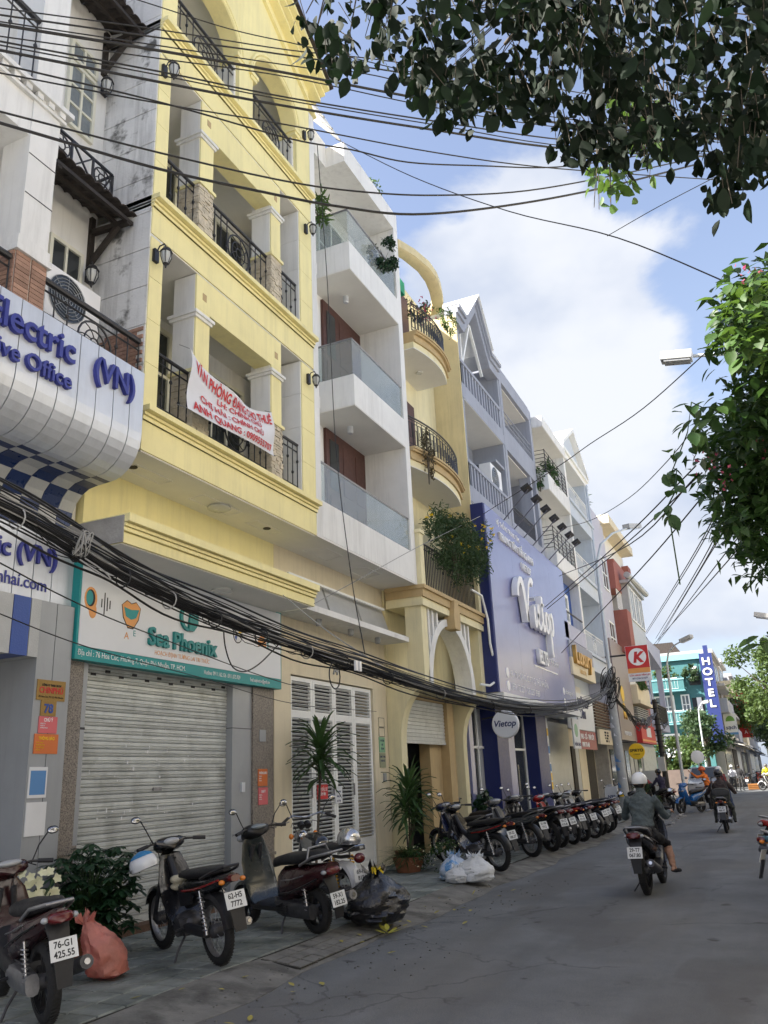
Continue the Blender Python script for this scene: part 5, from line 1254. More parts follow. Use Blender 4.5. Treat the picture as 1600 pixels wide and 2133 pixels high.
# corner house with wedge canopy
HC = thing('corner_house', 'lavender corner house with a wedge shaped canopy before the side street', 'house', (-6.2,50,0))
b = MB(); b.box(-9.5,-6.3,47.5,53.5,3.0,8.2); b.box(-9.5,-6.7,47.5,53.5,.1,3.0); b.build('wall', lav, HC)
b = MB(); b.prism([(47.6,8.5),(53.4,8.5),(53.4,7.4),(53.0,7.3),(47.6,7.9)], 'x', -6.4, -5.55); b.build('wedge_canopy', lav, HC)
bx(-6.5,-6.0,47.45,47.8,6.9,9.1).build('blue_fin', panel_blue, HC); bx(-5.9,-5.6,52.9,53.2,3.9,7.4).build('post', lav, HC)
MB().prism([(47.8,8.6),(53.6,8.6),(53.8,8.75),(47.6,9.3)], 'x', -9.3, -5.9).build('roof', roof_tile, HC)
b = MB(); b.box(-6.3,-5.6,48.0,53.3,3.6,4.0); b.build('balcony_slab', lav, HC); railing(HC, Fr((-5.62,0,0)), 48.1, 53.2, 4.0, 5.0, .35, knob=False, top=.06, r=.03)
window(HC, Fr((-6.3,0,0)), 48.6, 52.5, 5.0, 7.0, 3, 1, frame_w, pane, .1); bx(-6.7,-6.6,47.8,53.2,.15,2.8).build('shutter', shutter_m, HC)

# ------------------------------------------------------------------ teal house across the side street
HT = thing('teal_house', 'bright teal three storey house across the side street with white trimmed balconies', 'house', (-8.5,72,0))
fy = Fr((0,70,0), (1,0,0), (0,-1,0))
b = MB(); b.box(-20,-4.38,70,80,0.1,9.95); b.build('wall', teal_paint, HT)
b = MB(); fy.box(b, -12.6, -4.3, 9.7, 10.15, -.1, .25); b.build('parapet', teal_l, HT)
for zb in (4.85, 7.35):
    for x0, x1 in ((-8.6,-5.75),):
        b = MB(); fy.box(b, x0, x1, zb, zb+.2, 0, .9); fy.box(b, x0, x1, zb+.2, zb+.8, .82, .9); b.build('balcony', teal_paint, HT)
        b = MB(); fy.box(b, x0-.05, x1+.05, zb+.8, zb+.92, .78, .95); fy.box(b, x0-.05, x1+.05, zb-.06, zb, 0, .95); b.build('balcony_trim', teal_l, HT)
    railing(HT, Fr((0,69.1,0),(1,0,0),(0,-1,0)), -7.5, -6.2, zb+.1, zb+.95, .2, m=frame_w, knob=False)
for zb in (2.4, 5.3, 7.7):
    if zb < 7: window(HT, fy, -8.2, -6.7, zb, zb+1.75, 3, 2, frame_w, pane_l, .12, .1); window(HT, fy, -6.2, -5.55, zb+.2, zb+1.75, 2, 2, frame_w, pane_l, .1, .1)
    b = MB(); fy.box(b, -5.4, -4.55, zb, zb+1.45, .005, .02); b.build('recess', pane, HT)
    b = MB(); fy.box(b, -5.05, -4.7, zb+.4, zb+1.45, .02, .06); b.build('recess_panel', frame_w, HT)
b = MB(); fy.box(b, -9, -4.6, 8.3, 9.65, .005, .03); b.build('terrace_recess', teal_paint, HT)
MB().prism([(-13,9.95),(-5.5,9.95),(-6.5,11.6),(-12,11.6)], 'y', 73, 79).build('roof', roof_tile, HT)
HS = thing('hotel_sign', 'tall blue vertical sign with white HOTEL letters beside the teal house', 'sign', (-3.9,69,3))
hb_ = mat('hotel_blue',(.03,.045,.17),.4,var=.06,bump=0)
bx(-4.36,-3.42,69.3,69.65,3.0,10.0).build('board', hb_, HS); bx(-3.98,-3.65,69.3,69.65,10.0,10.6).build('board_top', hb_, HS)
for i, c in enumerate('HOTEL'): text('letter', c, .78, (-3.90,69.29,9.12-i*.80), white_p, HS, .04, 'CENTER', xdir=(1,0,0), bold=.02, sx=1.15)
# long grey row receding
rowc = [grey_far, grey_far2, greyblue, grey_far, cream, grey_far2, grey_far, palebl, grey_far2]
yy = 71.0
for i in range(9):
    w_ = R.uniform(7,11) if i < 5 else R.uniform(14,24); hgt = [10.2,10.6,9.7,11,10.2,11,12,10.5,11.5][i]; x = -3.55+R.uniform(-.25,.25)
    adj = ['grey stained','pale beige','blue grey','dark streaked grey','cream','off white','smoke grey','light blue','far white'][i]
    place = ['just behind the blue hotel sign','second past the hotel sign','third past the hotel sign','fourth past the hotel sign, next to a red vertical sign','fifth past the hotel sign','sixth past the hotel sign','seventh past the hotel sign','eighth past the hotel sign','last in the row at the far end'][i]
    h_ = thing('row_house', adj+' terrace front '+place, 'house', (x-3, yy, 0), 'terrace of fronts receding past the hotel sign')
    b = MB(); b.box(x-9, x, yy, yy+w_-.15, .1, hgt); b.build('wall', rowc[i], h_)
    b = MB(); b.box(x-9, x+.35, yy, yy+w_-.15, hgt, hgt+.3); b.build('cornice', rowc[i], h_)
    nf = 3
    for f in range(nf):
        zb = 3.9+f*(hgt-4.2)/nf
        b = MB(); b.box(x, x+.8, yy+.3, yy+w_-.5, zb-.3, zb+.75 if (i+f) % 2 else zb-.1); b.build('balcony', rowc[(i+f+1) % 9], h_)
        nwin = max(2, int(w_/2.6))
        for k in range(nwin):
            u = yy+.6+k*(w_-1.2)/nwin; bx(x-.05,x+.04,u,u+(w_-1.2)/nwin*.6,zb+.3,zb+2.0).build('window', pane if (k+f) % 3 else pane_l, h_)
    bx(x-.02,x+.06,yy+.4,yy+w_-.6,.2,3.0).build('shop_opening', [pane,wood_d,silver_d][i % 3], h_)
    b = MB(); b.prism([(x,3.45),(x+1.5,3.0),(x+1.5,3.06),(x,3.55)], 'y', yy+.2, yy+w_-.4); b.build('awning', [grey_far2,silver_d,cream,palebl][i % 4], h_)
    yy += w_
so = thing('hanging_sign', 'white hanging sign with a green dome and blue foot past the hotel sign', 'sign', (-3,76,6))
fs = Fr((-3.55,74,0),(1,0,0),(0,-1,0)); b = MB(); fs.box(b,0,.95,3.95,5.6,-.12,0); b.build('box', sign_white, so)
b = MB(); b.add([fs.p(.48+.34*math.cos(PI*i/16), 5.0+.42*math.sin(PI*i/16), .01) for i in range(17)], [tuple(range(17))]); b.build('green_dome', mat('dome_green',(.16,.34,.08),.5,var=.04,bump=0), so, 0); b = MB(); fs.box(b,.0,.95,3.95,4.12,.0,.02); b.build('blue_foot', paper_blue, so)
text('lettering','sạch',.42,fs.p(.48,4.38,.015),navy_p,so,.004,'CENTER',xdir=(1,0,0),bold=.006)
vn = thing('hanging_sign', 'red vertical sign with white letters far down the grey terrace', 'sign', (-2.6,95,5)); fs = Fr((-3.1,93,0),(1,0,0),(0,-1,0)); b = MB(); fs.box(b,0,1.1,4.2,8.6,-.2,0); b.build('box', red_p, vn)
for i, c in enumerate('NHA KHOA'): text('letter', c, .5, fs.p(.55,8.05-i*.5,.012), white_p, vn, .004, 'CENTER', xdir=(1,0,0))
# houses on the right side of the street (mostly outside the frame; they bounce light and close the road)
for i, (x0, y0, y1, hh, m, lab) in enumerate(((2.9,-12,5.5,11,grey_far2,'pale house on the right beside the camera'),(2.9,5.6,11.5,10.5,cream,'cream house behind the flowering vine on the right'),(4.2,11.6,30,11,white_wall,'long white house on the right beyond the flowering vine'),(4.5,30.2,48,12,cream,'cream house at the right corner of the junction'),(5.0,58,75,11,ochre_l,'pale yellow house behind the far right trees'),(5.5,76,110,12,grey_far2,'far right pale house behind the trees'))):
    h_ = thing('right_house', lab, 'house', (x0, y0, 0))
    b = MB(); b.box(x0,x0+7,y0,y1,.1,hh); b.build('wall', m, h_)
    for zb in (3.6,6.2,8.8):
        if zb+2 > hh: break
        b = MB(); b.box(x0-.5,x0,y0+.2,y1-.2,zb-.3,zb+.1); b.build('ledge', m, h_)
        for k in range(int((y1-y0)/2.9)): bx(x0-.03,x0+.02,y0+.6+k*2.9,y0+1.7+k*2.9,zb+.4,zb+1.7).build('window', pane, h_)
fb = thing('far_building', 'pale yellow building closing the end of the street', 'building', (0,190,0)); b = MB(); b.box(-2,14,190,205,.1,15); b.build('wall', ochre_l, fb)
for f in range(4):
    for k in range(6): bx(-1+k*2.4,.4+k*2.4,189.95,190,2+f*3.3,4+f*3.3).build('window', pane_l, fb)
# ------------------------------------------------------------------ motorbikes
def ringyz(x, zc, hw, hh, n=12, e=2.6, tilt=0.0, yc=0.0):
    out = []
    for i in range(n):
        a = 2*PI*(i+.5)/n; c, s = math.cos(a), math.sin(a)
        y = hw*math.copysign(abs(c)**(2/e), c); z = hh*math.copysign(abs(s)**(2/e), s)
        out.append((x+tilt*z, yc+y, zc+z))
    return out
def wheel(root, name, cx, r, w, cast, m_rim, hi=True, piv=None):
    P = piv or root
    n = 28 if hi else 18
    t = MB()
    sec = []
    for i in range(n):
        a = 2*PI*i/n
        pr = [(-w*.45,r-.075),(-w*.5,r-.045),(-w*.36,r-.012),(0,r),(w*.36,r-.012),(w*.5,r-.045),(w*.45,r-.075),(0,r-.08)]
        sec.append([(cx+math.cos(a)*q[1], q[0], r+math.sin(a)*q[1]) for q in pr])
    k = len(sec[0]); vs_ = [p for s in sec for p in s]
    t.add(vs_, [(i*k+j, i*k+(j+1) % k, ((i+1) % n)*k+(j+1) % k, ((i+1) % n)*k+j) for i in range(n) for j in range(k)])
    if hi:
        for i in range(n*2):      # tread blocks
            a = PI*i/n; q = r+.001
            t.bar((cx+math.cos(a)*q, -w*.30, r+math.sin(a)*q), (cx+math.cos(a+.05)*q, w*.30, r+math.sin(a+.05)*q), .007, .006, (math.cos(a),0,math.sin(a)))
    o = t.build(name, [tyre_m], P, 50); o['label'] = 'black tyre with its rim'; del o['label']
    b = MB(); c = (cx, 0, r)
    ri = r-.07
    b.lathe([(ri,-w*.40),(ri-.014,-w*.40),(ri-.022,-w*.2),(ri-.022,w*.2),(ri-.014,w*.40),(ri,w*.40)], c, 'y', n, False)
    b.build('rim', m_rim, o, 40)
    b = MB()
    if cast:
        for i in range(5):
            a = 2*PI*i/5+.3
            for da in (-.16,.16): b.bar((cx+math.cos(a)*.03,0,r+math.sin(a)*.03),(cx+math.cos(a+da)*(ri-.015),0,r+math.sin(a+da)*(ri-.015)),.022,.03,(0,1,0))
    else:
        ns = 28 if hi else 12
        for i in range(ns):
            a = 2*PI*i/ns; sgn = 1 if i % 2 else -1; da = .35*(1 if (i//2) % 2 else -1)
            b.tube([(cx+math.cos(a)*.045, sgn*.03, r+math.sin(a)*.045),(cx+math.cos(a+da)*(ri-.018), 0, r+math.sin(a+da)*(ri-.018))], .0022 if hi else .003, 3)
    b.build('spokes', m_rim if cast else alu, o, 0)
    b = MB(); b.lathe([(.012,-.085),(.03,-.07),(.055,-.055),(.062,-.03),(.062,.03),(.055,.055),(.03,.07),(.012,.085)], c, 'y', 14)
    b.build('hub', engine_m, o)
    return o
def plate(root, x, z, l1, l2, tilt=.35, w=.19, h=.14, y=0):
    # faces backwards (-x), leaning
    u = Vector((0,-1,0)); up = Vector((-math.sin(tilt)*-1,0,math.cos(tilt))); o_ = Vector((x,y,z)); nrm = u.cross(up)
    b = MB(); c = [o_+u*(i*w/2)+up*(j*h/2)+nrm*k for k in (-.003,.003) for j in (-1,1) for i in (-1,1)]
    b.add(c, [(0,1,3,2),(4,6,7,5),(0,4,5,1),(2,3,7,6),(0,2,6,4),(1,5,7,3)])
    p = b.build('licence_plate', plate_m, root, 0)
    for s, dz in ((l1, .012), (l2, -.052)):
        if s: text('plate_number', s, .062, o_+up*dz+nrm*.0035, black_p, p, .0006, 'CENTER', xdir=u, up=up, sx=.86, bold=.0014)
    return p
def mirror(root, base, top, name='mirror'):
    b = MB(); base, top = Vector(base), Vector(top)
    mid = base.lerp(top,.5)+Vector((.02,0,.02)); b.tube([base,mid,top], .006, 5)
    rot = Matrix.Rotation(.25,3,'Y')
    b.ell(top+Vector((0,math.copysign(.045,top.y),.015)), (.014,.052,.034), 12, 8, rot)
    o = b.build(name, blk_plastic, root, 60)
    b = MB(); b.ell(top+Vector((-.010,math.copysign(.045,top.y),.013)), (.007,.045,.028), 12, 6, rot); b.build('mirror_glass', mirror_m, o, 60)
def handlebar(root, x, z, grip=.34, rise=.0, m=None):
    b = MB(); b.tube([(x-.06,-grip,z-.01),(x,-grip*.55,z+.01+rise),(x+.03,0,z+rise*.5),(x,grip*.55,z+.01+rise),(x-.06,grip,z-.01)], .011, 6)
    o = b.build('handlebar', m or blk_plastic, root, 60)
    b = MB()
    for s in (-1,1): b.tube([(x-.065,s*grip*1.04,z-.012),(x-.02,s*grip*.70,z+.004+rise*.8)], [.019,.018], 8)
    b.build('grip', seat_m, o, 60)
    b = MB()
    for s in (-1,1): b.tube([(x+.02,s*grip*.62,z+.005),(x+.015,s*grip*1.05,z-.02)], .006, 5)
    b.build('brake_lever', alu, o, 60)
    return o
def spring(root, a, c, r, turns, m, name='shock_absorber'):
    a, c = Vector(a), Vector(c); d = (c-a); s = d.cross(Vector((0,1,0))).normalized(); u = Vector((0,1,0))
    pts = [a+d*(i/(turns*8))+s*(math.cos(i*PI/4)*r)+u*(math.sin(i*PI/4)*r) for i in range(turns*8+1)]
    b = MB(); b.tube(pts, r*.22, 4); o = b.build(name, m, root, 60)
    b = MB(); b.tube([a-d*.12,a+d*.5,c+d*.1], [r*.7,r*.45,r*.45], 8); b.build('damper', chrome, o, 60)
def exhaust(root, pts, rs, m=None, y=-.13):
    b = MB(); b.tube(pts, rs, 10); o = b.build('exhaust', m or engine_m, root, 50)
    e = Vector(pts[-1]); d = (Vector(pts[-1])-Vector(pts[-2])).normalized()
    b = MB(); b.tube([e-d*.01,e+d*.012], rs[-1]*.45, 8); b.build('exhaust_tip', chrome, o, 50)
def engine(root, x, z, s=1.0):
    b = MB(); b.ell((x,0,z), (.15*s,.12*s,.11*s), 14, 8); b.box(x-.1*s,x+.12*s,-.10*s,.10*s,z-.09*s,z+.06*s)
    b.lathe([(.085*s,-.14*s),(.085*s,.14*s)], (x-.02,0,z-.01), 'y', 14)
    o = b.build('engine', engine_m, root, 40)
    b = MB()
    for i in range(6): b.box(x+.10*s+i*.026*s, x+.112*s+i*.026*s, -.075*s,.075*s,z-.03*s,z+.08*s)
    b.box(x+.1*s,x+.28*s,-.05*s,.05*s,z-.01*s,z+.06*s); b.build('cylinder_fins', alu, o, 0)
    b = MB(); b.lathe([(.05*s,-.145*s),(.055*s,-.135*s)], (x-.02,0,z-.01), 'y', 12); b.build('engine_cover', alu, o)
def stand(root, x, side=1):
    b = MB(); b.tube([(x,side*.06,.22),(x-.04,side*.17,.10),(x-.10,side*.24,.005)], .011, 5); b.box(x-.13,x-.07,side*.24-.03,side*.24+.03,0,.008); b.build('kick_stand', engine_m, root, 50)
def fender(root, name, cx, r, w, a0, a1, m, dr=.022):
    b = MB(); n = 12; sec = []
    for i in range(n+1):
        a = a0+(a1-a0)*i/n; q = r+dr
        pr = [(-w,q-.045),(-w*.8,q-.008),(0,q+.006),(w*.8,q-.008),(w,q-.045),(w*.75,q-.02),(0,q-.006),(-w*.75,q-.02)]
        sec.append([(cx+math.cos(a)*p[1], p[0], r+math.sin(a)*p[1]) for p in pr])
    b.loft(sec); return b.build(name, m, root, 50)
def bike(kind, label, loc, heading, paint='black', plates=('59-X1','182.25'), lean=7, steer=0, hi=True, cat='motorbike', group=None, name='motorbike', seatm=None, side=1, tail=None):
    root = thing(name, label, cat, loc, group, 0, True)
    root.rotation_euler = (math.radians(-lean*side), 0, heading)
    root.rotation_mode = 'XYZ'
    if hi: root.scale = (1.02,)*3
    pm = PAINT[paint]; NS = 12 if hi else 10
    if kind in ('underbone', 'classic'):
        r, wb, cast = .287, 1.21, False
    elif kind == 'scooter': r, wb, cast = .225, 1.25, True
    else: r, wb, cast = .285, 1.27, True
    tw = .075 if kind in ('underbone','classic') else .10
    wheel(root, 'rear_wheel', 0, r, tw, cast, alu if not cast else blk_plastic, hi)
    wheel(root, 'front_wheel', wb, r, tw*.92, cast, alu if not cast else blk_plastic, hi)
    hx, hz = wb-.30, .98      # steering head top
    b = MB()
    for s in (-1,1): b.tube([(wb,s*.075,r),(wb-.17,s*.07,.62),(hx+.03,s*.05,.86)], [.02,.022,.026], 8)
    b.build('front_fork', chrome if kind == 'classic' else engine_m, root, 50)
    fender(root, 'front_fender', wb, r, .065, PI*.12, PI*.98, PAINT['white_gloss'] if kind == 'classic' else pm)
    b = MB()
    for s in (-1,1): b.bar((0,s*.085,r),(.42,s*.075,.30),.035,.05)
    b.build('swing_arm', engine_m, root)
    if kind == 'underbone':
        engine(root, .56, .30)
        # frame spine + leg shield
        b = MB(); b.tube([(hx+.02,0,.86),(hx-.12,0,.62),(.55,0,.46),(.40,0,.50),(.1,0,.66)], [.035,.04,.045,.04,.03], 8); b.build('frame', blk_plastic, root, 50)
        b = MB(); sec = []
        for t, x, z, hw in ((0,hx+.06,.90,.10),(1,hx+.02,.80,.14),(2,hx-.04,.66,.175),(3,hx-.12,.50,.185),(4,hx-.22,.37,.17),(5,hx-.30,.29,.13)):
            sec.append([(x+.04,-hw*.4,z+.01),(x-.05,-hw,z),(x-.065,-hw,z-.004),(x-.02,-hw*.4,z-.01),(x-.02,hw*.4,z-.01),(x-.065,hw,z-.004),(x-.05,hw,z),(x+.04,hw*.4,z+.01)])
        b.loft(sec); b.build('leg_shield', pm, root, 50)
        sec = [ringyz(.60,.60,.08,.06,NS), ringyz(.45,.62,.10,.08,NS), ringyz(.2,.645,.115,.085,NS), ringyz(-.05,.68,.105,.075,NS), ringyz(-.25,.73,.07,.05,NS), ringyz(-.36,.76,.035,.025,NS)]
        b = MB(); b.loft(sec); b.build('tail_body', pm, root, 50)
        sec = [ringyz(.60,.715,.07,.02,NS), ringyz(.52,.735,.10,.035,NS), ringyz(.35,.745,.125,.045,NS,3), ringyz(.15,.765,.13,.048,NS,3), ringyz(-.05,.785,.115,.045,NS,3), ringyz(-.20,.80,.08,.03,NS), ringyz(-.26,.805,.04,.015,NS)]
        b = MB(); b.loft(sec); b.build('seat', seat_m, root, 60)
        b = MB(); b.tube([(.0,-.13,.735),(-.22,-.13,.80),(-.36,-.07,.84),(-.36,.07,.84),(-.22,.13,.80),(.0,.13,.735)], .013, 6); b.build('grab_rail', blk_plastic if paint == 'black' else alu, root, 50)
        b = MB(); b.loft([ringyz(hx-.06,.98,.06,.03,NS), ringyz(hx-.02,1.0,.15,.055,NS), ringyz(hx+.06,.98,.15,.075,NS), ringyz(hx+.15,.95,.09,.055,NS), ringyz(hx+.18,.94,.05,.035,NS)]); b.build('handlebar_cowl', pm, root, 60)
        b = MB(); b.ell((hx-.045,0,1.015),(.05,.085,.035),12,6); b.build('gauge', lens_clear, root, 60)
        b = MB(); b.ell((hx+.15,0,.95),(.05,.075,.05),12,8); b.build('headlight', lens_clear, root, 60)
        b = MB(); b.loft([ringyz(-.34,.74,.05,.03,8), ringyz(-.40,.745,.06,.035,8), ringyz(-.43,.745,.045,.028,8)]); b.build('tail_light', lens_red, root, 60)
        for s in (-1,1):
            b = MB(); b.ell((-.36,s*.10,.72),(.03,.03,.022),8,6); b.build('indicator', lens_orange, root, 60)
        fender(root, 'rear_fender', 0, r, .07, PI*.35, PI*.95, blk_plastic, .03)
        plate(root, -.40, .57, plates[0], plates[1], .32)
        b = MB(); b.prism([(-.07,.53),(.07,.53),(.055,.33),(-.055,.33)], 'x', -.405, -.395); b.v = [(p[0]+(p[2]-.53)*.30, p[1], p[2]) for p in b.v]; b.build('mud_flap', blk_plastic, root)
        for s in (-1,1): spring(root, (-.02,s*.115,.31), (.06,s*.115,.60), .026, 9, alu)
        exhaust(root, [(.70,-.10,.24),(.55,-.13,.20),(.30,-.145,.24),(.0,-.15,.30),(-.32,-.15,.36)], [.016,.018,.035,.042,.035], alu)
        handlebar(root, hx, 1.0); stand(root, .52)
        b = MB(); b.loft([ringyz(-.02,.285,.045,.04,8,2.2,0,.10), ringyz(.2,.29,.05,.045,8,2.2,0,.10), ringyz(.42,.29,.045,.04,8,2.2,0,.10)]); b.build('chain_case', blk_plastic, root, 60)
    elif kind == 'classic':
        engine(root, .58, .34, 1.1)
        b = MB(); b.tube([(hx+.0,0,.84),(.70,0,.74),(.35,0,.66),(.05,0,.66),(-.15,0,.68)], .02, 8); b.tube([(hx+.02,0,.80),(.85,0,.50),(.72,0,.26),(.40,0,.24),(.25,0,.62)], .017, 8); b.build('frame', blk_plastic, root, 50)
        b = MB(); b.loft([ringyz(.92,.80,.05,.04,NS), ringyz(.84,.81,.11,.09,NS), ringyz(.70,.81,.13,.11,NS), ringyz(.54,.79,.11,.085,NS), ringyz(.48,.77,.06,.04,NS)]); b.build('fuel_tank', pm, root, 60)
        b = MB()
        for s in (-1,1): b.loft([ringyz(.84,.81,.012,.06,8,2,0,s*.112), ringyz(.70,.81,.014,.075,8,2,0,s*.128), ringyz(.56,.79,.012,.05,8,2,0,s*.108)])
        b.build('tank_panel', chrome, root, 60)
        b = MB(); b.loft([ringyz(.50,.755,.09,.03,NS,3), ringyz(.40,.76,.12,.045,NS,3), ringyz(.1,.765,.125,.05,NS,3), ringyz(-.18,.77,.115,.045,NS,3), ringyz(-.27,.765,.08,.03,NS,3)]); b.build('seat', seat_m, root, 60)
        fender(root, 'rear_fender', 0, r, .075, PI*.18, PI*1.02, PAINT['white_gloss'], .05)
        for s in (-1,1): spring(root, (-.02,s*.125,.33), (.06,s*.125,.66), .034, 9, spring_y)
        b = MB(); b.ell((hx+.16,0,.86),(.085,.085,.085),14,8); b.build('headlamp_shell', chrome, root, 60)
        b = MB(); b.ell((hx+.20,0,.86),(.055,.078,.078),14,8); b.build('headlight', lens_clear, root, 60)
        for s in (-1,1):
            b = MB(); b.ell((hx+.10,s*.17,.88),(.03,.03,.035),10,6); b.build('indicator', lens_orange, root, 60)
            b = MB(); b.tube([(hx+.03,s*.045,.98),(hx+.08,s*.045,1.02)], .042, 12); b.build('gauge', blk_plastic, root, 50)
        b = MB(); b.tube([(-.20,0,.68),(-.36,0,.66)], .012, 6); b.ell((-.38,0,.67),(.05,.07,.055),12,8); b.build('tail_light', lens_red, root, 60)
        b = MB(); b.tube([(-.1,-.12,.72),(-.30,-.12,.75),(-.40,-.06,.80),(-.40,.06,.80),(-.30,.12,.75),(-.1,.12,.72)], .011, 6); b.build('carrier', chrome, root, 50)
        plate(root, -.40, .50, plates[0], plates[1], .2)
        handlebar(root, hx-.02, 1.06, .37, .06, chrome)
        exhaust(root, [(.80,-.09,.34),(.78,-.13,.22),(.5,-.14,.20),(.1,-.15,.26),(-.40,-.15,.34)], [.018,.02,.03,.042,.045], chrome)
        stand(root, .5); mirror(root, (hx-.05,.2,1.08), (hx-.1,.30,1.28)); mirror(root, (hx-.05,-.2,1.08), (hx-.1,-.30,1.28))
        b = MB(); b.loft([ringyz(.15,.5,.10,.10,10,3), ringyz(.36,.52,.11,.11,10,3)]); b.build('side_cover', pm, root, 50)
    else:
        sport = kind == 'sport'
        # front apron
        b = MB(); sec = []
        if sport: prof_ = ((wb-.10,.93,.10),(wb-.10,.84,.17),(wb-.14,.70,.20),(wb-.22,.52,.19),(wb-.34,.36,.17),(wb-.42,.30,.12))
        else: prof_ = ((wb-.16,1.0,.08),(wb-.14,.88,.15),(wb-.17,.70,.20),(wb-.22,.50,.21),(wb-.30,.32,.20),(wb-.40,.24,.17))
        for x, z, hw in prof_: sec.append([(x+.06,-hw*.35,z+.01),(x-.03,-hw*.9,z),(x-.06,-hw,z-.004),(x-.07,-hw*.8,z-.008),(x-.05,0,z-.01),(x-.07,hw*.8,z-.008),(x-.06,hw,z-.004),(x-.03,hw*.9,z),(x+.06,hw*.35,z+.01)])
        b.loft(sec); b.build('front_apron', pm, root, 50)
        if not sport:
            b = MB(); b.loft([ringyz(wb-.22,.90,.05,.05,8), ringyz(wb-.30,.60,.13,.05,8), ringyz(wb-.34,.30,.17,.04,8)]); b.build('inner_apron', blk_plastic, root, 50) if False else None
            b = MB(); b.loft([ringyz(.28,.255,.19,.045,NS,4), ringyz(.6,.25,.20,.04,NS,4), ringyz(wb-.34,.25,.19,.04,NS,4), ringyz(wb-.24,.36,.17,.05,NS,3)]); b.build('floor_board', blk_plastic, root, 50)
        else:
            b = MB(); b.loft([ringyz(.40,.34,.16,.06,NS,3), ringyz(.62,.36,.16,.07,NS,3), ringyz(.82,.40,.14,.08,NS,3), ringyz(wb-.32,.48,.13,.10,NS,3)]); b.build('floor_tunnel', blk_plastic, root, 50)
        # rear body
        if sport: sec = [ringyz(.62,.46,.10,.14,NS), ringyz(.48,.52,.14,.16,NS), ringyz(.25,.58,.16,.135,NS), ringyz(0,.65,.155,.10,NS), ringyz(-.2,.71,.12,.075,NS), ringyz(-.36,.77,.07,.045,NS), ringyz(-.42,.79,.03,.02,NS)]
        else: sec = [ringyz(.52,.42,.10,.17,NS), ringyz(.40,.47,.16,.19,NS), ringyz(.18,.51,.185,.17,NS), ringyz(-.05,.56,.18,.12,NS), ringyz(-.24,.62,.14,.085,NS), ringyz(-.34,.66,.09,.05,NS)]
        b = MB(); b.loft(sec); b.build('rear_body', tail or pm, root, 50)
        zs = .78 if sport else .74
        b = MB(); b.loft([ringyz(.62,zs-.08,.06,.03,NS), ringyz(.54,zs-.04,.11,.05,NS,3), ringyz(.34,zs-.01,.145,.06,NS,3), ringyz(.12,zs+.0,.15,.06,NS,3), ringyz(-.1,zs+.035,.13,.055,NS,3), ringyz(-.25,zs+.045,.09,.035,NS), ringyz(-.30,zs+.045,.04,.015,NS)]); b.build('seat', seatm or seat_m, root, 60)
        b = MB(); b.tube([(.02,-.155,zs-.05),(-.20,-.155,zs+.04),(-.40,-.09,zs+.075),(-.40,.09,zs+.075),(-.20,.155,zs+.04),(.02,.155,zs-.05)], .014, 8)
        if not sport: b.tube([(-.12,-.155,zs+.01),(-.10,-.12,zs+.12),(-.12,.12,zs+.12),(-.12,.155,zs+.01)], .013, 8)
        b.build('grab_rail', alu, root, 60)
        b = MB(); b.loft([ringyz(wb-.36,1.0,.08,.03,NS), ringyz(wb-.32,1.02,.16,.06,NS), ringyz(wb-.22,1.0,.17,.08,NS), ringyz(wb-.12,.96,.11,.06,NS), ringyz(wb-.08,.95,.06,.035,NS)]); b.build('handlebar_cowl', blk_plastic if not sport else pm, root, 60)
        b = MB(); b.ell((wb-.33,0,1.055),(.065,.11,.03),12,6); b.build('gauge', pane_l if not sport else lens_clear, root, 60)
        for s in (-1,1):
            b = MB(); b.ell((wb-.07,s*.07,.80 if sport else .93),(.04,.06,.04),10,6); b.build('headlight', lens_clear, root, 60)
        xt = -.42 if sport else -.34; zt = .755 if sport else .63
        b = MB(); b.loft([ringyz(xt+.05,zt,.085,.04,10), ringyz(xt,zt,.095,.042,10), ringyz(xt-.025,zt,.075,.03,10)]); b.build('tail_light', lens_red, root, 60)
        for s in (-1,1):
            b = MB(); b.ell((xt+.03,s*.105,zt-.005),(.035,.028,.022),8,6); b.build('indicator', lens_clear, root, 60)
        b = MB(); b.loft([ringyz(xt+.10,zt-.05,.09,.03,8), ringyz(xt+.02,zt-.18,.07,.04,8), ringyz(xt-.0,zt-.36,.055,.02,8)]); b.build('rear_fender', blk_plastic, root, 50)
        plate(root, xt-.045, zt-(.20 if sport else .27), plates[0], plates[1], .25)
        b = MB(); b.prism([(-.07,zt-.25),(.07,zt-.25),(.05,zt-.45),(-.05,zt-.45)], 'x', xt-.04, xt-.03); b.build('mud_flap', blk_plastic, root)
        b = MB(); b.loft([ringyz(-.08,r+.01,.05,.075,10,3,0,.11), ringyz(.12,r+.02,.06,.085,10,3,0,.11), ringyz(.40,r+.02,.065,.085,10,3,0,.10), ringyz(.55,r+.03,.05,.06,10,3,0,.09)]); b.build('drive_case', engine_m if not sport else alu, root, 50)
        b = MB(); b.box(.15,.55,-.10,.10,r-.05,r+.12); b.build('engine', engine_m, root)
        b = MB(); b.lathe([(.09,-.17),(.09,-.10)], (.38,0,r+.05), 'y', 14); b.build('fan_cover', blk_plastic, root)
        spring(root, (-.03,.14,r+.03), (-.0,.14,.56), .026, 8, alu)
        exhaust(root, [(.45,-.10,.24),(.30,-.15,r-.01),(.08,-.165,r+.02),(-.15,-.17,r+.07),(-.42,-.17,r+.14)], [.018,.03,.052,.055,.05], engine_m if sport else alu)
        handlebar(root, wb-.32, 1.03, .33); stand(root, .42)
    b = MB()
    for s in (-1,1): b.tube([(hx-.02,s*.22,1.0),(hx+.10,s*.14,1.04),(hx+.12,s*.07,.90),(hx+.06,s*.06,.70),(wb-.10,s*.09,.40)], .005, 5)
    b.build('brake_cable', blk_plastic, root, 60)
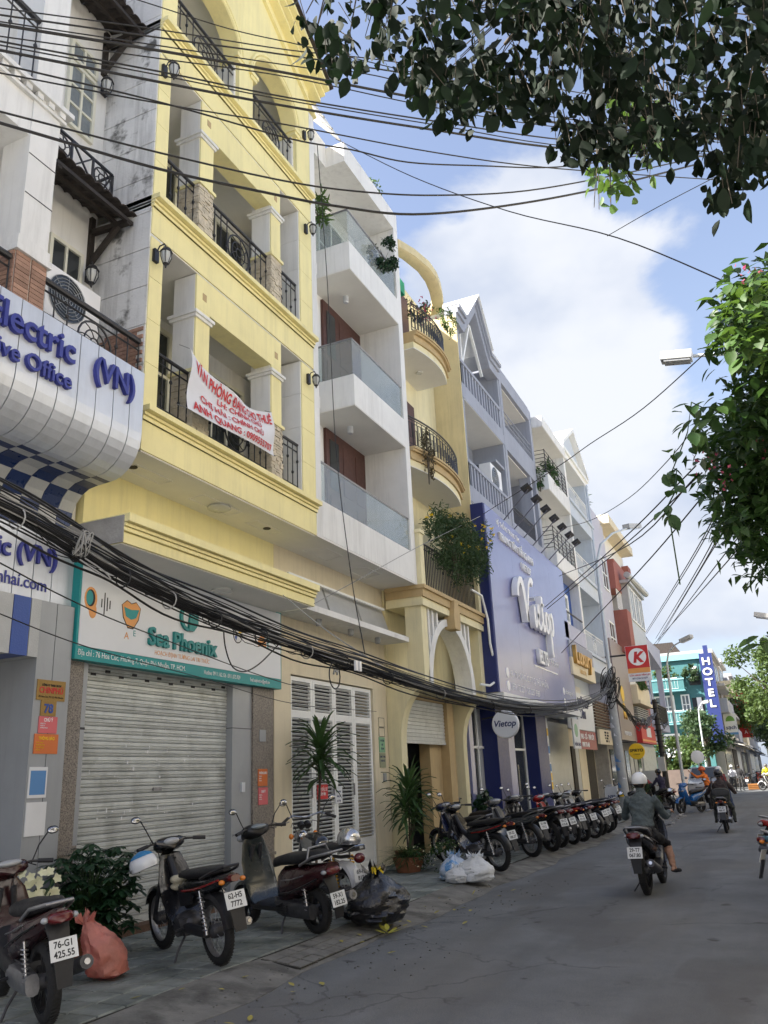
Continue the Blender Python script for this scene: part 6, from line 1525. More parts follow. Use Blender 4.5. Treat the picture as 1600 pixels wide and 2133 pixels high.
    for s in (-1,1): MB().tube([(.38,s*.14,.30),(.36,s*.24,.29)], .014, 6).build('footpeg', seat_m, root, 50)
    if kind in ('sport','scooter'):
        for s in (-1,1):
            b = MB(); b.tube([(.46,s*.165,.50),(.25,s*.178,.56),(.0,s*.165,.64),(-.22,s*.13,.71)] if kind == 'sport' else [(.40,s*.175,.40),(.18,s*.198,.43),(-.05,s*.19,.50),(-.24,s*.15,.57)], .009, 4); b.build('trim_strip', blk_plastic, root, 60)
            b = MB(); b.tube([(.40,s*.17,.60),(.18,s*.172,.645),(-.02,s*.155,.70)] if kind == 'sport' else [(.32,s*.19,.54),(.12,s*.195,.56),(-.06,s*.18,.60)], .006, 4); b.build('stripe', alu, root, 60)
    elif kind == 'underbone':
        for s in (-1,1):
            b = MB(); b.tube([(.46,s*.105,.60),(.2,s*.118,.63),(-.05,s*.108,.68),(-.25,s*.075,.73)], .008, 4); b.build('stripe', PAINT['red'] if paint == 'black' else alu, root, 60)
            b = MB(); b.prism([(.30,.50),(.52,.46),(.56,.58),(.28,.60)], 'y', s*.08, s*.10); b.build('side_cover', blk_plastic, root)
    if kind != 'classic': mirror(root, (hx-.02,.18,1.02), (hx-.06,.31,1.25))
    if kind not in ('classic',) and hi: mirror(root, (hx-.02,-.18,1.02), (hx-.06,-.31,1.25)) if kind != 'underbone' else None
    return root
def rad(d): return math.radians(d)
ZP = 0.10
B1 = bike('sport', 'maroon scooter at the left edge with plate 76-G1 425.55 beside the pink bag', (-4.95,4.98,ZP), rad(152), 'maroon', ('76-G1','425.55'), 6); B1.scale = (.96,)*3
B2 = bike('underbone', 'black spoked wheel motorbike with plate 62-H5 7772 and a blue white helmet', (-4.87,6.92,ZP), rad(152), 'black', ('62-H5','7772'), 6)
B3 = bike('scooter', 'dark green and maroon step through scooter with plate 59-X1 182.25', (-4.76,8.55,ZP), rad(158), 'darkgreen', ('59-X1','182.25'), 6, tail=PAINT['maroon'])
B4 = bike('classic', 'old motorbike with white mudguards and yellow rear springs, silver helmet on its seat', (-4.86,9.45,ZP), rad(146), 'black', ('69-F9','8156'), 4)
helmet_spots = []
rowspec = [('underbone','black motorbike with red trim nearest the white bags in the kerb row',-4.52,14.35,'black','59-S2','184.37'),
    ('underbone','dark blue motorbike parked half hidden behind the first bike of the kerb row',-5.2,15.6,'navy','59-P1','402.11'),
    ('underbone','black motorbike with pale grey side panel, third in the kerb row',-4.6,16.75,'grey_gloss','51-V8','7713'),
    ('sport','black scooter, fourth in the kerb row under the billboard',-4.5,17.9,'black','59-C2','615.40'),
    ('sport','grey scooter, fifth in the kerb row under the billboard',-4.52,18.7,'grey_gloss','59-E1','330.08'),
    ('underbone','red motorbike, sixth in the kerb row under the billboard',-4.42,19.5,'red','59-L2','071.92'),
    ('sport','navy scooter, seventh in the kerb row under the billboard',-4.35,20.2,'navy','59-T1','556.21'),
    ('underbone','black spoked motorbike, eighth in the kerb row under the billboard',-4.28,21.2,'black','59-X3','090.45'),
    ('underbone','silver tailed motorbike, ninth in the kerb row',-4.3,22.1,'silver_gloss','59-B1','733.19'),
    ('sport','maroon scooter, tenth in the kerb row',-4.3,22.9,'maroon','59-H1','245.67'),
    ('underbone','black motorbike, last in the kerb row before the leaning pole',-4.35,23.7,'black','59-K1','918.02')]
for i, (kd, lb, x, y, pt, a, c) in enumerate(rowspec):
    bike(kd, lb, (x,y,ZP), rad(150+R.uniform(-5,5)), pt, (a,c), R.uniform(3,8), hi=i < 4, group='motorbikes parked in a row along the kerb')
bike('scooter','white scooter standing by the blue column behind the kerb row',(-6.0,18.9,ZP),rad(165),'white_gloss',('59-D1','112.33'),5,hi=False)
bike('underbone','white and black motorbike parked beyond the leaning concrete pole',(-5.0,31.6,ZP),rad(75),'white_gloss',('59-N1','440.10'),6,hi=False)
bike('sport','silver scooter parked on the pavement before the man in red',(-4.5,29.2,ZP),rad(140),'silver_gloss',('59-M1','332.71'),6,hi=False)
bike('underbone','dark motorbike parked beside the potted bush near the man in red',(-4.55,31.0,ZP),rad(128),'grey_gloss',('59-G1','502.88'),6,hi=False)
bike('sport','maroon scooter of the waiting rider in the dark helmet',(-4.1,34.9,0.0),rad(140),'maroon',('59-F1','660.02'),3,hi=False)
bike('sport','bright blue and white scooter facing the camera beside the man in orange',(-2.95,34.7,0.0),rad(-118),'blue_gloss',('59-V1','207.55'),3,hi=False)
bike('underbone','red motorbike standing beside the man in the maroon shirt',(-2.55,36.6,0.0),rad(100),'red',('59-A1','118.46'),3,hi=False)
RB1 = bike('sport', 'black scooter under the rider in the white helmet', (-1.90,12.5,0.0), rad(88), 'black', ('29-T7','067.80'), 1.5)
RB2 = bike('underbone', 'dark motorbike ridden by the hooded rider with a shoulder bag', (-1.50,23.7,0.0), rad(91), 'maroon', ('59-Z1','488.97'), 1)
bike('underbone', 'red and grey motorbike cut off by the right edge of the frame', (0.02,11.2,0.0), rad(-14), 'teal_gloss', ('59-U1','604.15'), 5)
bike('sport', 'red scooter cut off by the right edge, behind the grey motorbike', (-0.02,13.9,0.0), rad(-20), 'red', ('59-Y1','151.26'), 5)
far = [(-0.9,64,100,'black','far rider in the yellow jacket'),( -0.2,60,150,'white_gloss','far rider in the white shirt'),(-2.2,66,80,'grey_gloss','parked by the far corner shop'),(-1.4,68,95,'red','parked beside the yellow crate')]
for x, y, h, p, l in far:
    bike('underbone', p.split('_')[0]+' motorbike far down the road, '+('ridden by the '+l if 'rider' in l else l), (x,y,0.0), rad(h), p, ('',''), 3, hi=False)
for i in range(9):
    bike(R.choice(['underbone','sport']), ['black','blue','red','dark grey','maroon','silver','black','navy','white'][i]+' motorbike in the far parked group, number %s from the crate' % ['first','second','third','fourth','fifth','sixth','seventh','eighth','ninth'][i], (-0.6+R.uniform(-1.6,1.2)+i*.12,67+i*1.3,0.0), rad(R.uniform(60,160)), ['black','blue_gloss','red','grey_gloss','maroon','silver_gloss','black','navy','white_gloss'][i], ('',''), 5, hi=False, group='motorbikes parked beyond the junction')
def helmet(root_or_none, p, yaw, m, label=None, open_=True, r=.13, parent=None, tilt=0):
    rot = Matrix.Rotation(yaw, 3, 'Z') @ Matrix.Rotation(tilt, 3, 'Y')
    P_ = Vector(p)
    b = MB(); n = 16; rings = []
    for i in range(9):
        th = PI*.62*i/8; rr = r*math.sin(th) if i else .004
        rings.append([P_+rot@Vector((rr*1.12*math.cos(2*PI*j/n), rr*.96*math.sin(2*PI*j/n), r*math.cos(th)*1.0)) for j in range(n)])
    b.loft(rings, False); inner = [[P_+(q-P_)*.90 for q in s] for s in reversed(rings)]
    b.loft(inner, False)
    k = len(b.v); o_ = b.build('helmet_shell' if label or parent else 'helmet', m, root_or_none or parent, 60)
    b = MB(); b.loft([[P_+rot@Vector((r*x*math.cos(a), r*y*math.sin(a), r*z)) for a in [(-.9+1.8*j/8) for j in range(9)]] for x, y, z in ((1.06,.95,-.05),(1.42,1.0,-.12),(1.40,.98,-.15),(1.04,.93,-.10))], False); b.build('helmet_peak', m, o_, 60)
    return o_
hb = thing('helmet', 'blue and white open helmet hanging from the handlebar of the black motorbike', 'helmet', (0,0,0))
def bl(root, p): return Matrix.Translation(root.location) @ root.rotation_euler.to_matrix().to_4x4() @ Matrix.Scale(root.scale.x,4) @ Vector(p)
p = bl(B2, (.80,.32,.86)); hb.location = p; ORG[hb.name] = Vector(p)
helmet(hb, p, rad(200), mat('helmet_white',(.60,.62,.64),.25,var=.04,coat=.5,bump=0), True, r=.125, tilt=.35)
b = MB(); q = Vector(p)
for i in range(1): b.loft([[q+Matrix.Rotation(rad(200),3,'Z')@Matrix.Rotation(.35,3,'Y')@Vector((.128*1.12*math.sin(th)*math.cos(a), .128*.96*math.sin(th)*math.sin(a), .128*math.cos(th))) for a in [2*PI*j/16 for j in range(16)]] for th in (.01,.35,.7,1.0)], False)
b.build('helmet_band', helmet_blue, hb, 60)
p = bl(B4, (-.17,0,.86)); hs = thing('helmet', 'shiny silver helmet resting on the seat of the old motorbike', 'helmet', p); helmet(hs, p, rad(150), mat('helmet_silver',(.5,.5,.5),.2,metal=.8,var=.05,bump=0), True, r=.14)
# rain cape stuffed in the leg well of the black bike
rp = thing('plastic_raincoat', 'crumpled cream raincoat tucked behind the handlebar of the black motorbike', 'raincoat', bl(B2,(.72,0,.66)))
b = MB(); c = Vector(bl(B2,(.70,0,.63)))
for i in range(7): b.ell(c+Vector((R.uniform(-.07,.07),R.uniform(-.07,.07),R.uniform(-.03,.05))), (R.uniform(.04,.09),R.uniform(.03,.07),R.uniform(.025,.05)), 9, 6)
b.build('folds', mat('cream_plastic',(.55,.50,.36),.5,var=.2,bump=.6,bscale=40), rp, 60)

# ------------------------------------------------------------------ people
def tubeV(mb, pts, rs, n=12, sq=None):
    # elliptical tube: rs = list of (ra, rb) or r ; sq = preferred side direction
    pts = [Vector(p) for p in pts]; secs = []
    side = Vector(sq or (0,1,0))
    for i, p in enumerate(pts):
        d = (pts[min(i+1,len(pts)-1)]-pts[max(i-1,0)]).normalized()
        s = side-d*side.dot(d)
        if s.length < 1e-3: s = Vector((1,0,0))-d*d.x
        s.normalize(); u = d.cross(s)
        ra, rb = rs[i] if isinstance(rs[i], tuple) else (rs[i], rs[i])
        secs.append([p+s*(ra*math.cos(2*PI*j/n))+u*(rb*math.sin(2*PI*j/n)) for j in range(n)])
    mb.loft(secs)
    mb.ell(pts[0], min(rs[0]) if isinstance(rs[0],tuple) else rs[0], n, 6); mb.ell(pts[-1], min(rs[-1]) if isinstance(rs[-1],tuple) else rs[-1], n, 6)
def person(label, loc, yaw, J, cl, group=None, voxel=.016, hat=None, hat_m=None, hands=True, skin_legs=False, face=True, shoe=None, scale=.95):
    """J: joints in the person's frame (x forward, y left, z up): pelvis, chest, neck, head, and for L/R shoulder elbow wrist hip knee ankle toe."""
    root = thing('person', label, 'person', loc, group, yaw, True); root.scale = (scale,)*3
    V = {k: Vector(v) for k, v in J.items()}
    mb = MB(); bones = []
    sh = (V['shL']-V['shR']).normalized()
    up = (V['chest']-V['pelvis'])
    tubeV(mb, [V['pelvis']-up*.10, V['pelvis'], V['pelvis'].lerp(V['chest'],.45), V['chest'], V['chest'].lerp(V['neck'],.6), V['neck']],
          [(.13,.10),(.165,.125),(.155,.115),(.185,.125),(.165,.10),(.075,.07)], 16, sh)
    bones += [('top', V['pelvis'].lerp(V['chest'],.25), V['neck']), ('bottom', V['pelvis']-up*.15, V['pelvis'])]
    tubeV(mb, [V['neck'], V['neck'].lerp(V['head'],.5)], [.058,.055], 10); 
    hd = V['head']; fw = V.get('face', Vector((1,0,0))).normalized()
    rotm = Vector((1,0,0)).rotation_difference(fw).to_matrix()
    mb.ell(hd, (.098,.078,.115), 14, 10, rotm); mb.ell(hd+rotm@Vector((.03,0,-.07)), (.06,.055,.06), 10, 8)
    if face:
        mb.ell(hd+rotm@Vector((.10,0,-.02)), (.018,.014,.028), 8, 6)
        for s in (-1,1): mb.ell(hd+rotm@Vector((-.005,s*.08,-.015)), (.02,.012,.032), 8, 6)
    bones += [('skin', V['neck'].lerp(hd,.3), hd)]
    for s in 'LR':
        a, e, w = V['sh'+s], V['el'+s], V['wr'+s]
        tubeV(mb, [V['chest'].lerp(V['neck'],.5), a, a.lerp(e,.5), e, e.lerp(w,.4), w], [.075,.072,.06,.05,.05,.036], 12)
        bones += [('sleeve', a, e), ('forearm', e, w)]
        if hands:
            d = (w-e).normalized(); pr = V.get('grip'+s, Vector((0,1 if s == 'L' else -1,0)))
            pr = (pr-d*pr.dot(d)).normalized(); nn = d.cross(pr)
            pc = w+d*.045; tubeV(mb, [w, pc, w+d*.085], [(.034,.022),(.042,.018),(.038,.016)], 10, pr)
            for k in range(4):
                q = w+d*.085+pr*(-.03+.02*k); ln = (.062,.072,.068,.052)[k]
                tubeV(mb, [q, q+d*ln*.45+nn*.006, q+d*ln*.7+nn*ln*.35, q+d*ln*.55+nn*ln*.62], [.0105,.010,.009,.008], 6)
            tubeV(mb, [w+d*.03+pr*.03, w+d*.055+pr*.055+nn*.015, w+d*.085+pr*.05+nn*.04], [.013,.011,.009], 6)
            bones += [('skin', w+d*.03, w+d*.16)]
        h, k_, an, to = V['hp'+s], V['kn'+s], V['an'+s], V['to'+s]
        tubeV(mb, [V['pelvis'].lerp(h,.5), h, h.lerp(k_,.5), k_, k_.lerp(an,.35), an], [.10,.098,.08,.06,.058,.042], 12)
        fo = (to-an); 
        tubeV(mb, [an+Vector((0,0,-.03))-fo.normalized()*.05, an.lerp(to,.4)+Vector((0,0,-.02)), to], [(.038,.034),(.042,.030),(.034,.02)], 10, Vector((0,1,0)))
        bones += [('thigh', h, k_), ('shin', k_, an), ('shoe', an+Vector((0,0,-.025)), to)]
    me0 = mb.mesh('body', CL['black'], (0,0,0), 0)
    tmp = bpy.data.objects.new('body', me0); TS_ = bpy.data.scenes.new('remesh'); TS_.collection.objects.link(tmp)
    md = tmp.modifiers.new('r', 'REMESH'); md.mode = 'VOXEL'; md.voxel_size = voxel; md.use_smooth_shade = True
    ms = tmp.modifiers.new('s', 'SMOOTH'); ms.factor = .5; ms.iterations = 3
    vl = TS_.view_layers[0]; vl.update(); dg = vl.depsgraph
    me = bpy.data.meshes.new_from_object(tmp.evaluated_get(dg)); me.name = 'body'
    bpy.data.objects.remove(tmp); bpy.data.scenes.remove(TS_)
    ml = []; mi = {}
    me.materials.clear()
    for k, m in cl.items():
        if m not in ml: ml.append(m); me.materials.append(m)
        mi[k] = ml.index(m)
    nrm_ = [v.normal.copy() for v in me.vertices]      # cloth folds on the garments
    for v, n_ in zip(me.vertices, nrm_): c = v.co.copy(); v.co = c + n_*(.016*noise.noise(Vector((c.x*9,c.y*9,c.z*16)))+.007*noise.noise(c*30))
    C_ = np.empty(len(me.polygons)*3); me.polygons.foreach_get('center', C_); C_ = C_.reshape(-1,3); D_ = []
    for nm, a, e in bones:
        A = np.array(a); ab = np.array(e)-A; t = np.clip((C_-A)@ab/max(ab@ab,1e-9), 0, 1); d = np.linalg.norm(C_-A-t[:,None]*ab, axis=1)
        D_.append(d-{'top':.09,'bottom':.09,'thigh':.05,'sleeve':.03,'shin':.03,'shoe':.025}.get(nm, (.05 if (a-hd).length < .25 else .01) if nm == 'skin' else 0))
    best = np.argmin(np.array(D_), axis=0); lut = np.array([mi.get(nm, 0) for nm, a, e in bones], dtype=np.int32)
    me.polygons.foreach_set('material_index', lut[best]); me.polygons.foreach_set('use_smooth', [True]*len(me.polygons))
    body = link('body', me, root)
    # hair, helmet, face details
    if hat:
        hr = helmet(None, hd+Vector((-.005,0,.015)), math.atan2(fw.y, fw.x), hat_m, None, r=.124, parent=root)
        if hat == 'strap':
            b = MB(); b.tube([hd+rotm@Vector((.0,.10,-.02)), hd+rotm@Vector((.05,.06,-.12)), hd+rotm@Vector((.06,0,-.14)), hd+rotm@Vector((.05,-.06,-.12)), hd+rotm@Vector((.0,-.10,-.02))], .008, 5); b.build('helmet_strap', CL['black'], root, 60)
    else:
        b = MB(); b.ell(hd+rotm@Vector((-.018,0,.03)), (.102,.088,.105), 14, 8, rotm); b.build('hair', hair_m, root, 60)
    if hat:
        b = MB(); b.ell(hd+rotm@Vector((-.045,0,-.045)), (.055,.07,.06), 10, 6, rotm); b.build('hair', hair_m, root, 60)
    if face:
        b = MB()
        for s in (-1,1): b.ell(hd+rotm@Vector((.088,s*.032,.005)), (.012,.014,.009), 8, 5)
        b.build('eyes', black_p, root, 60)
        b = MB(); b.ell(hd+rotm@Vector((.085,0,-.065)), (.012,.026,.007), 8, 5); b.build('mouth', lens_red, root, 60)
    return root
def rider_pose(hz=.80, lean=.12, grip=(.62,.30,1.02), knee=(.45,.17,.66), foot=(.36,.15,.30), spread=0.0):
    return dict(pelvis=(0,0,hz+.10), chest=(lean,0,hz+.44), neck=(lean+.05,0,hz+.62), head=(lean+.10,0,hz+.78),
        shL=(lean+.01,.19,hz+.53), shR=(lean+.01,-.19,hz+.53), elL=(lean+.19,.30+spread,hz+.27), elR=(lean+.19,-.30-spread,hz+.27),
        wrL=(grip[0]-.09,grip[1],grip[2]+.03), wrR=(grip[0]-.09,-grip[1],grip[2]+.03),
        hpL=(.02,.10,hz+.06), hpR=(.02,-.10,hz+.06), knL=(knee[0],knee[1],knee[2]), knR=(knee[0],-knee[1],knee[2]),
        anL=(foot[0],foot[1],foot[2]+.06), anR=(foot[0],-foot[1],foot[2]+.06), toL=(foot[0]+.17,foot[1]+.02,foot[2]), toR=(foot[0]+.17,-foot[1]-.02,foot[2]))
def onbike(bk, x): 
    m = bk.rotation_euler.to_matrix(); return bk.location + m @ Vector((x*bk.scale.x,0,0))
white_helm = mat('helmet_white_shell',(.72,.73,.74),.2,var=.04,coat=.6,bump=0)
J = rider_pose(.72,.12,(.68,.31,1.02),(.44,.21,.60),(.36,.24,.24))
J['anR'] = (.30,-.31,.30); J['knR'] = (.42,-.24,.62); J['toR'] = (.46,-.36,.25); J['chest'] = (.12,0,1.14); J['anL'] = (.34,.22,.36); J['toL'] = (.50,.22,.30)
person('rider in a white helmet, teal grey leather jacket and black shorts on the black scooter', onbike(RB1,.22), rad(88), J,
    dict(top=CL['teal_grey'], bottom=CL['black'], sleeve=CL['teal_grey'], forearm=CL['teal_grey'], skin=skin_m, thigh=CL['black'], shin=skin_m, shoe=CL['black']), voxel=.011, hat='strap', hat_m=white_helm, scale=.96)
J = rider_pose(.72,.12,(.64,.31,1.03),(.42,.22,.60),(.36,.24,.24), .06)
pr2 = person('rider in a black helmet and dark hooded jacket with a bag across the back', onbike(RB2,.20), rad(91), J,
    dict(top=CL['brown'], bottom=CL['olive'], sleeve=CL['brown'], forearm=CL['brown'], skin=skin_m, thigh=CL['olive'], shin=CL['olive'], shoe=CL['black']), voxel=.015, hat='strap', hat_m=PAINT['black'], scale=.94)
bg_ = thing('shoulder_bag', 'olive grey shoulder bag on the back of the hooded rider', 'bag', onbike(RB2,.02)+Vector((0,-.02,.90)), None, rad(91), True)
b = MB(); b.loft([ringyz(-.09,.0,.20,.15,12,4), ringyz(-.05,0,.22,.17,12,4), ringyz(.06,0,.22,.17,12,4), ringyz(.09,0,.20,.15,12,4)]); b.build('bag_body', CL['olive'], bg_, 50)
b = MB(); b.loft([ringyz(-.095,.06,.215,.07,12,4), ringyz(-.11,.055,.20,.06,12,4)]); b.build('flap', CL['dark_grey'], bg_, 50)
b = MB(); b.tube([(0,.2,.14),(.16,.18,.42),(.20,-.1,.48),(.05,-.2,.10)], .018, 5); b.build('strap', CL['dark_grey'], bg_, 60)
def standing(h=1.0, bend=0.0, armL=None, armR=None, stride=.0):
    bx_, bz = math.sin(bend), math.cos(bend); P = Vector((0,0,.92))
    def T(d, y=0): return P+Vector((bx_*d, y, bz*d))
    D = dict(pelvis=P, chest=T(.34), neck=T(.52), head=T(.68), shL=T(.44,.19), shR=T(.44,-.19), hpL=P+Vector((0,.10,-.05)), hpR=P+Vector((0,-.10,-.05)),
        knL=(stride*.5,.11,.50), knR=(-stride*.2,-.11,.50), anL=(stride*.5,.12,.09), anR=(-stride*.8,-.12,.09), toL=(stride*.5+.17,.14,.03), toR=(-stride*.8+.17,-.14,.03))
    sl, sr = D['shL'], D['shR']
    D['elL'], D['wrL'] = (armL or (sl+Vector((.02,.06,-.28)), sl+Vector((.14,.06,-.50)))); D['elR'], D['wrR'] = (armR or (sr+Vector((.02,-.06,-.28)), sr+Vector((.14,-.06,-.50))))
    return D
std = lambda t, b, sh: dict(top=t, bottom=b, sleeve=t, forearm=t, skin=skin_m, thigh=b, shin=b, shoe=sh)
D = standing(bend=.25, armL=(Vector((.25,.42,1.30)), Vector((.42,.55,1.48)))); D['face'] = Vector((.9,.3,-.1))
person('man in an orange jacket and orange helmet pointing, beside the blue scooter', (-2.62,35.3,0), rad(165), D, std(CL['orange'],CL['black'],CL['white']), voxel=.018, hat='strap', hat_m=mat('helmet_orange',(.60,.10,.03),.3,var=.05,coat=.4,bump=0))
D = standing(bend=.35, stride=.15)
person('man in a maroon shirt and white helmet leaning over behind the man in orange', (-2.05,36.2,0), rad(150), D, std(CL['maroon'],CL['jeans'],CL['white']), voxel=.018, hat='strap', hat_m=white_helm)
D = standing(bend=1.05)
D['elL'], D['wrL'] = Vector(D['shL'])+Vector((.05,.05,-.28)), Vector(D['shL'])+Vector((.12,.02,-.52)); D['elR'], D['wrR'] = Vector(D['shR'])+Vector((.05,-.05,-.28)), Vector(D['shR'])+Vector((.12,-.02,-.52)); D['face'] = Vector((.5,0,-.85))
person('black haired man in a red shirt stooping on the pavement', (-4.75,35.5,.1), rad(140), D, std(CL['red'],CL['black'],CL['black']), voxel=.018)
J = rider_pose(.78,.05,(.60,.30,1.02),(.42,.2,.58),(.34,.26,.08))
person('seated rider in a dark helmet and navy top waiting on the maroon scooter', (-4.26,35.05,0), rad(140), J, std(CL['navy'],CL['dark_grey'],CL['white']), voxel=.018, hat='strap', hat_m=PAINT['black'])
for lb, x, y, h, c1, c2, hm in (('far rider in a yellow jacket facing the camera', -0.93,64.2,-85,'yellow','dark_grey',PAINT['grey_gloss']),('far rider in a white shirt and white helmet crossing at the right', -0.38,60.15,150,'white','black',white_helm)):
    person(lb, (x,y,0), rad(h), rider_pose(), std(CL[c1],CL[c2],CL['black']), voxel=.024, hat='strap', hat_m=hm)
for lb, x, y, h, c1 in (('far pedestrian in dark clothes at the junction corner',-2.55,62,60,'black'),('far seated person in a white shirt near the junction corner',-2.9,60,80,'white')):
    person(lb, (x,y,0), rad(h), standing(), std(CL[c1],CL['dark_grey'],CL['black']), voxel=.024, hat='strap' if c1 == 'white' else None, hat_m=white_helm)
# ------------------------------------------------------------------ vegetation
def rvec(s=1.0): return Vector((R.uniform(-s,s), R.uniform(-s,s), R.uniform(-s,s)))
def leaf_pts(base, d, nrm, ln, w, curl=.18, n=4):
    # ovate folded leaf: midrib with two margins
    d = d.normalized(); s = d.cross(nrm)
    if s.length < 1e-4: s = d.cross(Vector((.3,.7,.2)))
    s.normalize(); u = s.cross(d).normalized()
    prof_ = [(0,.0),(.22,.72),(.5,1.0),(.78,.66),(1.0,.0)] if n == 4 else [(0,0),(.4,1),(1,0)]
    mid = [base+d*(ln*t)-u*(ln*curl*t*t) for t, q in prof_]
    L_ = [m+s*(w*.5*q)+u*(w*.12*q) for m, (t, q) in zip(mid, prof_)]; R2 = [m-s*(w*.5*q)+u*(w*.12*q) for m, (t, q) in zip(mid, prof_)]
    k = len(prof_); vs_ = mid+L_[1:-1]+R2[1:-1]; li = lambda i: k+i-1; ri = lambda i: k+(k-2)+i-1
    fs = []
    for i in range(k-1):
        a, c = i, i+1
        if i == 0: fs += [(a,c,li(1)),(a,ri(1),c)]
        elif i == k-2: fs += [(a,c,li(i)),(a,ri(i),c)]
        else: fs += [(a,c,li(i+1),li(i)),(a,ri(i),ri(i+1),c)]
    return vs_, fs
def scatter(b, base, d, nrm, ln, w, curl=.18, n=4): b.add(*leaf_pts(Vector(base), Vector(d), Vector(nrm), ln, w, curl, n))
def leaf_proto(name, m, ln, w): 
    b = MB(); scatter(b, (0,0,0), (1,0,0), (0,0,1), ln, w); return b.mesh(name, m, (0,0,0), 60)
def put_leaf(me, parent, base, d, nrm, s):
    d = Vector(d).normalized(); sd = d.cross(Vector(nrm))
    if sd.length < 1e-4: sd = d.cross(Vector((.3,.7,.2)))
    sd.normalize(); u = sd.cross(d).normalized()
    o = link('leaf', me, parent); o.matrix_local = Matrix.Translation(Vector(base)-org(parent)) @ Matrix((d, -sd, u)).transposed().to_4x4() @ Matrix.Scale(s, 4); return o
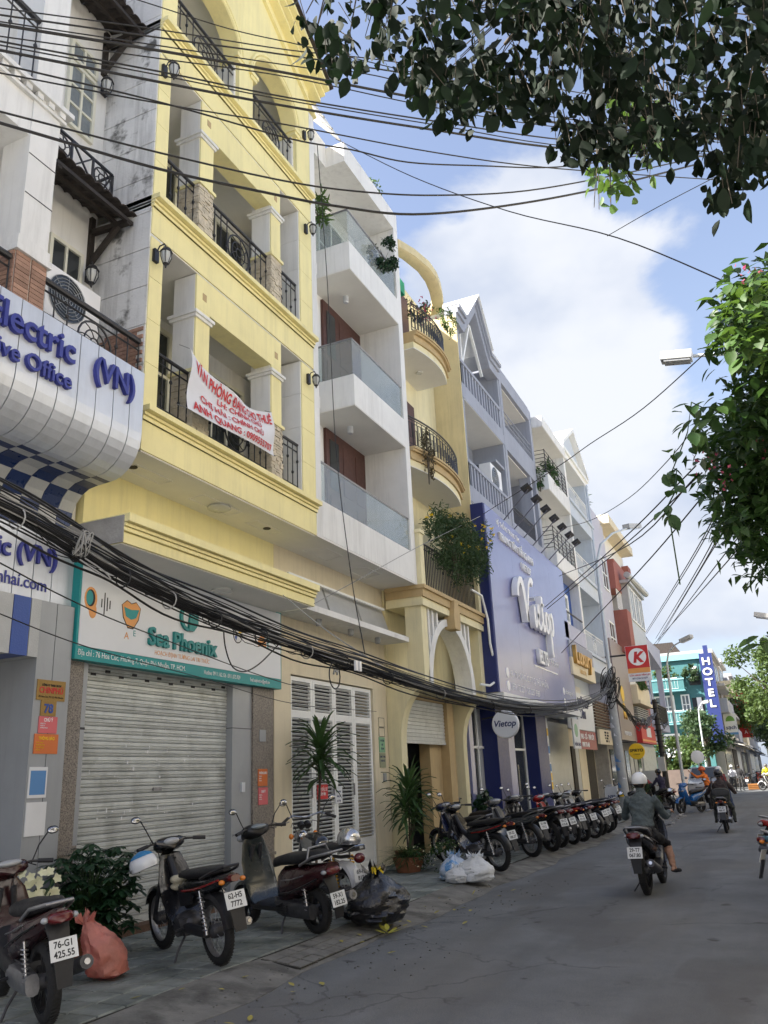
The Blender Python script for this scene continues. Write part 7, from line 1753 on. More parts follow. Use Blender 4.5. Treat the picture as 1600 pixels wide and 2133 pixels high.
TREE_TIPS=[(a/50,b/50,c/50) for a,b,c in ((-79,144,265),(-80,152,269),(-82,154,268),(-64,125,231),(-72,143,248),(-66,132,234),(-74,152,258),(-62,130,231),(-58,125,225),(-60,132,236),(-58,133,242),(-62,145,262),(-61,144,264),(-54,130,246),(-52,128,236),(-60,148,254),(-56,140,240),(-57,149,244),(-60,160,252),(-48,132,224),(-47,134,223),(-54,157,246),(-49,142,228),(-55,168,250),(-48,151,234),(-54,170,250),(-53,171,252),(-53,180,256),(-48,166,242),(-50,180,254),(-42,154,231),(-39,146,224),(-36,146,226),(-40,161,242),(-40,166,243),(-36,159,236),(-32,142,219),(-32,148,222),(-35,170,242),(-32,163,234),(-30,156,229),(-32,180,252),(-28,165,237),(-26,156,229),(-26,160,233),(-24,170,244),(-21,148,222),(-26,184,250),(-26,186,240),(-24,186,238),(-20,164,219),(-22,184,235),(-20,182,233),(-18,180,228),(-17,174,225),(-16,190,238),(-16,188,236),(-14,194,238),(-13,200,244),(-10,180,226),(-11,198,242),(-9,189,233),(-8,193,234),(-6,176,221),(-5,186,228),(-4,164,210),(-2,167,212),(-1,159,206),(0,159,207),(2,163,213),(3,175,226),(4,181,230),(4,154,207),(6,176,220),(6,174,218),(7,162,208),(10,185,224),(10,181,214),(10,182,206),(10,192,212),(12,195,213),(11,165,192),(14,193,216),(18,204,229),(16,172,204),(18,180,210),(20,190,217),(20,186,213),(24,210,228),(-22,172,264),(-32,198,295),(11,162,240),(-51,176,254),(-8,213,268),(-46,162,245),(-49,172,256),(-6,148,250),(17,150,206),(11,195,258),(0,192,244),(24,180,240),(18,164,242),(22,204,293),(-16,170,242),(15,153,241),(12,218,246),(6,199,299),(23,167,207),(-31,175,283),(-58,116,238),(-48,178,255),(22,150,213),(4,186,276),(-16,168,231),(-16,195,287),(-14,148,247),(0,185,284),(-59,130,252),(20,176,233),(18,192,286),(-78,160,292),(-63,189,320),(-35,152,255),(-8,170,250),(-24,193,258),(5,150,222),(26,216,266),(20,191,235),(-19,138,242),(-56,140,252),(-55,138,246),(-24,196,314),(-3,192,242),(34,194,272),(6,152,238),(-28,192,286),(6,155,242),(-6,226,295),(-72,134,270),(31,182,229),(-66,146,278),(27,156,239),(-48,152,248),(-60,121,250),(-22,182,263),(-52,154,283),(-54,198,290),(-47,141,258),(14,152,224),(-30,160,234),(-32,155,268),(-8,204,246),(-26,130,234),(-66,170,287),(-48,175,302),(-8,131,233),(16,220,233),(-52,156,252),(-38,162,286),(10,162,207),(-17,188,288),(14,162,248),(24,186,240),(34,238,278),(-8,196,298),(-34,198,320),(-30,149,250),(-47,145,245),(35,241,250),(-6,152,228),(12,150,211),(-64,167,298),(30,208,282),(21,225,264),(-32,159,279),(-9,164,258),(-36,142,260),(-42,194,278),(-2,198,247),(14,194,262),(-2,170,234),(-70,152,286),(25,232,262),(4,168,222),(-13,138,218),(-35,177,286),(-7,148,226),(-2,210,266),(-50,144,248),(9,143,223),(18,194,229),(-40,215,291),(-47,173,278),(26,142,216),(-6,148,240),(-16,208,263),(8,172,266),(11,191,213),(20,238,272),(14,156,216),(-45,125,238),(13,240,270),(35,242,272),(-56,127,250),(-42,190,276),(9,166,258),(-14,147,228),(-11,196,275),(36,200,282),(4,149,226),(-27,196,284),(24,170,232),(10,176,230),(-15,159,266),(-20,216,298),(-55,120,224),(8,143,215),(-52,160,252),(-14,144,248),(32,190,242),(-77,167,288),(-16,156,264),(11,196,259),(24,212,248),(-68,136,272),(22,245,260),(34,178,246),(-46,154,244),(0,146,238),(-22,154,263),(-61,173,310),(24,164,211),(26,150,235),(-32,190,290),(24,163,204),(34,190,258),(-60,192,278),(7,192,294),(-36,188,268),(16,174,266),(-44,196,276),(29,158,223),(30,174,256),(4,181,240),(28,191,256),(18,166,248),(-22,160,230),(-18,132,237),(-46,197,316),(-56,184,295),(9,209,288),(-8,194,269),(-60,190,304),(-45,121,235),(4,148,209),(-10,166,227),(25,143,222),(2,138,230),(16,160,204),(-38,125,224),(8,227,280),(-20,145,246),(-50,142,264),(-80,170,278),(-57,152,275),(24,160,239),(-30,218,288),(-18,184,242),(-38,140,254),(-40,170,288),(13,154,208),(34,202,258),(6,172,252),(-30,126,236),(3,148,218),(-52,194,313),(-17,160,264),(-51,156,285),(-44,158,276),(-25,186,297),(-16,162,239),(-28,169,271),(28,201,260),(31,214,276),(-12,134,230),(28,188,240),(25,196,241),(-60,191,284),(-6,148,242),(-2,160,211),(31,153,228),(-42,130,228),(8,196,288),(-8,219,284),(25,171,240),(23,172,253),(-4,214,284),(0,182,259),(1,220,269),(-18,143,245),(26,182,208),(14,187,232),(-2,158,244),(-17,195,244),(-28,162,255),(-15,190,238),(3,152,248),(16,142,223),(-21,142,217),(-14,227,271),(-4,198,307),(28,146,218),(-35,150,263),(-28,162,256),(18,174,215),(8,232,268),(-6,233,268),(22,196,225),(-7,229,276),(-44,179,286),(12,182,264),(14,152,219),(-8,150,230),(-35,128,246),(-21,125,228),(21,222,289),(-55,118,235),(-14,194,241),(16,227,284),(-10,158,226),(-28,154,238),(-8,188,290),(-37,194,290),(19,156,204),(-21,176,253),(-62,154,266),(-42,131,233),(-40,146,262),(29,166,246),(-26,193,306),(-22,177,264),(16,190,240),(-6,184,240),(-26,160,267),(22,174,242),(-10,160,224),(-86,172,315),(-62,130,258),(0,166,266),(-68,174,286),(18,229,268),(40,202,276),(-76,196,303),(-34,178,279),(-20,134,226),(12,174,221),(-25,186,254),(20,185,218),(-42,136,221),(13,176,256),(-91,178,322),(-34,130,232),(12,180,216),(-48,125,232),(-16,148,258),(16,228,246),(-16,186,266),(-38,137,256),(-19,133,235),(-64,202,306),(4,178,232),(-40,199,298),(11,153,228),(-44,136,261),(-56,170,288),(-12,196,284),(-2,197,240),(21,215,254),(-14,187,293),(-43,176,262),(19,190,260),(-12,175,233),(-54,180,270),(-2,168,262),(-10,140,233),(30,176,262),(-37,138,256),(26,166,248),(-1,150,208),(-64,192,306),(-27,169,266),(-22,181,286),(-4,169,272),(-2,197,275),(-14,232,280),(-1,216,258),(-4,190,294),(-58,172,264),(-40,225,296),(37,202,282),(-6,215,274),(22,178,259),(-14,236,280),(-92,191,304),(10,208,279),(-24,202,260),(22,245,271),(-26,196,270),(-13,203,314),(-36,137,222),(-55,188,296),(-22,155,244),(-27,129,242),(-34,150,251),(-6,152,223),(-15,145,235),(14,171,259),(10,226,277),(-23,142,255),(35,225,248),(16,157,250),(34,222,299),(-12,142,228),(-32,176,254),(-28,196,290),(-44,136,230),(-10,203,266),(-3,177,240),(-48,121,244),(-30,172,294),(-36,150,254),(-24,199,300),(-16,132,236),(20,177,226),(8,203,303),(20,158,203),(-8,152,242),(-74,196,298),(27,219,267),(24,227,277),(14,231,242),(-86,182,308),(3,158,256),(-33,142,248),(-18,158,242),(-18,236,276),(-76,169,297),(-10,205,273),(-24,146,245),(-76,177,322),(-37,154,244),(8,161,223),(-50,178,256),(27,206,245),(8,170,216),(-22,128,228),(-68,131,266),(20,174,215),(36,190,260),(-4,212,295),(-10,162,216),(19,194,266),(6,163,238),(-4,192,259),(-2,142,226),(32,188,236),(-28,198,285),(-12,206,310),(-24,198,248),(-12,154,220),(-42,186,303),(-36,183,297),(2,138,218),(-45,167,276),(-12,199,266),(-6,163,238),(-68,176,284),(-5,215,279),(-48,189,288),(-1,144,216),(27,208,284),(-34,141,232),(4,200,300),(-75,186,315),(-36,156,258),(41,218,287),(18,178,220),(-10,184,275),(24,165,212),(-62,125,258),(-20,170,278),(0,188,266),(-16,196,254),(15,144,230),(13,158,196),(26,231,267),(-22,161,254),(24,166,222),(-65,172,294),(-34,158,241),(-8,151,242),(-20,215,292),(-42,135,233),(26,172,210),(-24,147,248),(-42,176,290),(-16,154,244),(-49,120,238),(-20,196,290),(-26,162,236),(10,218,286),(-48,158,253),(-8,164,270),(-3,206,252),(32,202,225),(-17,171,236),(-4,226,289),(26,142,224),(-11,142,231))]
VINE_TIPS=[(a/50,b/50,c/50) for a,b,c in ((32,312,238),(26,307,234),(17,416,174),(20,346,172),(12,346,218),(14,330,160),(28,374,260),(16,347,224),(10,354,148),(18,320,216),(33,411,200),(8,372,202),(-1,368,208),(2,355,212),(14,357,161),(28,353,245),(19,342,233),(30,354,187),(19,381,212),(0,368,189),(4,326,207),(34,330,246),(40,393,269),(32,336,240),(10,422,150),(-6,362,191),(-5,326,174),(26,396,145),(40,384,288),(20,367,170),(33,368,190),(18,426,158),(8,366,186),(37,376,255),(8,370,182),(16,338,217),(42,392,222),(35,373,270),(42,398,245),(30,326,256),(21,397,229),(29,341,182),(4,340,164),(12,345,163),(6,396,162),(16,342,197),(39,384,209),(31,361,244),(26,342,221),(4,408,183),(30,367,156),(44,383,256),(12,347,246),(28,322,244),(30,396,156),(32,334,230),(4,397,166),(22,399,183),(35,308,204),(32,326,202),(30,349,227),(13,354,187),(14,335,141),(36,346,246),(20,334,166),(39,373,269),(0,366,180),(28,432,158),(10,414,160),(18,408,230),(13,406,170),(18,392,144),(11,342,170),(40,356,230),(38,382,293),(12,362,193),(18,366,192),(27,408,160),(20,340,170),(4,330,204),(24,364,164),(22,353,186),(-3,382,206),(24,380,173),(14,386,150),(30,384,186),(14,406,240),(15,358,164),(0,396,194),(16,318,187),(30,405,160),(28,312,218),(8,360,206),(4,324,209),(42,292,240),(22,340,260),(24,289,240),(34,386,250),(22,388,274),(37,333,232),(34,382,189),(21,328,241),(25,410,231),(13,403,196),(1,379,219),(16,308,206),(40,356,224),(18,375,237),(12,370,214),(29,342,234),(4,385,189),(22,344,249),(32,392,226),(26,426,174),(34,312,238),(28,368,253),(30,338,268),(17,395,214),(24,356,161),(22,290,242),(13,394,201),(20,396,170),(32,368,236),(39,344,241),(1,396,222),(31,396,225),(20,359,206),(40,390,260),(9,332,210),(15,418,185),(18,356,256),(6,340,166),(25,404,244),(32,404,198),(20,392,234),(6,338,173),(0,346,175),(32,363,248),(10,376,152),(35,348,190),(36,326,262),(21,324,154),(22,409,236),(6,404,222),(8,334,144),(29,362,228),(24,368,284),(16,322,212),(7,358,180),(0,328,164),(21,321,176),(38,355,227),(28,392,256),(34,359,182),(49,377,278),(26,316,197),(32,414,179),(-2,385,218),(36,318,250),(10,344,172),(12,326,200),(18,384,212),(23,323,217),(4,392,222),(12,302,232),(21,324,224),(40,322,244),(20,380,264),(30,377,176),(18,308,213),(31,414,196),(16,408,173),(22,317,222),(6,343,146),(10,348,140),(14,388,167),(22,320,225),(10,338,176),(36,396,207),(12,408,171),(14,320,180),(32,406,213),(32,310,199),(16,411,162),(24,392,230),(26,344,167),(14,344,198),(5,336,165),(41,319,237),(-2,319,170),(4,334,184),(26,342,211),(0,370,208),(51,378,284),(12,354,198),(15,394,183),(14,382,228),(14,318,240),(38,328,235),(26,344,188),(22,364,277),(37,332,220),(46,370,274),(28,385,226),(33,402,185),(12,412,227),(19,380,143),(24,377,156),(26,306,238),(23,354,232),(32,416,203),(39,334,222),(36,403,248),(32,396,219),(29,396,252),(10,368,159),(6,335,163),(33,368,234),(39,394,256),(6,396,194),(18,400,197),(16,339,195),(27,295,237),(6,358,217),(-2,371,200),(24,328,138),(11,344,158),(22,389,198),(3,378,199),(32,361,174),(7,404,216),(14,369,214),(43,350,245),(26,310,204),(20,352,147),(32,384,170),(26,422,169),(15,312,198),(18,332,188),(31,376,232),(22,352,144),(24,397,204),(17,352,264),(38,344,226),(33,426,164),(40,403,248),(30,320,171),(16,372,164),(24,342,256),(44,370,255),(30,353,256),(32,420,156),(20,302,248),(14,390,170),(24,403,154),(16,370,194),(8,364,186),(2,400,171),(23,346,161),(12,376,200),(38,376,253),(24,350,222),(4,346,202),(21,338,140),(40,336,251),(18,379,195),(30,371,209),(23,365,230),(10,328,173),(20,328,160),(16,348,180),(16,400,204),(28,324,242),(46,322,254),(6,374,178),(38,320,224),(20,418,154),(49,354,262),(18,360,198),(32,427,156),(27,361,266),(44,370,258),(16,357,270),(28,352,152),(12,360,162),(13,392,275),(24,362,222),(23,424,156),(20,416,168),(24,336,224),(32,361,232),(32,361,206),(11,396,155),(28,344,217),(18,369,266),(8,393,166),(15,430,162),(42,374,250),(17,330,190),(12,406,211),(4,386,184),(38,313,226),(8,340,148),(0,330,178),(31,416,179),(17,333,176),(22,350,233),(11,308,204),(5,328,180),(29,380,237),(18,366,193),(45,349,259),(18,339,204),(18,368,158),(32,290,240),(18,346,212),(46,397,252),(14,420,190),(-2,332,176),(22,326,212),(38,400,228),(14,338,190),(4,394,219),(32,317,227),(12,350,154),(8,378,218),(15,324,250),(13,328,192),(16,341,158),(24,385,216),(44,388,258),(30,302,228),(20,317,177),(12,335,255),(22,364,160),(26,304,254),(38,330,224),(30,400,240),(32,352,272),(35,388,186),(46,403,232),(16,360,220),(34,360,269),(23,403,229),(24,408,206),(10,420,194),(15,407,166),(12,413,177),(37,306,228),(28,324,192),(25,310,220),(20,382,162),(10,363,162),(6,326,158),(1,354,202),(28,372,225),(26,379,202),(28,382,194),(14,372,143),(17,294,237),(15,332,191),(13,388,204),(24,393,174),(30,356,268),(17,346,252),(36,410,180),(30,378,155),(26,354,174),(-7,412,215),(14,330,210),(28,366,156),(6,384,217),(26,316,176),(32,312,188),(6,327,183),(38,323,219),(30,320,196),(32,346,275),(45,362,278),(2,410,215),(46,352,243),(9,389,158),(48,402,251),(44,367,266),(9,302,229),(26,428,176),(34,300,235),(36,306,237),(33,370,175),(38,372,222),(14,374,144),(47,361,276),(31,320,242),(26,358,274),(31,414,192),(-2,401,188),(41,303,248),(28,368,156),(43,350,266),(35,316,248),(38,319,252),(26,330,246),(14,367,210),(24,394,262),(18,342,246),(10,372,224),(34,308,194),(5,370,186),(-1,325,170),(35,363,187),(7,398,156),(26,385,192),(20,344,177),(12,377,159),(5,340,186),(24,354,228),(46,332,254),(28,385,275),(2,396,225),(14,310,243),(28,366,174),(34,312,211),(1,416,188),(42,384,254),(-8,374,200),(25,312,216),(0,378,190),(-5,352,179),(22,412,192),(38,354,226),(8,310,201),(30,358,188),(40,406,231),(16,344,142),(12,384,244),(22,336,162),(42,332,233),(11,388,206),(46,372,290),(4,390,192),(38,376,258),(28,386,203),(31,400,178),(14,332,146),(36,305,224),(16,338,152),(16,346,152),(29,366,235),(29,346,191),(32,413,168),(6,358,222),(24,314,206),(16,344,262),(4,415,184),(36,344,201),(16,422,184),(26,327,196),(40,303,224),(25,331,138),(36,406,237),(34,356,199),(-2,392,200),(4,359,220),(16,357,254),(10,364,178),(28,374,248),(0,398,194),(44,388,240),(41,420,202),(27,374,170),(31,412,154),(14,398,152),(31,300,236),(24,418,164),(0,382,184),(35,372,212),(30,386,232),(7,385,200),(-4,340,198),(22,304,236),(13,334,166),(22,321,168),(10,414,192),(13,410,160),(36,364,257),(8,344,171),(22,382,192),(-1,384,177),(14,340,162),(28,340,228),(44,354,246),(30,329,258),(-2,352,198),(24,386,262),(28,399,208),(8,366,166),(32,382,218),(12,365,160),(9,418,166),(26,338,233),(34,334,270),(28,406,240),(30,350,172),(36,403,180),(2,396,228),(42,412,228),(14,376,222),(16,391,243),(8,412,209),(5,378,180),(6,374,182),(26,336,263),(14,297,226),(22,358,144),(16,380,144),(33,385,248),(8,414,182),(41,394,266),(18,332,175),(52,382,290))]
SPRAY_TIPS=[(a/50,b/50,c/50) for a,b,c in ((-10,311,210),(-7,288,202),(-4,307,207),(-1,298,204),(2,297,202),(-6,296,199),(-4,308,202),(0,299,199),(-12,293,196),(-10,290,192),(-8,291,191),(-6,301,196),(-18,311,194),(-14,307,192),(-22,320,190),(-19,318,188),(-17,318,189),(6,301,206),(4,301,204),(8,306,206),(-20,312,181),(-18,300,174),(-22,312,173),(-20,310,171),(-22,312,168),(0,322,123),(2,322,122),(4,326,124),(1,317,120))]
LIME_TIPS=[(a/50,b/50,c/50) for a,b,c in ((30,290,235),(26,292,234),(14,272,224),(22,293,244),(20,307,222),(25,296,243),(12,296,241),(24,271,213),(19,302,224),(10,286,235),(12,270,224),(24,290,238),(19,291,241),(20,270,224),(17,274,211),(22,274,224),(19,264,224),(18,272,232),(24,284,215),(24,304,227),(25,296,238),(6,298,228),(17,271,212),(16,281,237),(8,296,232),(12,286,231),(14,271,226),(8,278,216),(24,286,236),(10,266,220),(18,274,208),(22,276,215),(11,287,216),(27,284,224),(20,280,215),(16,278,224),(16,298,242),(12,306,226),(24,282,227),(16,268,218),(13,299,234),(12,298,230),(20,294,228),(10,300,228),(22,296,223),(29,290,233),(12,282,214),(26,296,218),(18,282,234),(22,281,237),(22,304,222),(26,272,224),(22,273,225),(24,264,226),(8,286,225),(14,278,212),(24,288,214),(10,270,213),(23,292,236),(16,273,230))]
# overhanging street tree (trunk stands behind the camera on the right)
TR_ = thing('street_tree', 'dark leafed street tree whose branches hang over the top right of the view', 'tree', (2.1, 0.6, 0))
b = MB(); b.tube([(2.1,.6,0),(2.05,.75,1.6),(1.9,1.0,3.2),(1.7,1.3,4.6)], [.19,.16,.14,.12], 10); b.build('trunk', bark, TR_, 60)
b = MB(); limbs = [(( 1.7,1.3,4.6),(.9,2.4,5.6),(.1,3.4,5.9),(-.8,4.0,5.9)),((1.7,1.3,4.6),(1.2,2.8,5.0),(.8,4.0,5.0),(.6,5.2,5.1)),((1.7,1.3,4.6),(.6,1.9,5.8),(-.6,2.6,6.0),(-1.5,2.9,5.8)),((1.7,1.3,4.6),(1.3,2.2,5.8),(.8,3.6,6.3),(.3,5.0,6.6))]
fine = []
for l in limbs:
    b.tube(l, [.09,.06,.035,.012], 7)
    for i in range(3):
        for t in (0,.33,.66): fine.append(Vector(l[i]).lerp(Vector(l[i+1]), t))
near = MB(); cand = []
for tp in TREE_TIPS:
    tp = Vector(tp); q = min(fine, key=lambda f: (f-tp).length)
    if (q-tp).length < .8: b.tube([q, q.lerp(tp,.5)+Vector((0,0,.10))+rvec(.05), tp+Vector((0,0,.10))], [.007,.005,.003], 4)
    if R.random() < (.5 if tp.x < -.85 else .3 if tp.x < -.4 else .08) and tp.z > 4.7: continue
    nl = R.randint(6,11); top = tp+Vector((0,0,.16))+rvec(.06)
    b.tube([top, tp+rvec(.02)], [.003,.002], 3)
    for k in range(nl):
        t = k/nl; p = top.lerp(tp-Vector((0,0,.03)), t)+rvec(.075)
        d = Vector((R.uniform(-.6,.6), R.uniform(-.6,.6), -R.uniform(.25,1.0)))
        cand.append((p, d, rvec(1), R.uniform(.05,.112)))
b.build('branch', bark, TR_, 60)
cand.sort(key=lambda c: (c[0]-Vector((0,0,1.6))).length)
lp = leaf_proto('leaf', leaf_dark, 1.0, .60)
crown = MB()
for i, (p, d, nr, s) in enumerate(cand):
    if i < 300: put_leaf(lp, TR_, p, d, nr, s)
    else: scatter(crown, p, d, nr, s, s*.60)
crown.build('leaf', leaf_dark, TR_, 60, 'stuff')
twg = MB()
sunlit = MB()      # same tree's spray in the crown gap; sunlight put into its lime colour
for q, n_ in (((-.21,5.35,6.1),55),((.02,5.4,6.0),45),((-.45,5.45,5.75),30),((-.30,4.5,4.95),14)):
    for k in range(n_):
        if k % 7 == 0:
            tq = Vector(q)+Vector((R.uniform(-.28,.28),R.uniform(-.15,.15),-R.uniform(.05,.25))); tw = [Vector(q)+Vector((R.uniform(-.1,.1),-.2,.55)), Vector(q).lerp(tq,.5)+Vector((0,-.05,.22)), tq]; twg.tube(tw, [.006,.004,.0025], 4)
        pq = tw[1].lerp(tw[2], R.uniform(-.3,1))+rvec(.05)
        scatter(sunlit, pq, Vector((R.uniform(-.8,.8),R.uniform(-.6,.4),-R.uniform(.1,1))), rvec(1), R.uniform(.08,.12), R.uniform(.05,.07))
twg.build('twig', bark, TR_, 60); sunlit.build('sun_tinted_leaves', leaf_lime, TR_, 60, 'stuff')
# climbing vine over the house on the right
VN = thing('flowering_vine', 'dense climbing vine with small pink flowers at the right edge', 'plant', (1.6, 7.6, 0))
b = MB(); b.tube([(1.2,7.9,0),(1.0,7.7,1.6),(.7,7.6,3.0),(.6,7.5,4.4),(.5,7.2,5.2)], [.06,.05,.04,.03,.02], 7); b.tube([(1.0,7.9,1.6),(.9,8.3,3.4),(.5,8.0,4.8)], [.04,.03,.015], 6); b.build('stem', bark, VN, 60)
vine = MB(); fl_ = MB(); k = 0
for tp in VINE_TIPS:
    tp = Vector(tp)
    if tp.z < 3.25 or (tp.x < -.05 and R.random() < .5): continue
    for j in range(R.randint(15,20)):
        p = tp+rvec(.20); d = Vector((R.uniform(-1,1),R.uniform(-1,.7),R.uniform(-.9,.35)))
        scatter(vine, p, d, Vector((R.uniform(-.6,.3),R.uniform(-.8,.2),1)), R.uniform(.085,.145), R.uniform(.05,.08), .2, 2 if j % 3 else 4)
    if R.random() < .04:
        for j in range(12): scatter(fl_, tp+rvec(.09)+Vector((-.1,-.15,0)), rvec(1), rvec(1), .035, .025, .1, 2)
vine.build('foliage', leaf_mid, VN, 60, 'stuff'); fl_.build('blossom', petal_p, VN, 60, 'stuff')
# lime creeper at its edge with larger leaves: each leaf a part
CR_ = thing('creeper', 'bright lime green large leafed creeper on the edge of the vine', 'plant', (.6, 6.3, 3.0))
ll = leaf_proto('leaf', leaf_lime, 1.0, .66); ld = leaf_proto('leaf', leaf_mid, 1.0, .66)
b = MB()
for tp in LIME_TIPS:
    tp = Vector(tp); b.tube([tp+Vector((.3,.05,-.15)), tp], [.006,.003], 4)
    for j in range(4): put_leaf(ll, CR_, tp+rvec(.09), Vector((R.uniform(-1,.3),R.uniform(-.6,.3),R.uniform(-.8,.3))), Vector((R.uniform(-.5,.5),-.4,1)), R.uniform(.085,.15))
for tp in SPRAY_TIPS:
    tp = Vector(tp)
    for j in range(2): put_leaf(ld if R.random() < .55 else ll, CR_, tp+rvec(.035), Vector((R.uniform(-1,.6),R.uniform(-.5,.3),R.uniform(-.8,.1))), Vector((R.uniform(-.5,.5),-.5,1)), R.uniform(.09,.15))
pth = [Vector(SPRAY_TIPS[i]) for i in (14,9,12,17,19,24)]
b.tube([Vector((.3,7.0,4.55))]+[Vector(SPRAY_TIPS[i]) for i in (4,2,1,9,13,15,16,21,22,24)]+[Vector(SPRAY_TIPS[24])-Vector((0,0,.5))], .005, 4)
b.build('stem', leaf_mid, CR_, 60)
# generic bushes / trees
def foliage(name, parent, n, centre, rad_, m, ln, w, clumps=14, up=.2, quad=True, droop=0.0):
    b = MB(); c = Vector(centre); cl_ = []
    for i in range(clumps):
        th, ph = R.uniform(0,2*PI), math.acos(R.uniform(-1,1)); q = R.uniform(.35,1.0)**.6
        cl_.append((Vector((math.sin(ph)*math.cos(th)*rad_[0]*q, math.sin(ph)*math.sin(th)*rad_[1]*q, math.cos(ph)*rad_[2]*q)), R.uniform(.22,.42)))
    for i in range(n):
        cc, s = R.choice(cl_)
        v = Vector((R.gauss(0,1),R.gauss(0,1),R.gauss(0,1))); v = v/max(v.length,.01)*(R.random()**.4)
        p = c+cc+Vector((v.x*rad_[0]*s, v.y*rad_[1]*s, v.z*rad_[2]*s))
        d = Vector((R.uniform(-1,1),R.uniform(-1,1),R.uniform(-1,.6)+up-droop))
        scatter(b, p, d, rvec(1)+Vector((0,0,.7)), ln*R.uniform(.7,1.25), w*R.uniform(.8,1.2), .15, 2 if quad else 4)
    return b.build(name, m, parent, 60, 'stuff')
def tree(label, x, y, h, r, m, n=3500, ln=.3, zc=None, name='tree'):
    t = thing(name, label, 'tree', (x,y,0)); zc = zc or h-r*.8
    b = MB(); b.tube([(x,y,0),(x+.1,y,zc*.5),(x,y+.1,zc)], [.16,.13,.08], 8)
    for i in range(7):
        a = R.uniform(0,2*PI); b.tube([(x,y,zc*R.uniform(.5,.8)),(x+math.cos(a)*r*.4,y+math.sin(a)*r*.4,zc),(x+math.cos(a)*r*.8,y+math.sin(a)*r*.8,zc+R.uniform(-.2,.5)*r)], [.06,.04,.015], 5)
    b.build('trunk', bark, t, 60); foliage('crown', t, n, (x,y,zc), (r,r,r*.85), m, ln, ln*.55, 26); return t
tree('broad pale green bushy tree at the corner before the teal house', -6.7,59,4.1,2.2,leaf_far,5600,.26,2.5)
tree('darker small tree just right of the broad pale bush by the teal house', -4.7,66,5.6,1.7,leaf_far_d,3600,.28,3.9)
tree('tall sunlit tree at the right edge beyond the junction', .8,62,10.5,3.2,leaf_far,7000,.30,7.0)
tree('second right hand tree, farther down the road with yellow green leaves', -.6,92,11,3.4,leaf_far,4500,.4,7.0)
tree('third right hand tree, far down beside the terrace', -1.0,125,12,4.0,leaf_far_d,4000,.5,8)
tree('low dark tree at the right edge under the tall sunlit tree', 1.0,75,6.0,2.4,leaf_far_d,3000,.35,3.8)
# schefflera shrub by the shutter: whorls of leaflets
SHB = thing('potted_shrub', 'bushy dark green shrub in front of the left granite pilaster', 'shrub', (-6.42,6.9,.1))
b = MB(); b.lathe([(.13,.0),(.16,.02),(.19,.22),(.20,.24),(.17,.24)], (-6.42,6.9,.1), n=16); b.build('pot', terracotta, SHB, 50)
lv_, st_ = MB(), MB(); lsh = leaf_proto('leaflet', leaf_shrub, 1.0, .38); nl = 0
for i in range(230):
    a, q = R.uniform(0,2*PI), R.uniform(.1,1)**.6; tip = Vector((-6.42+.38*q*math.cos(a), 6.9+.56*q*math.sin(a), .28+R.uniform(.0,.92)*(1-.22*q)))
    st_.tube([(-6.42,6.9,.3), Vector((-6.42,6.9,.3)).lerp(tip,.6)+Vector((0,0,.12)), tip], [.008,.005,.003], 4)
    for j in range(8):
        an = 2*PI*j/8+R.uniform(-.2,.2); d = Vector((math.cos(an),math.sin(an),R.uniform(-.5,.1))); s = R.uniform(.10,.15)
        if nl < 300: put_leaf(lsh, SHB, tip, d, (0,0,1), s); nl += 1
        else: scatter(lv_, tip, d, (0,0,1), s, s*.38)
lv_.build('leaflet', leaf_shrub, SHB, 60, 'stuff'); st_.build('stem', leaf_mid, SHB, 60)
FLW = thing('flowering_orchid', 'cream white orchid blossoms beside the dark green shrub', 'flowers', (-6.2,6.0,.1))
b = MB(); b.lathe([(.08,0),(.11,.18),(.09,.18)], (-6.2,6.0,.1), n=12); b.build('pot', terracotta, FLW, 50)
b = MB()
for i in range(5): b.tube([(-6.2,6.0,.25),(-6.2+R.uniform(-.05,.05),6.0+R.uniform(-.08,.08),.55),(-6.2+R.uniform(-.12,.12),6.0+R.uniform(-.2,.2),.84+R.uniform(-.06,.06))], .006, 4)
b.build('stem', leaf_mid, FLW, 60)
pt = leaf_proto('petal', petal_w, 1.0, .8)
for i in range(26):
    c = Vector((-6.18+R.uniform(-.10,.12), 6.0+R.uniform(-.20,.20), .86+R.uniform(-.13,.12))); f = Vector((.7,-.6,R.uniform(-.3,.5))).normalized()
    for j in range(5):
        a = 2*PI*j/5; sd = f.cross(Vector((0,0,1))).normalized(); uu = sd.cross(f); put_leaf(pt, FLW, c, sd*math.cos(a)+uu*math.sin(a)+f*.35, f, R.uniform(.035,.05)).name = 'petal'
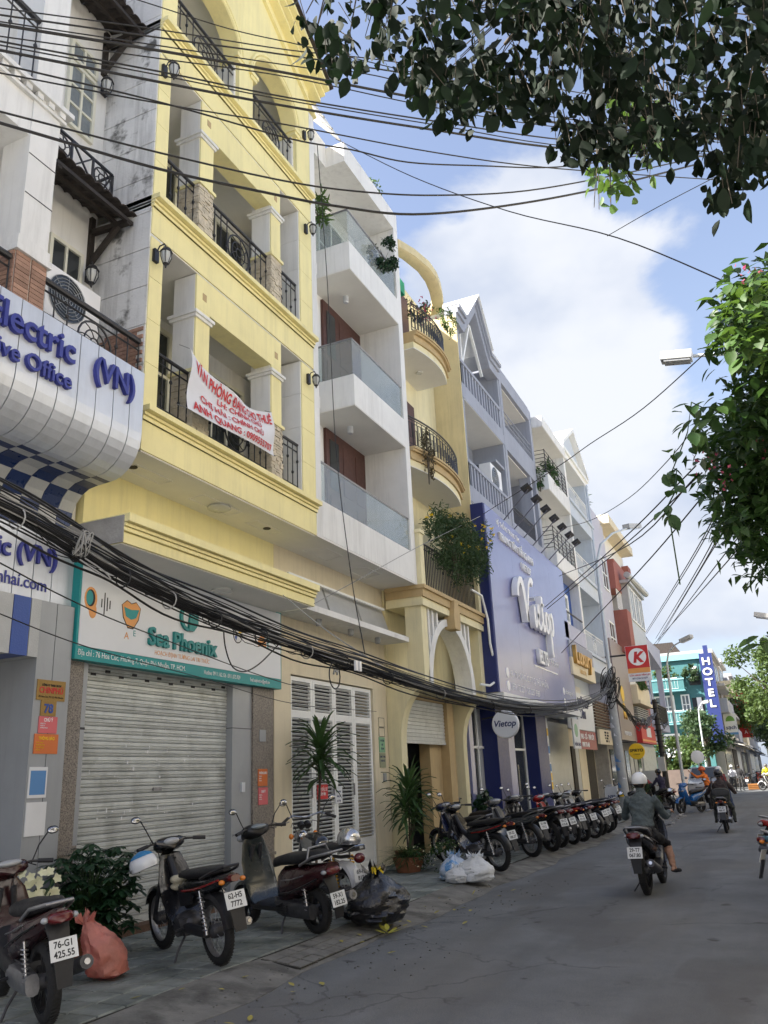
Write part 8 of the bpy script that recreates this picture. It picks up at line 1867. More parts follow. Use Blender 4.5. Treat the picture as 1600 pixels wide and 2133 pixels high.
def dracaena(label, base, stems, seed, pot=None):
    t = thing('dracaena_plant', label, 'plant', base)
    sm2 = MB(); lpp = leaf_proto('leaf', leaf_strap, 1.0, .085); rest_ = MB(); n = 0
    base = Vector(base)
    for (dx, dy, hz_, nleaf, ln) in stems:
        top = base+Vector((dx,dy,hz_)); sm2.tube([base+Vector((dx*.15,dy*.15,.05)), base+Vector((dx*.6,dy*.6,hz_*.5)), top], [.022,.019,.016], 7)
        for k in range(nleaf):
            a = k*2.4+R.uniform(-.2,.2); el = 1.25-1.75*(k/nleaf)+R.uniform(-.15,.15); s = ln*R.uniform(.8,1.15)
            d = Vector((math.cos(a)*math.cos(el), math.sin(a)*math.cos(el), math.sin(el)))
            p = top+Vector((0,0,.28*(.5-k/nleaf)))
            # arching strap leaf as an own mesh: three segments drooping
            b = MB(); q = p; wd = ln*.055; L2, R_ = [], []
            sd = d.cross(Vector((0,0,1))).normalized()
            for i in range(6):
                tt = i/5; w2 = wd*(.35+.65*math.sin(PI*min(1,.18+tt*.8)))*(1 if i < 5 else .08)
                L2.append(q+sd*w2); R_.append(q-sd*w2); dd = (d+Vector((0,0,-1.25*tt*tt*(.6+.5*math.cos(el))))).normalized(); q = q+dd*(s/5)
            vs_ = [v for pr in zip(L2,[(x_+y_)/2-Vector((0,0,wd*.35)) for x_, y_ in zip(L2,R_)],R_) for v in pr]
            b.add(vs_, [(i*3+j, i*3+j+1, i*3+j+4, i*3+j+3) for i in range(5) for j in range(2)]); b.build('leaf', leaf_strap, t, 60)
    sm2.build('stem', bark, t, 60)
    if pot:
        b = MB(); b.lathe([(pot*.7,.0),(pot*.8,.02),(pot,.28),(pot*1.06,.30),(pot*.9,.30)], base, n=18); b.build('pot', terracotta, t, 50)
    return t
dracaena('tall single stemmed dracaena in front of the white louvred gate', (-6.5,11.55,.1), [(-.03,.36,1.98,54,.62),(-.02,.32,1.70,26,.55)], 1, .2)
dracaena('clump of drooping dracaenas in a pot beside the ochre bracket', (-6.35,14.82,.1), [(0,.1,1.26,46,.60),(.05,-.22,1.0,32,.52),(-.05,.34,1.05,32,.52),(.1,.05,.75,24,.48)], 2, .26)
SP = thing('spider_plant', 'grassy arching spider plant at the foot of the dracaena clump', 'plant', (-6.15,14.3,.1))
b = MB(); b.lathe([(.2,.0),(.27,.2),(.28,.24),(.24,.24)], (-6.15,14.3,.1), n=16); b.build('pot', terracotta, SP, 50)
b = MB()
for i in range(260):
    a = R.uniform(0,2*PI); s = R.uniform(.3,.55); d = Vector((math.cos(a),math.sin(a),R.uniform(.4,1.5))); scatter(b, Vector((-6.15,14.3,.3))+rvec(.1), d, (0,0,1), s, .018, .75, 4)
b.build('blades', leaf_mid, SP, 60, 'stuff')
WD = thing('weeds', 'low weeds with tiny white flowers beside the white rubbish bags', 'weeds', (-5.6,14.2,.1)); foliage('leaves', WD, 700, (-5.55,14.3,.3), (.5,.55,.28), leaf_mid, .06, .03, 16)
b = MB(); 
for i in range(120): scatter(b, Vector((-5.5,14.2,.38))+Vector((R.uniform(-.45,.45),R.uniform(-.5,.5),R.uniform(-.2,.2))), rvec(1), rvec(1), .025, .02, 0, 2)
b.build('flowers', petal_w, WD, 60, 'stuff')
def balcony_plant(label, c, r, n, m, ln, w, fl=None, name='balcony_plant', up=.2, quad=False, pot=True, droop=0, clumps=12):
    t = thing(name, label, 'plant', (c[0],c[1],c[2]-r[2])); foliage('foliage', t, n, c, r, m, ln, w, clumps, up, quad, droop)
    b = MB()
    for i in range(8):
        e_ = Vector(c)+Vector((R.uniform(-.6,.6)*r[0],R.uniform(-.6,.6)*r[1],R.uniform(-.2,.6)*r[2])); b.tube([(c[0],c[1],c[2]-r[2]*.95), Vector(c).lerp(e_,.4)-Vector((0,0,r[2]*.3)), e_], [.012,.008,.004], 4)
    b.build('stem', bark, t, 60)
    if fl:
        b = MB()
        for i in range(fl[1]):
            q = Vector(c)+Vector((R.uniform(-1,1)*r[0],R.uniform(-1,1)*r[1],R.uniform(-.3,1)*r[2]))
            for j in range(5): scatter(b, q, rvec(1), rvec(1), fl[2], fl[2]*.7, .1, 2)
        b.build('blossom', fl[0], t, 60, 'stuff')
    return t
balcony_plant('round dark bush hanging over the top glass balcony of the white house', (-6.15,14.55,12.72), (.32,.42,.36), 900, leaf_shrub, .085, .045)
balcony_plant('small leafy palm behind the top glass balcony of the white house', (-6.7,12.6,12.8), (.2,.3,.4), 160, leaf_lime, .2, .04)
balcony_plant('thin weeds growing on the roof edge of the white house', (-6.4,14.9,14.9), (.12,.35,.25), 130, leaf_far_d, .09, .04)
balcony_plant('large wild shrub with yellow flowers spilling over the ochre first floor balcony', (-5.98,17.6,6.75), (.36,1.75,.8), 5200, leaf_far_d, .12, .03, (petal_y, 26, .06), droop=.2, clumps=60)
balcony_plant('yellow flowering branches leaning in front of the navy billboard side', (-5.85,19.2,7.1), (.28,.5,.6), 420, leaf_far_d, .11, .026, (petal_y, 14, .07))
balcony_plant('dry hanging creeper on the middle curved balcony', (-6.0,16.15,8.6), (.10,.30,.85), 620, mat('dry_leaf',(.12,.10,.055),.7,var=.4,scale=8,bump=0), .06, .03, droop=.8)
balcony_plant('pink flowering plant behind the top curved railing', (-6.2,16.9,12.6), (.25,.6,.28), 320, leaf_far_d, .08, .035, (petal_p, 34, .05))
balcony_plant('wispy pale green weeds under the roof ring of the ochre house', (-6.15,18.7,13.3), (.22,.55,.4), 300, leaf_lime, .10, .03)
balcony_plant('row of grasses on the top balcony of the white and blue house', (-5.95,28.9,12.1), (.2,1.0,.4), 700, leaf_mid, .25, .03)
balcony_plant('small climbing plant on the party wall beside the white and blue house', (-6.1,27.7,11.6), (.15,.25,.5), 260, leaf_mid, .09, .05)
balcony_plant('spiky rooftop plant above the lavender wall', (-6.2,36.8,13.6), (.3,.5,.5), 160, leaf_mid, .3, .04)
balcony_plant('leafy potted plant behind the glass by the blue column', (-6.45,19.75,.75), (.35,.35,.5), 260, leaf_shrub, .16, .09)
balcony_plant('round pale bush on the pavement beside the man in red', (-4.95,34.2,.75), (.6,.75,.6), 1400, leaf_far_d, .09, .04)
balcony_plant('trailing plant on the stone balcony past the square red sign', (-5.5,43.2,5.7), (.2,1.4,.35), 380, leaf_mid, .16, .07)
balcony_plant('yellow green shrub on the teal house terrace', (-7.0,69.3,8.7), (.9,.4,.5), 500, leaf_far, .22, .1)
balcony_plant('round shrub on the right of the teal house terrace', (-5.2,69.4,8.6), (.7,.4,.7), 700, leaf_far_d, .22, .1)
balcony_plant('hanging plant at the left edge of the teal house', (-8.6,69.0,6.6), (.5,.4,.9), 400, leaf_far_d, .2, .1)
# ------------------------------------------------------------------ poles, lamps and wires
def lamp_head(root, a, c, w=.13):
    a, c = Vector(a), Vector(c); b = MB(); b.bar(a, c, w*2, .17); o = b.build('lamp_head', panel_pale, root)
    b = MB(); d = (c-a)*.08; b.bar(a+d-Vector((0,0,.10)), c-d-Vector((0,0,.10)), w*1.7, .06); b.build('lamp_glass', lens_clear, o)
P1_ = thing('utility_pole', 'leaning grey concrete utility pole plastered with paper ads, cables knotted at its head', 'pole', (-4.78,29.2,.1))
MB().tube([(-4.78,29.25,.0),(-4.76,29.0,2.4),(-4.74,28.75,4.7)], [.17,.15,.12], 14).build('concrete_shaft', pole_m, P1_, 50)
for i in range(11):
    z = .8+i*.27; y = 29.25-.106*z; a = R.uniform(-2.4,-.2); rr = .178-.012*z
    b = MB(); n = 5; w_ = R.uniform(.4,.9); h_ = R.uniform(.14,.26)
    b.add([(-4.775+rr*math.cos(a+w_*(j/(n-1)-.5)*1.6), y+rr*math.sin(a+w_*(j/(n-1)-.5)*1.6), z+k*h_) for k in (0,1) for j in range(n)], [(j,j+1,n+j+1,n+j) for j in range(n-1)])
    b.build('paper_ad', R.choice([paper,paper,paper_blue,yellow_sign,white_p]), P1_, 60)
LP1 = thing('street_lamp', 'pale steel street lamp with a long curved arm rising beside the cable knot', 'street lamp', (-4.85,29.75,.1))
b = MB(); b.tube([(-4.85,29.75,.1),(-4.84,29.7,4.0),(-4.82,29.65,7.8),(-4.79,29.7,8.8),(-4.63,30.0,9.5),(-4.28,30.9,10.1),(-3.82,32.6,10.7)], [.085,.075,.06,.05,.045,.04,.035], 10); b.build('post', pole_grey, LP1, 60)
lamp_head(LP1, (-3.92,32.2,10.66), (-3.6,33.5,10.95), .14)
LP2 = thing('street_lamp', 'slender white street lamp post in front of the teal house', 'street lamp', (-4.62,46.5,.1))
b = MB(); b.tube([(-4.62,46.5,0),(-4.6,46.5,4),(-4.55,46.5,6.9),(-4.4,46.4,7.4),(-4.0,46.1,7.75),(-3.55,45.8,7.9)], [.09,.075,.055,.05,.04,.035], 10); b.build('post', pole_grey, LP2, 60); lamp_head(LP2, (-3.65,45.9,7.9), (-3.05,45.5,8.05))
LP3 = thing('street_lamp', 'small white street lamp farther off before the blue hotel sign', 'street lamp', (-4.55,62,.1))
b = MB(); b.tube([(-4.55,62,0),(-4.5,62,4.6),(-4.45,62,5.4),(-4.2,61.9,5.75),(-4.0,61.8,5.8)], [.07,.055,.045,.035,.03], 8); b.build('post', pole_grey, LP3, 60); lamp_head(LP3, (-4.1,61.85,5.8), (-3.7,61.7,5.85), .1)
LR = thing('street_lamp', 'large street lamp head reaching in from the right above the vine', 'street lamp', (1.8,15.4,0))
b = MB(); b.tube([(1.8,15.4,0),(1.8,15.4,6.5),(1.7,15.4,8.3),(1.35,15.42,8.8),(.6,15.45,8.93),(-.2,15.5,9.1)], [.10,.08,.06,.05,.04,.035], 10); b.build('post', pole_grey, LR, 60); lamp_head(LR, (-.22,15.5,9.12), (-.78,15.52,9.22), .13)
LR2 = thing('street_lamp', 'distant street lamp head reaching in from the right edge', 'street lamp', (2.0,36,0))
b = MB(); b.tube([(2.0,36,0),(2.0,36,6),(1.6,36,6.8),(.7,36,7.1)], [.1,.08,.05,.035], 10); b.build('post', pole_grey, LR2, 60); lamp_head(LR2, (.75,36,7.12), (.05,36,7.3))
P2_ = thing('utility_pole', 'dark cable wrapped utility pole past the square red sign', 'pole', (-4.7,40.2,.1)); MB().tube([(-4.7,40.2,0),(-4.7,40.0,4.6)], [.13,.11], 10).build('shaft', iron, P2_, 50); MB().box(-4.9,-4.6,39.7,40.0,1.5,2.1).build('meter_box', panel_pale, P2_)
for i in range(10):
    z = 2.3+i*.24; MB().ring((-4.7,40.15-.05*z*.4,z), R.uniform(.14,.22), .02, 'z', 12, 4).build('cable_coil', cable_m, P2_, 60)
EB = thing('electric_cabinet', 'pale grey electric cabinet on the pavement behind the man in red', 'cabinet', (-5.1,39.0,.1)); MB().box(-5.5,-4.75,38.8,39.2,.1,1.55).build('body', panel_pale, EB); MB().box(-5.48,-4.77,38.78,38.8,.2,1.45).build('door', panel_pale, EB)
SB = thing('sandwich_board', 'white folding sign board on the pavement by the leaning pole', 'sign', (-5.2,29.6,.1))
b = MB(); b.bar((-5.45,29.5,.1),(-5.45,29.6,1.15),.03); b.bar((-5.05,29.5,.1),(-5.05,29.6,1.15),.03); b.build('frame', frame_w, SB); MB().box(-5.44,-5.06,29.52,29.56,.35,1.12).build('panel', paper, SB); text('lettering', 'N92', .14, (-5.25,29.515,.75), navy_p, SB, .002, 'CENTER', xdir=(1,0,0), bold=.003)
def catm(pts, n=4):
    P3 = [Vector(p) for p in pts]; out = []
    for i in range(len(P3)-1):
        a, c = P3[i], P3[i+1]; p0 = P3[i-1] if i else a*2-c; p3 = P3[i+2] if i+2 < len(P3) else c*2-a
        for s in range(n):
            t = s/n; out.append(.5*((2*a)+(c-p0)*t+(2*p0-5*a+4*c-p3)*t*t+(3*a-p0-3*c+p3)*t**3))
    return out+[P3[-1]]
BUNDLE=[(-4.50,3.0,3.54),(-4.50,3.78,3.46),(-4.50,4.50,3.33),(-4.50,5.14,3.21),(-4.50,5.90,3.12),(-4.50,6.81,3.05),(-4.50,7.94,2.99),(-4.50,9.12,2.94),(-4.50,10.92,2.86),(-4.50,13.90,2.80),(-4.50,17.02,2.86),(-4.50,21.19,3.12),(-4.55,24.53,3.53),(-4.62,27.25,4.00),(-4.72,28.7,4.25)]
CB = thing('cable_bundle', 'thick sagging bundle of black telephone cables along the shop fronts', 'cables', (-4.5,3,3.5))
main = catm(BUNDLE, 5); nn = len(main)
for k in range(46):
    ph, fr_ = R.uniform(0,2*PI), R.uniform(.5,1.5); oy, oz = R.gauss(0,.030), R.gauss(.03,.033)+(R.uniform(.05,.10) if k % 8 == 0 else 0); w1, w2 = R.uniform(.006,.03), R.uniform(.006,.028)
    sag = R.choice([0]*9+[R.uniform(.03,.10)])
    pts = []
    for i, p in enumerate(main):
        t = i/(nn-1); env = min(1, (1-t)*6)
        pts.append(p+Vector((oy+w1*math.sin(ph+i*.33*fr_), 0, (oz*1.25+w2*math.cos(ph*1.7+i*.41*fr_))*env - sag*math.sin(PI*t)**2*(.5+.5*math.sin(ph+i*.2)))))
    MB().tube(pts, R.choice([.004,.005,.006,.007,.010]), 5).build('cable', cable_m if k % 9 else cable_g, CB, 60)
for k in range(16):     # loose loops and tie wires
    i = R.randint(4,nn-12); p = main[i]; ln = R.randint(3,8); q = main[i+ln]; dr = R.uniform(.04,.13)
    pts = [p.lerp(q,t)+Vector((R.uniform(-.02,.05),0,-dr*math.sin(PI*t)+R.uniform(-.02,.02))) for t in [j/8 for j in range(9)]]
    MB().tube(catm(pts,2), .004, 4).build('loose_cable', cable_m, CB, 60)
for k in range(16):
    p = main[6+k*4]; MB().ring(p, .075, .007, 'y', 12, 4).build('cable_tie', cable_g if k % 3 == 0 else cable_m, CB, 60)
b = MB()
for k in range(7):
    c = Vector((-4.43,4.48,3.38)); pts = [c+Vector((.05*math.cos(a*1.0+k), .05*math.sin(a+k*2), .09*math.sin(a*1.3+k))) for a in [j*.7 for j in range(10)]]; b.tube(catm(pts,2), .004, 4)
b.tube(catm([(-4.42,4.45,3.25),(-4.38,4.6,3.18),(-4.36,4.72,3.14),(-4.38,4.66,3.2),(-4.42,4.5,3.27)],3), .006, 5); b.build('wire_knot', cable_g, CB, 60)
for y in (9.0,9.1): MB().box(-4.44,-4.41,y-.035,y+.015,2.88,3.0).build('cable_tag', white_p, CB)
KN = thing('cable_knot', 'tangled knot of coiled cables on the head of the leaning pole', 'cables', (-4.74,28.8,4.2))
for k in range(22):
    c = Vector((-4.72+R.uniform(-.1,.15),28.75+R.uniform(-.2,.2),4.1+R.uniform(-.5,.5))); rr = R.uniform(.15,.42); ph = R.uniform(0,6)
    pts = [c+Vector((rr*.6*math.cos(a+ph), rr*.5*math.sin(a+ph), rr*math.sin(a*1.3+ph))) for a in [j*.55 for j in range(13)]]
    MB().tube(catm(pts,2), R.choice([.008,.012,.016]), 4).build('cable_coil', cable_m, KN, 60)
for k in range(12):    # sagging runs on to the next pole
    ph = R.uniform(0,6); pts = [Vector((-4.74,28.9,4.1)).lerp(Vector((-4.7,40.0,4.0)), t)+Vector((R.uniform(-.05,.05),0,-R.uniform(.45,1.0)*math.sin(PI*t)+R.uniform(-.05,.05))) for t in [j/10 for j in range(11)]]
    MB().tube(catm(pts,2), .016, 4).build('cable', cable_m, KN, 60)
for k in range(5):
    pts = [Vector((-4.7,40.0,4.0)).lerp(Vector((-5.6,53,4.3)), t)+Vector((0,0,-.5*math.sin(PI*t)*R.uniform(.6,1.2))) for t in [j/8 for j in range(9)]]
    MB().tube(catm(pts,2), .016, 4).build('cable', cable_m, KN, 60)
WPAIRS = []
STREET_WIRES=[ [(-4.60,3.38,7.55),(-3.85,4.34,7.91),(-3.10,5.29,8.23),(-2.40,6.20,8.61),(-1.04,7.94,9.19),(0.97,10.51,10.02)],
[(-4.60,3.38,7.48),(-3.85,4.35,7.83),(-3.11,5.30,8.18),(-1.93,6.82,8.70),(-1.06,7.94,9.07),(0.96,10.55,9.97)],
[(-4.60,3.39,7.42),(-3.83,4.40,7.77),(-3.00,5.48,8.14),(-2.53,6.10,8.39),(-1.22,7.81,8.77),(0.94,10.64,9.86)],
[(-4.60,3.39,7.39),(-3.86,4.37,7.71),(-3.13,5.33,8.00),(-2.33,6.39,8.30),(-1.18,7.91,8.75),(0.91,10.67,9.82)],
[(-4.60,3.41,7.29),(-3.86,4.38,7.63),(-3.14,5.34,7.97),(-2.23,6.54,8.27),(-1.19,7.92,8.70),(0.91,10.69,9.79)],
[(-4.60,3.41,7.24),(-3.83,4.42,7.50),(-3.13,5.33,7.71),(-2.12,6.66,8.11),(-0.97,8.16,8.59),(1.03,10.79,9.64)],
[(-4.60,3.42,7.21),(-3.83,4.42,7.46),(-3.14,5.34,7.69),(-2.12,6.67,8.07),(-0.96,8.20,8.53),(1.03,10.81,9.63)],
[(-4.60,3.42,7.16),(-3.84,4.43,7.40),(-3.14,5.34,7.62),(-2.24,6.52,7.96),(-0.96,8.21,8.50),(1.03,10.82,9.60)],
[(-4.60,3.45,6.96),(-3.89,4.44,7.21),(-3.18,5.41,7.48),(-2.19,6.79,7.84),(-1.19,8.18,8.30),(0.83,10.98,9.41)],
[(-4.60,4.88,9.22),(-3.95,5.55,9.18),(-3.39,6.13,9.24),(-2.32,7.22,9.31),(-1.04,8.54,9.50),(0.95,10.58,9.93)] ]
SAG_WIRES=[ [(-4.60,3.35,6.98),(-3.84,4.44,7.19),(-3.18,5.40,7.32),(-2.79,5.96,7.47),(-2.42,6.50,7.59),(-1.88,7.27,7.92),(-1.20,8.25,8.38),(-0.35,9.47,9.15),(0.45,10.62,9.92)],
[(-4.60,3.49,6.62),(-3.91,4.49,6.74),(-3.23,5.48,6.91),(-2.76,6.15,7.10),(-2.25,6.89,7.40),(-1.52,7.95,7.95),(-0.55,9.35,8.86),(0.39,10.72,9.80)],
[(-4.60,3.50,6.52),(-3.91,4.50,6.58),(-3.35,5.33,6.72),(-2.95,5.90,6.83),(-2.45,6.65,7.07),(-1.75,7.66,7.62),(-0.83,9.00,8.48),(0.38,10.77,9.73)] ]
FAN=[ [(-4.70,40.38,7.70),(-1.08,17.86,5.57),(-0.06,11.49,5.05)],[(-4.70,40.70,7.70),(-1.04,17.70,5.51),(-0.05,11.50,5.03)],[(-4.70,44.27,7.94),(-0.99,18.12,5.40),(-0.05,11.54,4.88)],[(-4.70,45.06,7.97),(-0.92,17.84,5.34),(-0.06,11.57,4.79)],[(-4.70,45.46,7.97),(-0.67,17.12,5.45),(0.13,11.55,4.87)],[(-4.70,43.79,7.51),(-0.47,15.69,5.01),(0.15,11.62,4.58)],[(-4.70,42.54,7.36),(-0.60,16.05,4.84),(0.08,11.66,4.44)] ]
RISE=[ [(-5.60,24.26,6.34),(-2.05,15.51,5.67),(-0.36,11.35,5.48)],[(-5.60,24.55,6.34),(-1.97,15.53,5.61),(-0.30,11.39,5.38)],[(-5.60,26.81,7.81),(-1.95,16.10,5.75),(-0.34,11.38,5.38)],[(-5.60,25.88,5.17),(-1.78,15.57,5.09),(-0.26,11.46,5.15)] ]
def wire(pts, r, label, group=None, m=None, ext=True):
    P3 = [Vector(p) for p in pts]
    if ext == 'both': P3 = [P3[0]+(P3[0]-P3[1])*2.2]+P3
    o = MB().tube(catm(P3,6), r, 5).build('overhead_wire', m or cable_m, None, 60); tag(o, label, 'wire', group); return o
ords = ['topmost','second from the top','third from the top','fourth from the top','fifth from the top','sixth from the top','seventh from the top','eighth from the top','lowest','steep extra']
for i, w in enumerate(STREET_WIRES):
    wire(w, [.006,.008,.006,.013,.006,.008,.006,.012,.007,.006][i], 'thin black street wire, %s of the rising sheaf over the yellow house' % ords[i] if i < 9 else 'steep black street wire passing above the rising sheaf over the yellow house', 'wires rising over the yellow house', ext='both')
for w, r, l in zip(SAG_WIRES, (.008,.009,.013), ('upper of the three sagging wires crossing the cloud','middle of the three sagging wires crossing the cloud','thickest and lowest sagging wire crossing the cloud')): wire(w, r, 'black wire, '+l, 'sagging wires across the sky', ext='both')
wire([(-6.10,12.28,14.11),(-4.04,11.04,11.44),(-2.21,9.94,9.30),(-0.72,9.05,7.75),(0.52,8.30,6.18)], .008, 'black wire falling from the white house roof to the vine')
wire([(-0.85,9.14,7.88),(-.2,9.0,7.98),(.61,8.91,8.12)], .005, 'short thin wire branching up to the right from the falling wire')
wire([(-6.0,19.76,8.04),(-3.05,15.05,7.17),(-2.02,13.39,6.90),(-0.94,11.68,6.61),(0.20,9.85,6.50)], .008, 'long wire from the billboard top to the right hand street lamp')
wire([(-6.0,30.13,10.40),(-3.87,23.76,8.63),(-2.10,18.48,7.44),(-0.94,15.04,6.93),(-0.27,13.02,6.75)], .009, 'drooping wire from the white balconies to the creeper')
for i, w in enumerate(FAN): wire(w, .010, 'thin wire of the fan rising to the vine, %s from the left' % ['first','second','third','fourth','fifth','sixth','seventh'][i], 'fan of wires by the hotel sign')
for i, w in enumerate(RISE): wire(w, .011, 'wire from the billboard to the vine, %s' % ['uppermost','second','third','lowest'][i], 'wires from the billboard to the vine')
wire([(-5.90,11.09,12.95),(-5.90,11.35,10.08),(-5.90,11.5,6.98),(-5.40,10.9,4.61),(-4.50,9.40,3.14)], .008, 'black cable hanging down the white house to the cable bundle')
wire([(-4.80,4.08,3.20),(-4.97,4.90,3.11),(-5.22,6.12,3.04),(-6.03,10.09,2.95),(-6.90,14.34,3.11)], .006, 'thin wire crossing the white sign below the cable bundle')
wire([(-4.9,4.0,2.9),(-5.1,5.3,2.78),(-5.5,7.4,2.75),(-6.2,10.6,2.72),(-6.93,14.9,2.9)], .005, 'lowest thin wire crossing the white sign', None)
wire([(-6.0,10.83,4.21),(-5.94,12.52,4.97),(-5.85,14.84,6.02),(-5.70,18.78,7.72)], .007, 'pale straight wire from the yellow canopy up to the billboard', m=cable_g)
for i, y in enumerate((10.55,10.62)): wire([(-6.05,10.0,4.20),(-5.4,10.2+i*.05,3.6),(-4.5,y,2.92)], .005, 'pale stay wire from the canopy to the cable bundle, '+('left' if i == 0 else 'right')+' of the pair', m=cable_g)
lp_ = wire(catm([(-4.48,6.35,3.0),(-4.48,6.38,2.85),(-4.48,6.5,2.68),(-4.48,6.72,2.66),(-4.48,7.0,2.78),(-4.48,7.3,2.98)],2), .007, 'drooping cable loop below the bundle over the mouth icon')
lp_ = wire(catm([(-4.46,8.5+.13*math.cos(a)*1.0,2.78+.15*math.sin(a)) for a in [2*PI*k/10 for k in range(11)]],2), .008, 'coiled ring of cable hanging below the bundle over the white sign')

# ------------------------------------------------------------------ rubbish, bags, small things
def bag(name, label, p, r, m, top=True, seed=0, squash=1.0, slump=(0,0)):
    t = thing(name, label, 'bag', p); c = Vector(p); b = MB(); rings = []; n, k_ = 34, 22
    for i in range(k_+1):
        th = i/k_; q = (min(1, th/.10)**.5)*(1 if th < .45 else (1-((th-.45)/.55)**1.7*.93))
        for_z = r[2]*2*squash*th; row = []
        for j in range(n):
            a = 2*PI*j/n; d = Vector((math.cos(a), math.sin(a), th*2.2))
            f = 1+.26*noise.noise(d*1.5+Vector((seed,0,0))) - .20*abs(noise.noise(d*3.4+Vector((0,seed,0)))) - .11*abs(noise.noise(d*8+Vector((0,0,seed))))
            if th > .6: f -= .16*(th-.6)*abs(math.sin(a*5+seed))*2
            row.append(c+Vector((r[0]*q*f*math.cos(a)+slump[0]*th*th, r[1]*q*f*math.sin(a)+slump[1]*th*th, max(.004, for_z*(1-.13*abs(noise.noise(d*2.6+Vector((seed,seed,0)))))))))
        rings.append(row)
    b.loft(rings); b.build('body', m, t, 48)
    if top:
        b = MB(); tp = c+Vector((slump[0],slump[1],r[2]*1.86*squash))
        for k in range(9):
            a = 2*PI*k/9+R.random(); e1 = tp+Vector((math.cos(a)*r[0]*.5, math.sin(a)*r[1]*.5, r[2]*R.uniform(.1,.55))); e2 = tp+Vector((math.cos(a+.6)*r[0]*.42, math.sin(a+.6)*r[1]*.42, r[2]*R.uniform(.0,.5)))
            b.add([tp-Vector((0,0,.04)), e1, e1.lerp(e2,.5)+Vector((0,0,-.05)), e2], [(0,1,2),(0,2,3)])
        b.build('gathered_top', m, t, 60)
    return t
k_ = bag('rubbish_sack', 'big black plastic rubbish sack at the kerb behind the old motorbike', (-4.42,9.28,.08), (.36,.40,.29), bag_black, seed=3)
b = MB()
for i in range(5): 
    a = i*1.2; b.tube([Vector((-4.36,9.2,.64)), Vector((-4.36+.04*math.cos(a),9.2+.06*math.sin(a),.67)), Vector((-4.33+.06*math.cos(a),9.19+.09*math.sin(a),.62))], [.008,.02,.006], 6)
tag(b.build('banana_peel', petal_y, None, 60), 'yellow banana peel lying on top of the black rubbish sack', 'peel')
bag('plastic_bag', 'tall pink red plastic bag leaning behind the maroon scooter', (-5.55,6.25,.1), (.17,.20,.23), bag_red, seed=7, squash=1.1, slump=(-.16,-.14))
bag('plastic_bag', 'white plastic bag with print, rightmost of the rubbish bags on the kerb', (-4.5,13.05,.09), (.28,.31,.20), bag_white, seed=11)
bag('plastic_bag', 'small white crumpled bag between the two larger rubbish bags', (-4.72,12.85,.09), (.19,.21,.13), bag_white, seed=13)
bl_ = bag('plastic_bag', 'pale blue striped plastic bag, leftmost of the rubbish bags on the kerb', (-4.92,13.25,.09), (.26,.29,.19), mat('blue_white_bag',(.42,.50,.62),.35,var=.1,col2=(.10,.28,.55),c2s=7,c2lo=.52,c2hi=.58,bump=.4,bscale=30), seed=17)
b = MB()
for i in range(38):
    y = R.uniform(5.5,13); x = R.uniform(-4.9,-3.6); z = .012 if x > -4.1 else .10 if x < -4.6 else .06
    d = Vector((R.uniform(-1,1),R.uniform(-1,1),.05)); scatter(b, (x,y,z), d, (0,0,1), R.uniform(.05,.11), R.uniform(.03,.05), -.1)
o = b.build('fallen_leaves', mat('fallen_leaf',(.34,.30,.07),.7,var=.4,scale=9,bump=0), None, 60, 'stuff'); tag(o, 'scattered yellow fallen leaves along the kerb apron', 'leaves')
b = MB(); 
for k in range(6): scatter(b, Vector((-4.15,8.95,.06))+rvec(.04)*.5, Vector((R.uniform(-1,1),R.uniform(-1,1),.15)), (0,0,1), R.uniform(.12,.2), .06, -.1)
tag(b.build('leaf_spray', mat('yellow_green_leaf',(.40,.38,.06),.6,var=.2,bump=0), None, 60), 'yellow green leaf spray lying on the road edge below the black sack', 'leaf')
b = MB()
for i in range(60):
    y = R.uniform(26.5,33.5); x = R.uniform(-4.4,-3.2); s = R.uniform(.03,.11); b.box(x,x+s,y,y+s*1.4,.004,.004+s*R.uniform(.1,.5))
o = b.build('litter', mat('mixed_litter',(.45,.43,.40),.8,var=.5,scale=3,bump=0,col2=(.10,.09,.08),c2s=2,c2lo=.45,c2hi=.55), None, 0, 'stuff'); tag(o, 'scattered litter along the kerb near the waiting motorbikes', 'litter')
b = MB()
for i in range(240):
    y = R.uniform(4.5,14); x = R.uniform(-4.6,-3.3)+.15*math.sin(y); s = R.uniform(.004,.013); z = .006 if x > -4.15 else .05
    b.ell((x,y,z), (s,s,s*.6), 5, 3)
o = b.build('gravel', asph_grit, None, 60, 'stuff'); tag(o, 'loose grit and pebbles along the worn kerb apron', 'gravel')
CT = thing('crate', 'orange plastic crate on the road before the far yellow rider', 'crate', (-1.9,63.5,0)); MB().box(-2.2,-1.5,63.3,63.8,0,.38).build('crate_body', mat('crate_orange',(.30,.13,.035),.7,var=.2), CT)
for i in range(3): bx(-2.19,-1.51,63.27,63.30,.06+i*.11,.11+i*.11).build('slat', mat('crate_orange',(.3,.13,.035)), CT)
RS = thing('road_sign', 'round white road sign seen from behind above the grey car', 'sign', (-4.2,52,0)); b = MB(); b.lathe([(.34,-.01),(.36,0),(.34,.01)], (-4.2,52,2.15), 'y', 24); b.build('disc', white_p, RS); MB().tube([(-4.2,52.05,0),(-4.2,52.05,2.5)], .035, 8).build('post', pole_grey, RS)
HF = thing('brown_hoarding', 'low brown wall at the side street corner under the broad bush', 'wall', (-6.5,57.5,0)); MB().box(-9,-4.9,57.3,57.6,0,1.5).build('panel', mat('brown_wall',(.17,.13,.11),.8,var=.2,streak=.3), HF)
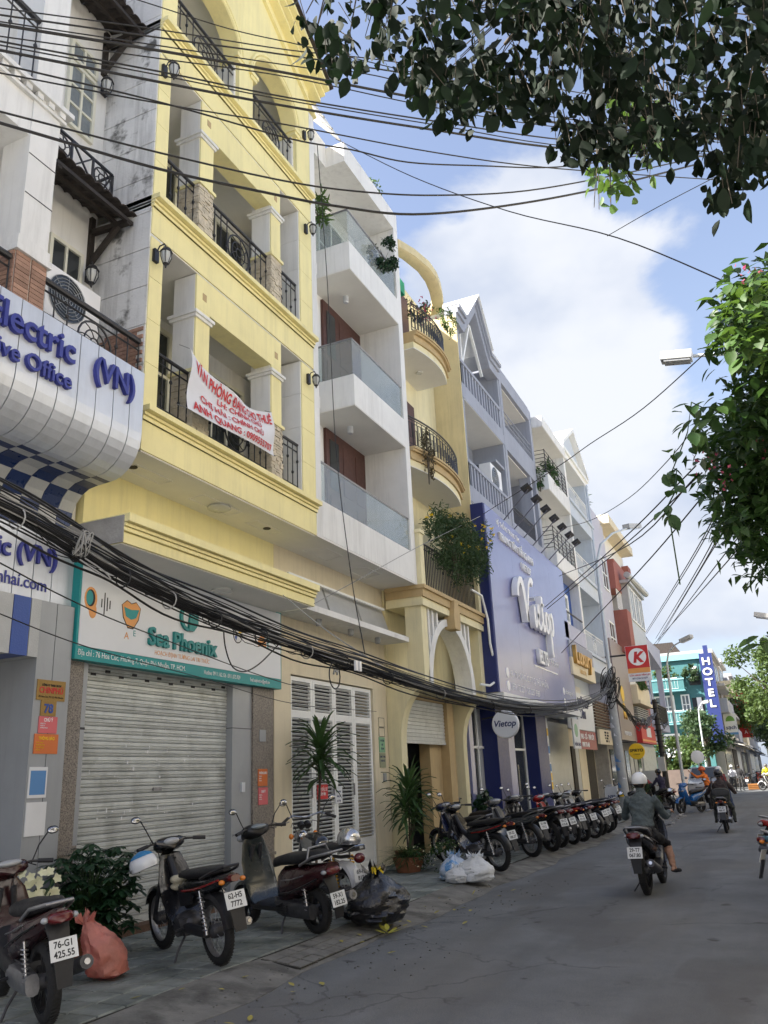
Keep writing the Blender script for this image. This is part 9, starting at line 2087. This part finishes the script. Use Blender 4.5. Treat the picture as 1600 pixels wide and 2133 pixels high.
# grey car facing the camera
CAR = thing('parked_car', 'grey car facing the camera behind the group of riders', 'car', (-3.75,48,0))
b = MB(); W_ = .88
sec = [(0,.35,.62,.80),(.1,.28,.80,.86),(.8,.25,.98,.88),(1.15,.25,1.02,.88),(3.6,.25,1.02,.88),(4.2,.28,.95,.84),(4.35,.4,.8,.78)]
b.loft([[(-3.75-w,48+y,z0),(-3.75-w*1.02,48+y,(z0+z1)/2),(-3.75-w*.95,48+y,z1),(-3.75+w*.95,48+y,z1),(-3.75+w*1.02,48+y,(z0+z1)/2),(-3.75+w,48+y,z0)] for y, z0, z1, w in sec]); b.build('body', PAINT['silver_gloss'], CAR, 35)
b = MB(); b.loft([[(-3.75-w,48+y,z0),(-3.75-w*.82,48+y2,z1),(-3.75+w*.82,48+y2,z1),(-3.75+w,48+y,z0)] for y, y2, z0, z1, w in ((1.05,1.75,1.01,1.60,.84),(3.9,3.5,1.01,1.60,.84))]); b.build('cabin', PAINT['silver_gloss'], CAR, 20)
b = MB(); b.add([(-3.75-.74,49.11,1.06),(-3.75+.74,49.11,1.06),(-3.75+.63,49.70,1.55),(-3.75-.63,49.70,1.55)], [(0,1,2,3)]); b.v = [(p[0],p[1]-.03,p[2]) for p in b.v]; b.build('windscreen', pane, CAR, 0)
for s in (-1,1):
    b = MB(); b.box(-3.75+s*.56-.18,-3.75+s*.56+.18,48.02,48.12,.66,.80); b.build('headlight', lens_clear, CAR)
    b = MB(); b.lathe([(.2,-.1),(.31,-.1),(.33,0),(.31,.1),(.2,.1)], (-3.75+s*.78,48.85,.33), 'x', 20); b.build('wheel', tyre_m, CAR); b = MB(); b.lathe([(.2,-.1),(.31,-.1),(.33,0),(.31,.1),(.2,.1)], (-3.75+s*.78,51.5,.33), 'x', 20); b.build('wheel', tyre_m, CAR)
    b = MB(); b.ell((-3.75+s*1.0,49.3,1.08), (.1,.05,.07), 8, 6); b.build('wing_mirror', PAINT['silver_gloss'], CAR)
bx(-4.2,-3.3,47.97,48.03,.45,.62).build('grille', iron, CAR); bx(-4.0,-3.5,47.95,47.97,.36,.46).build('licence_plate', plate_m, CAR)
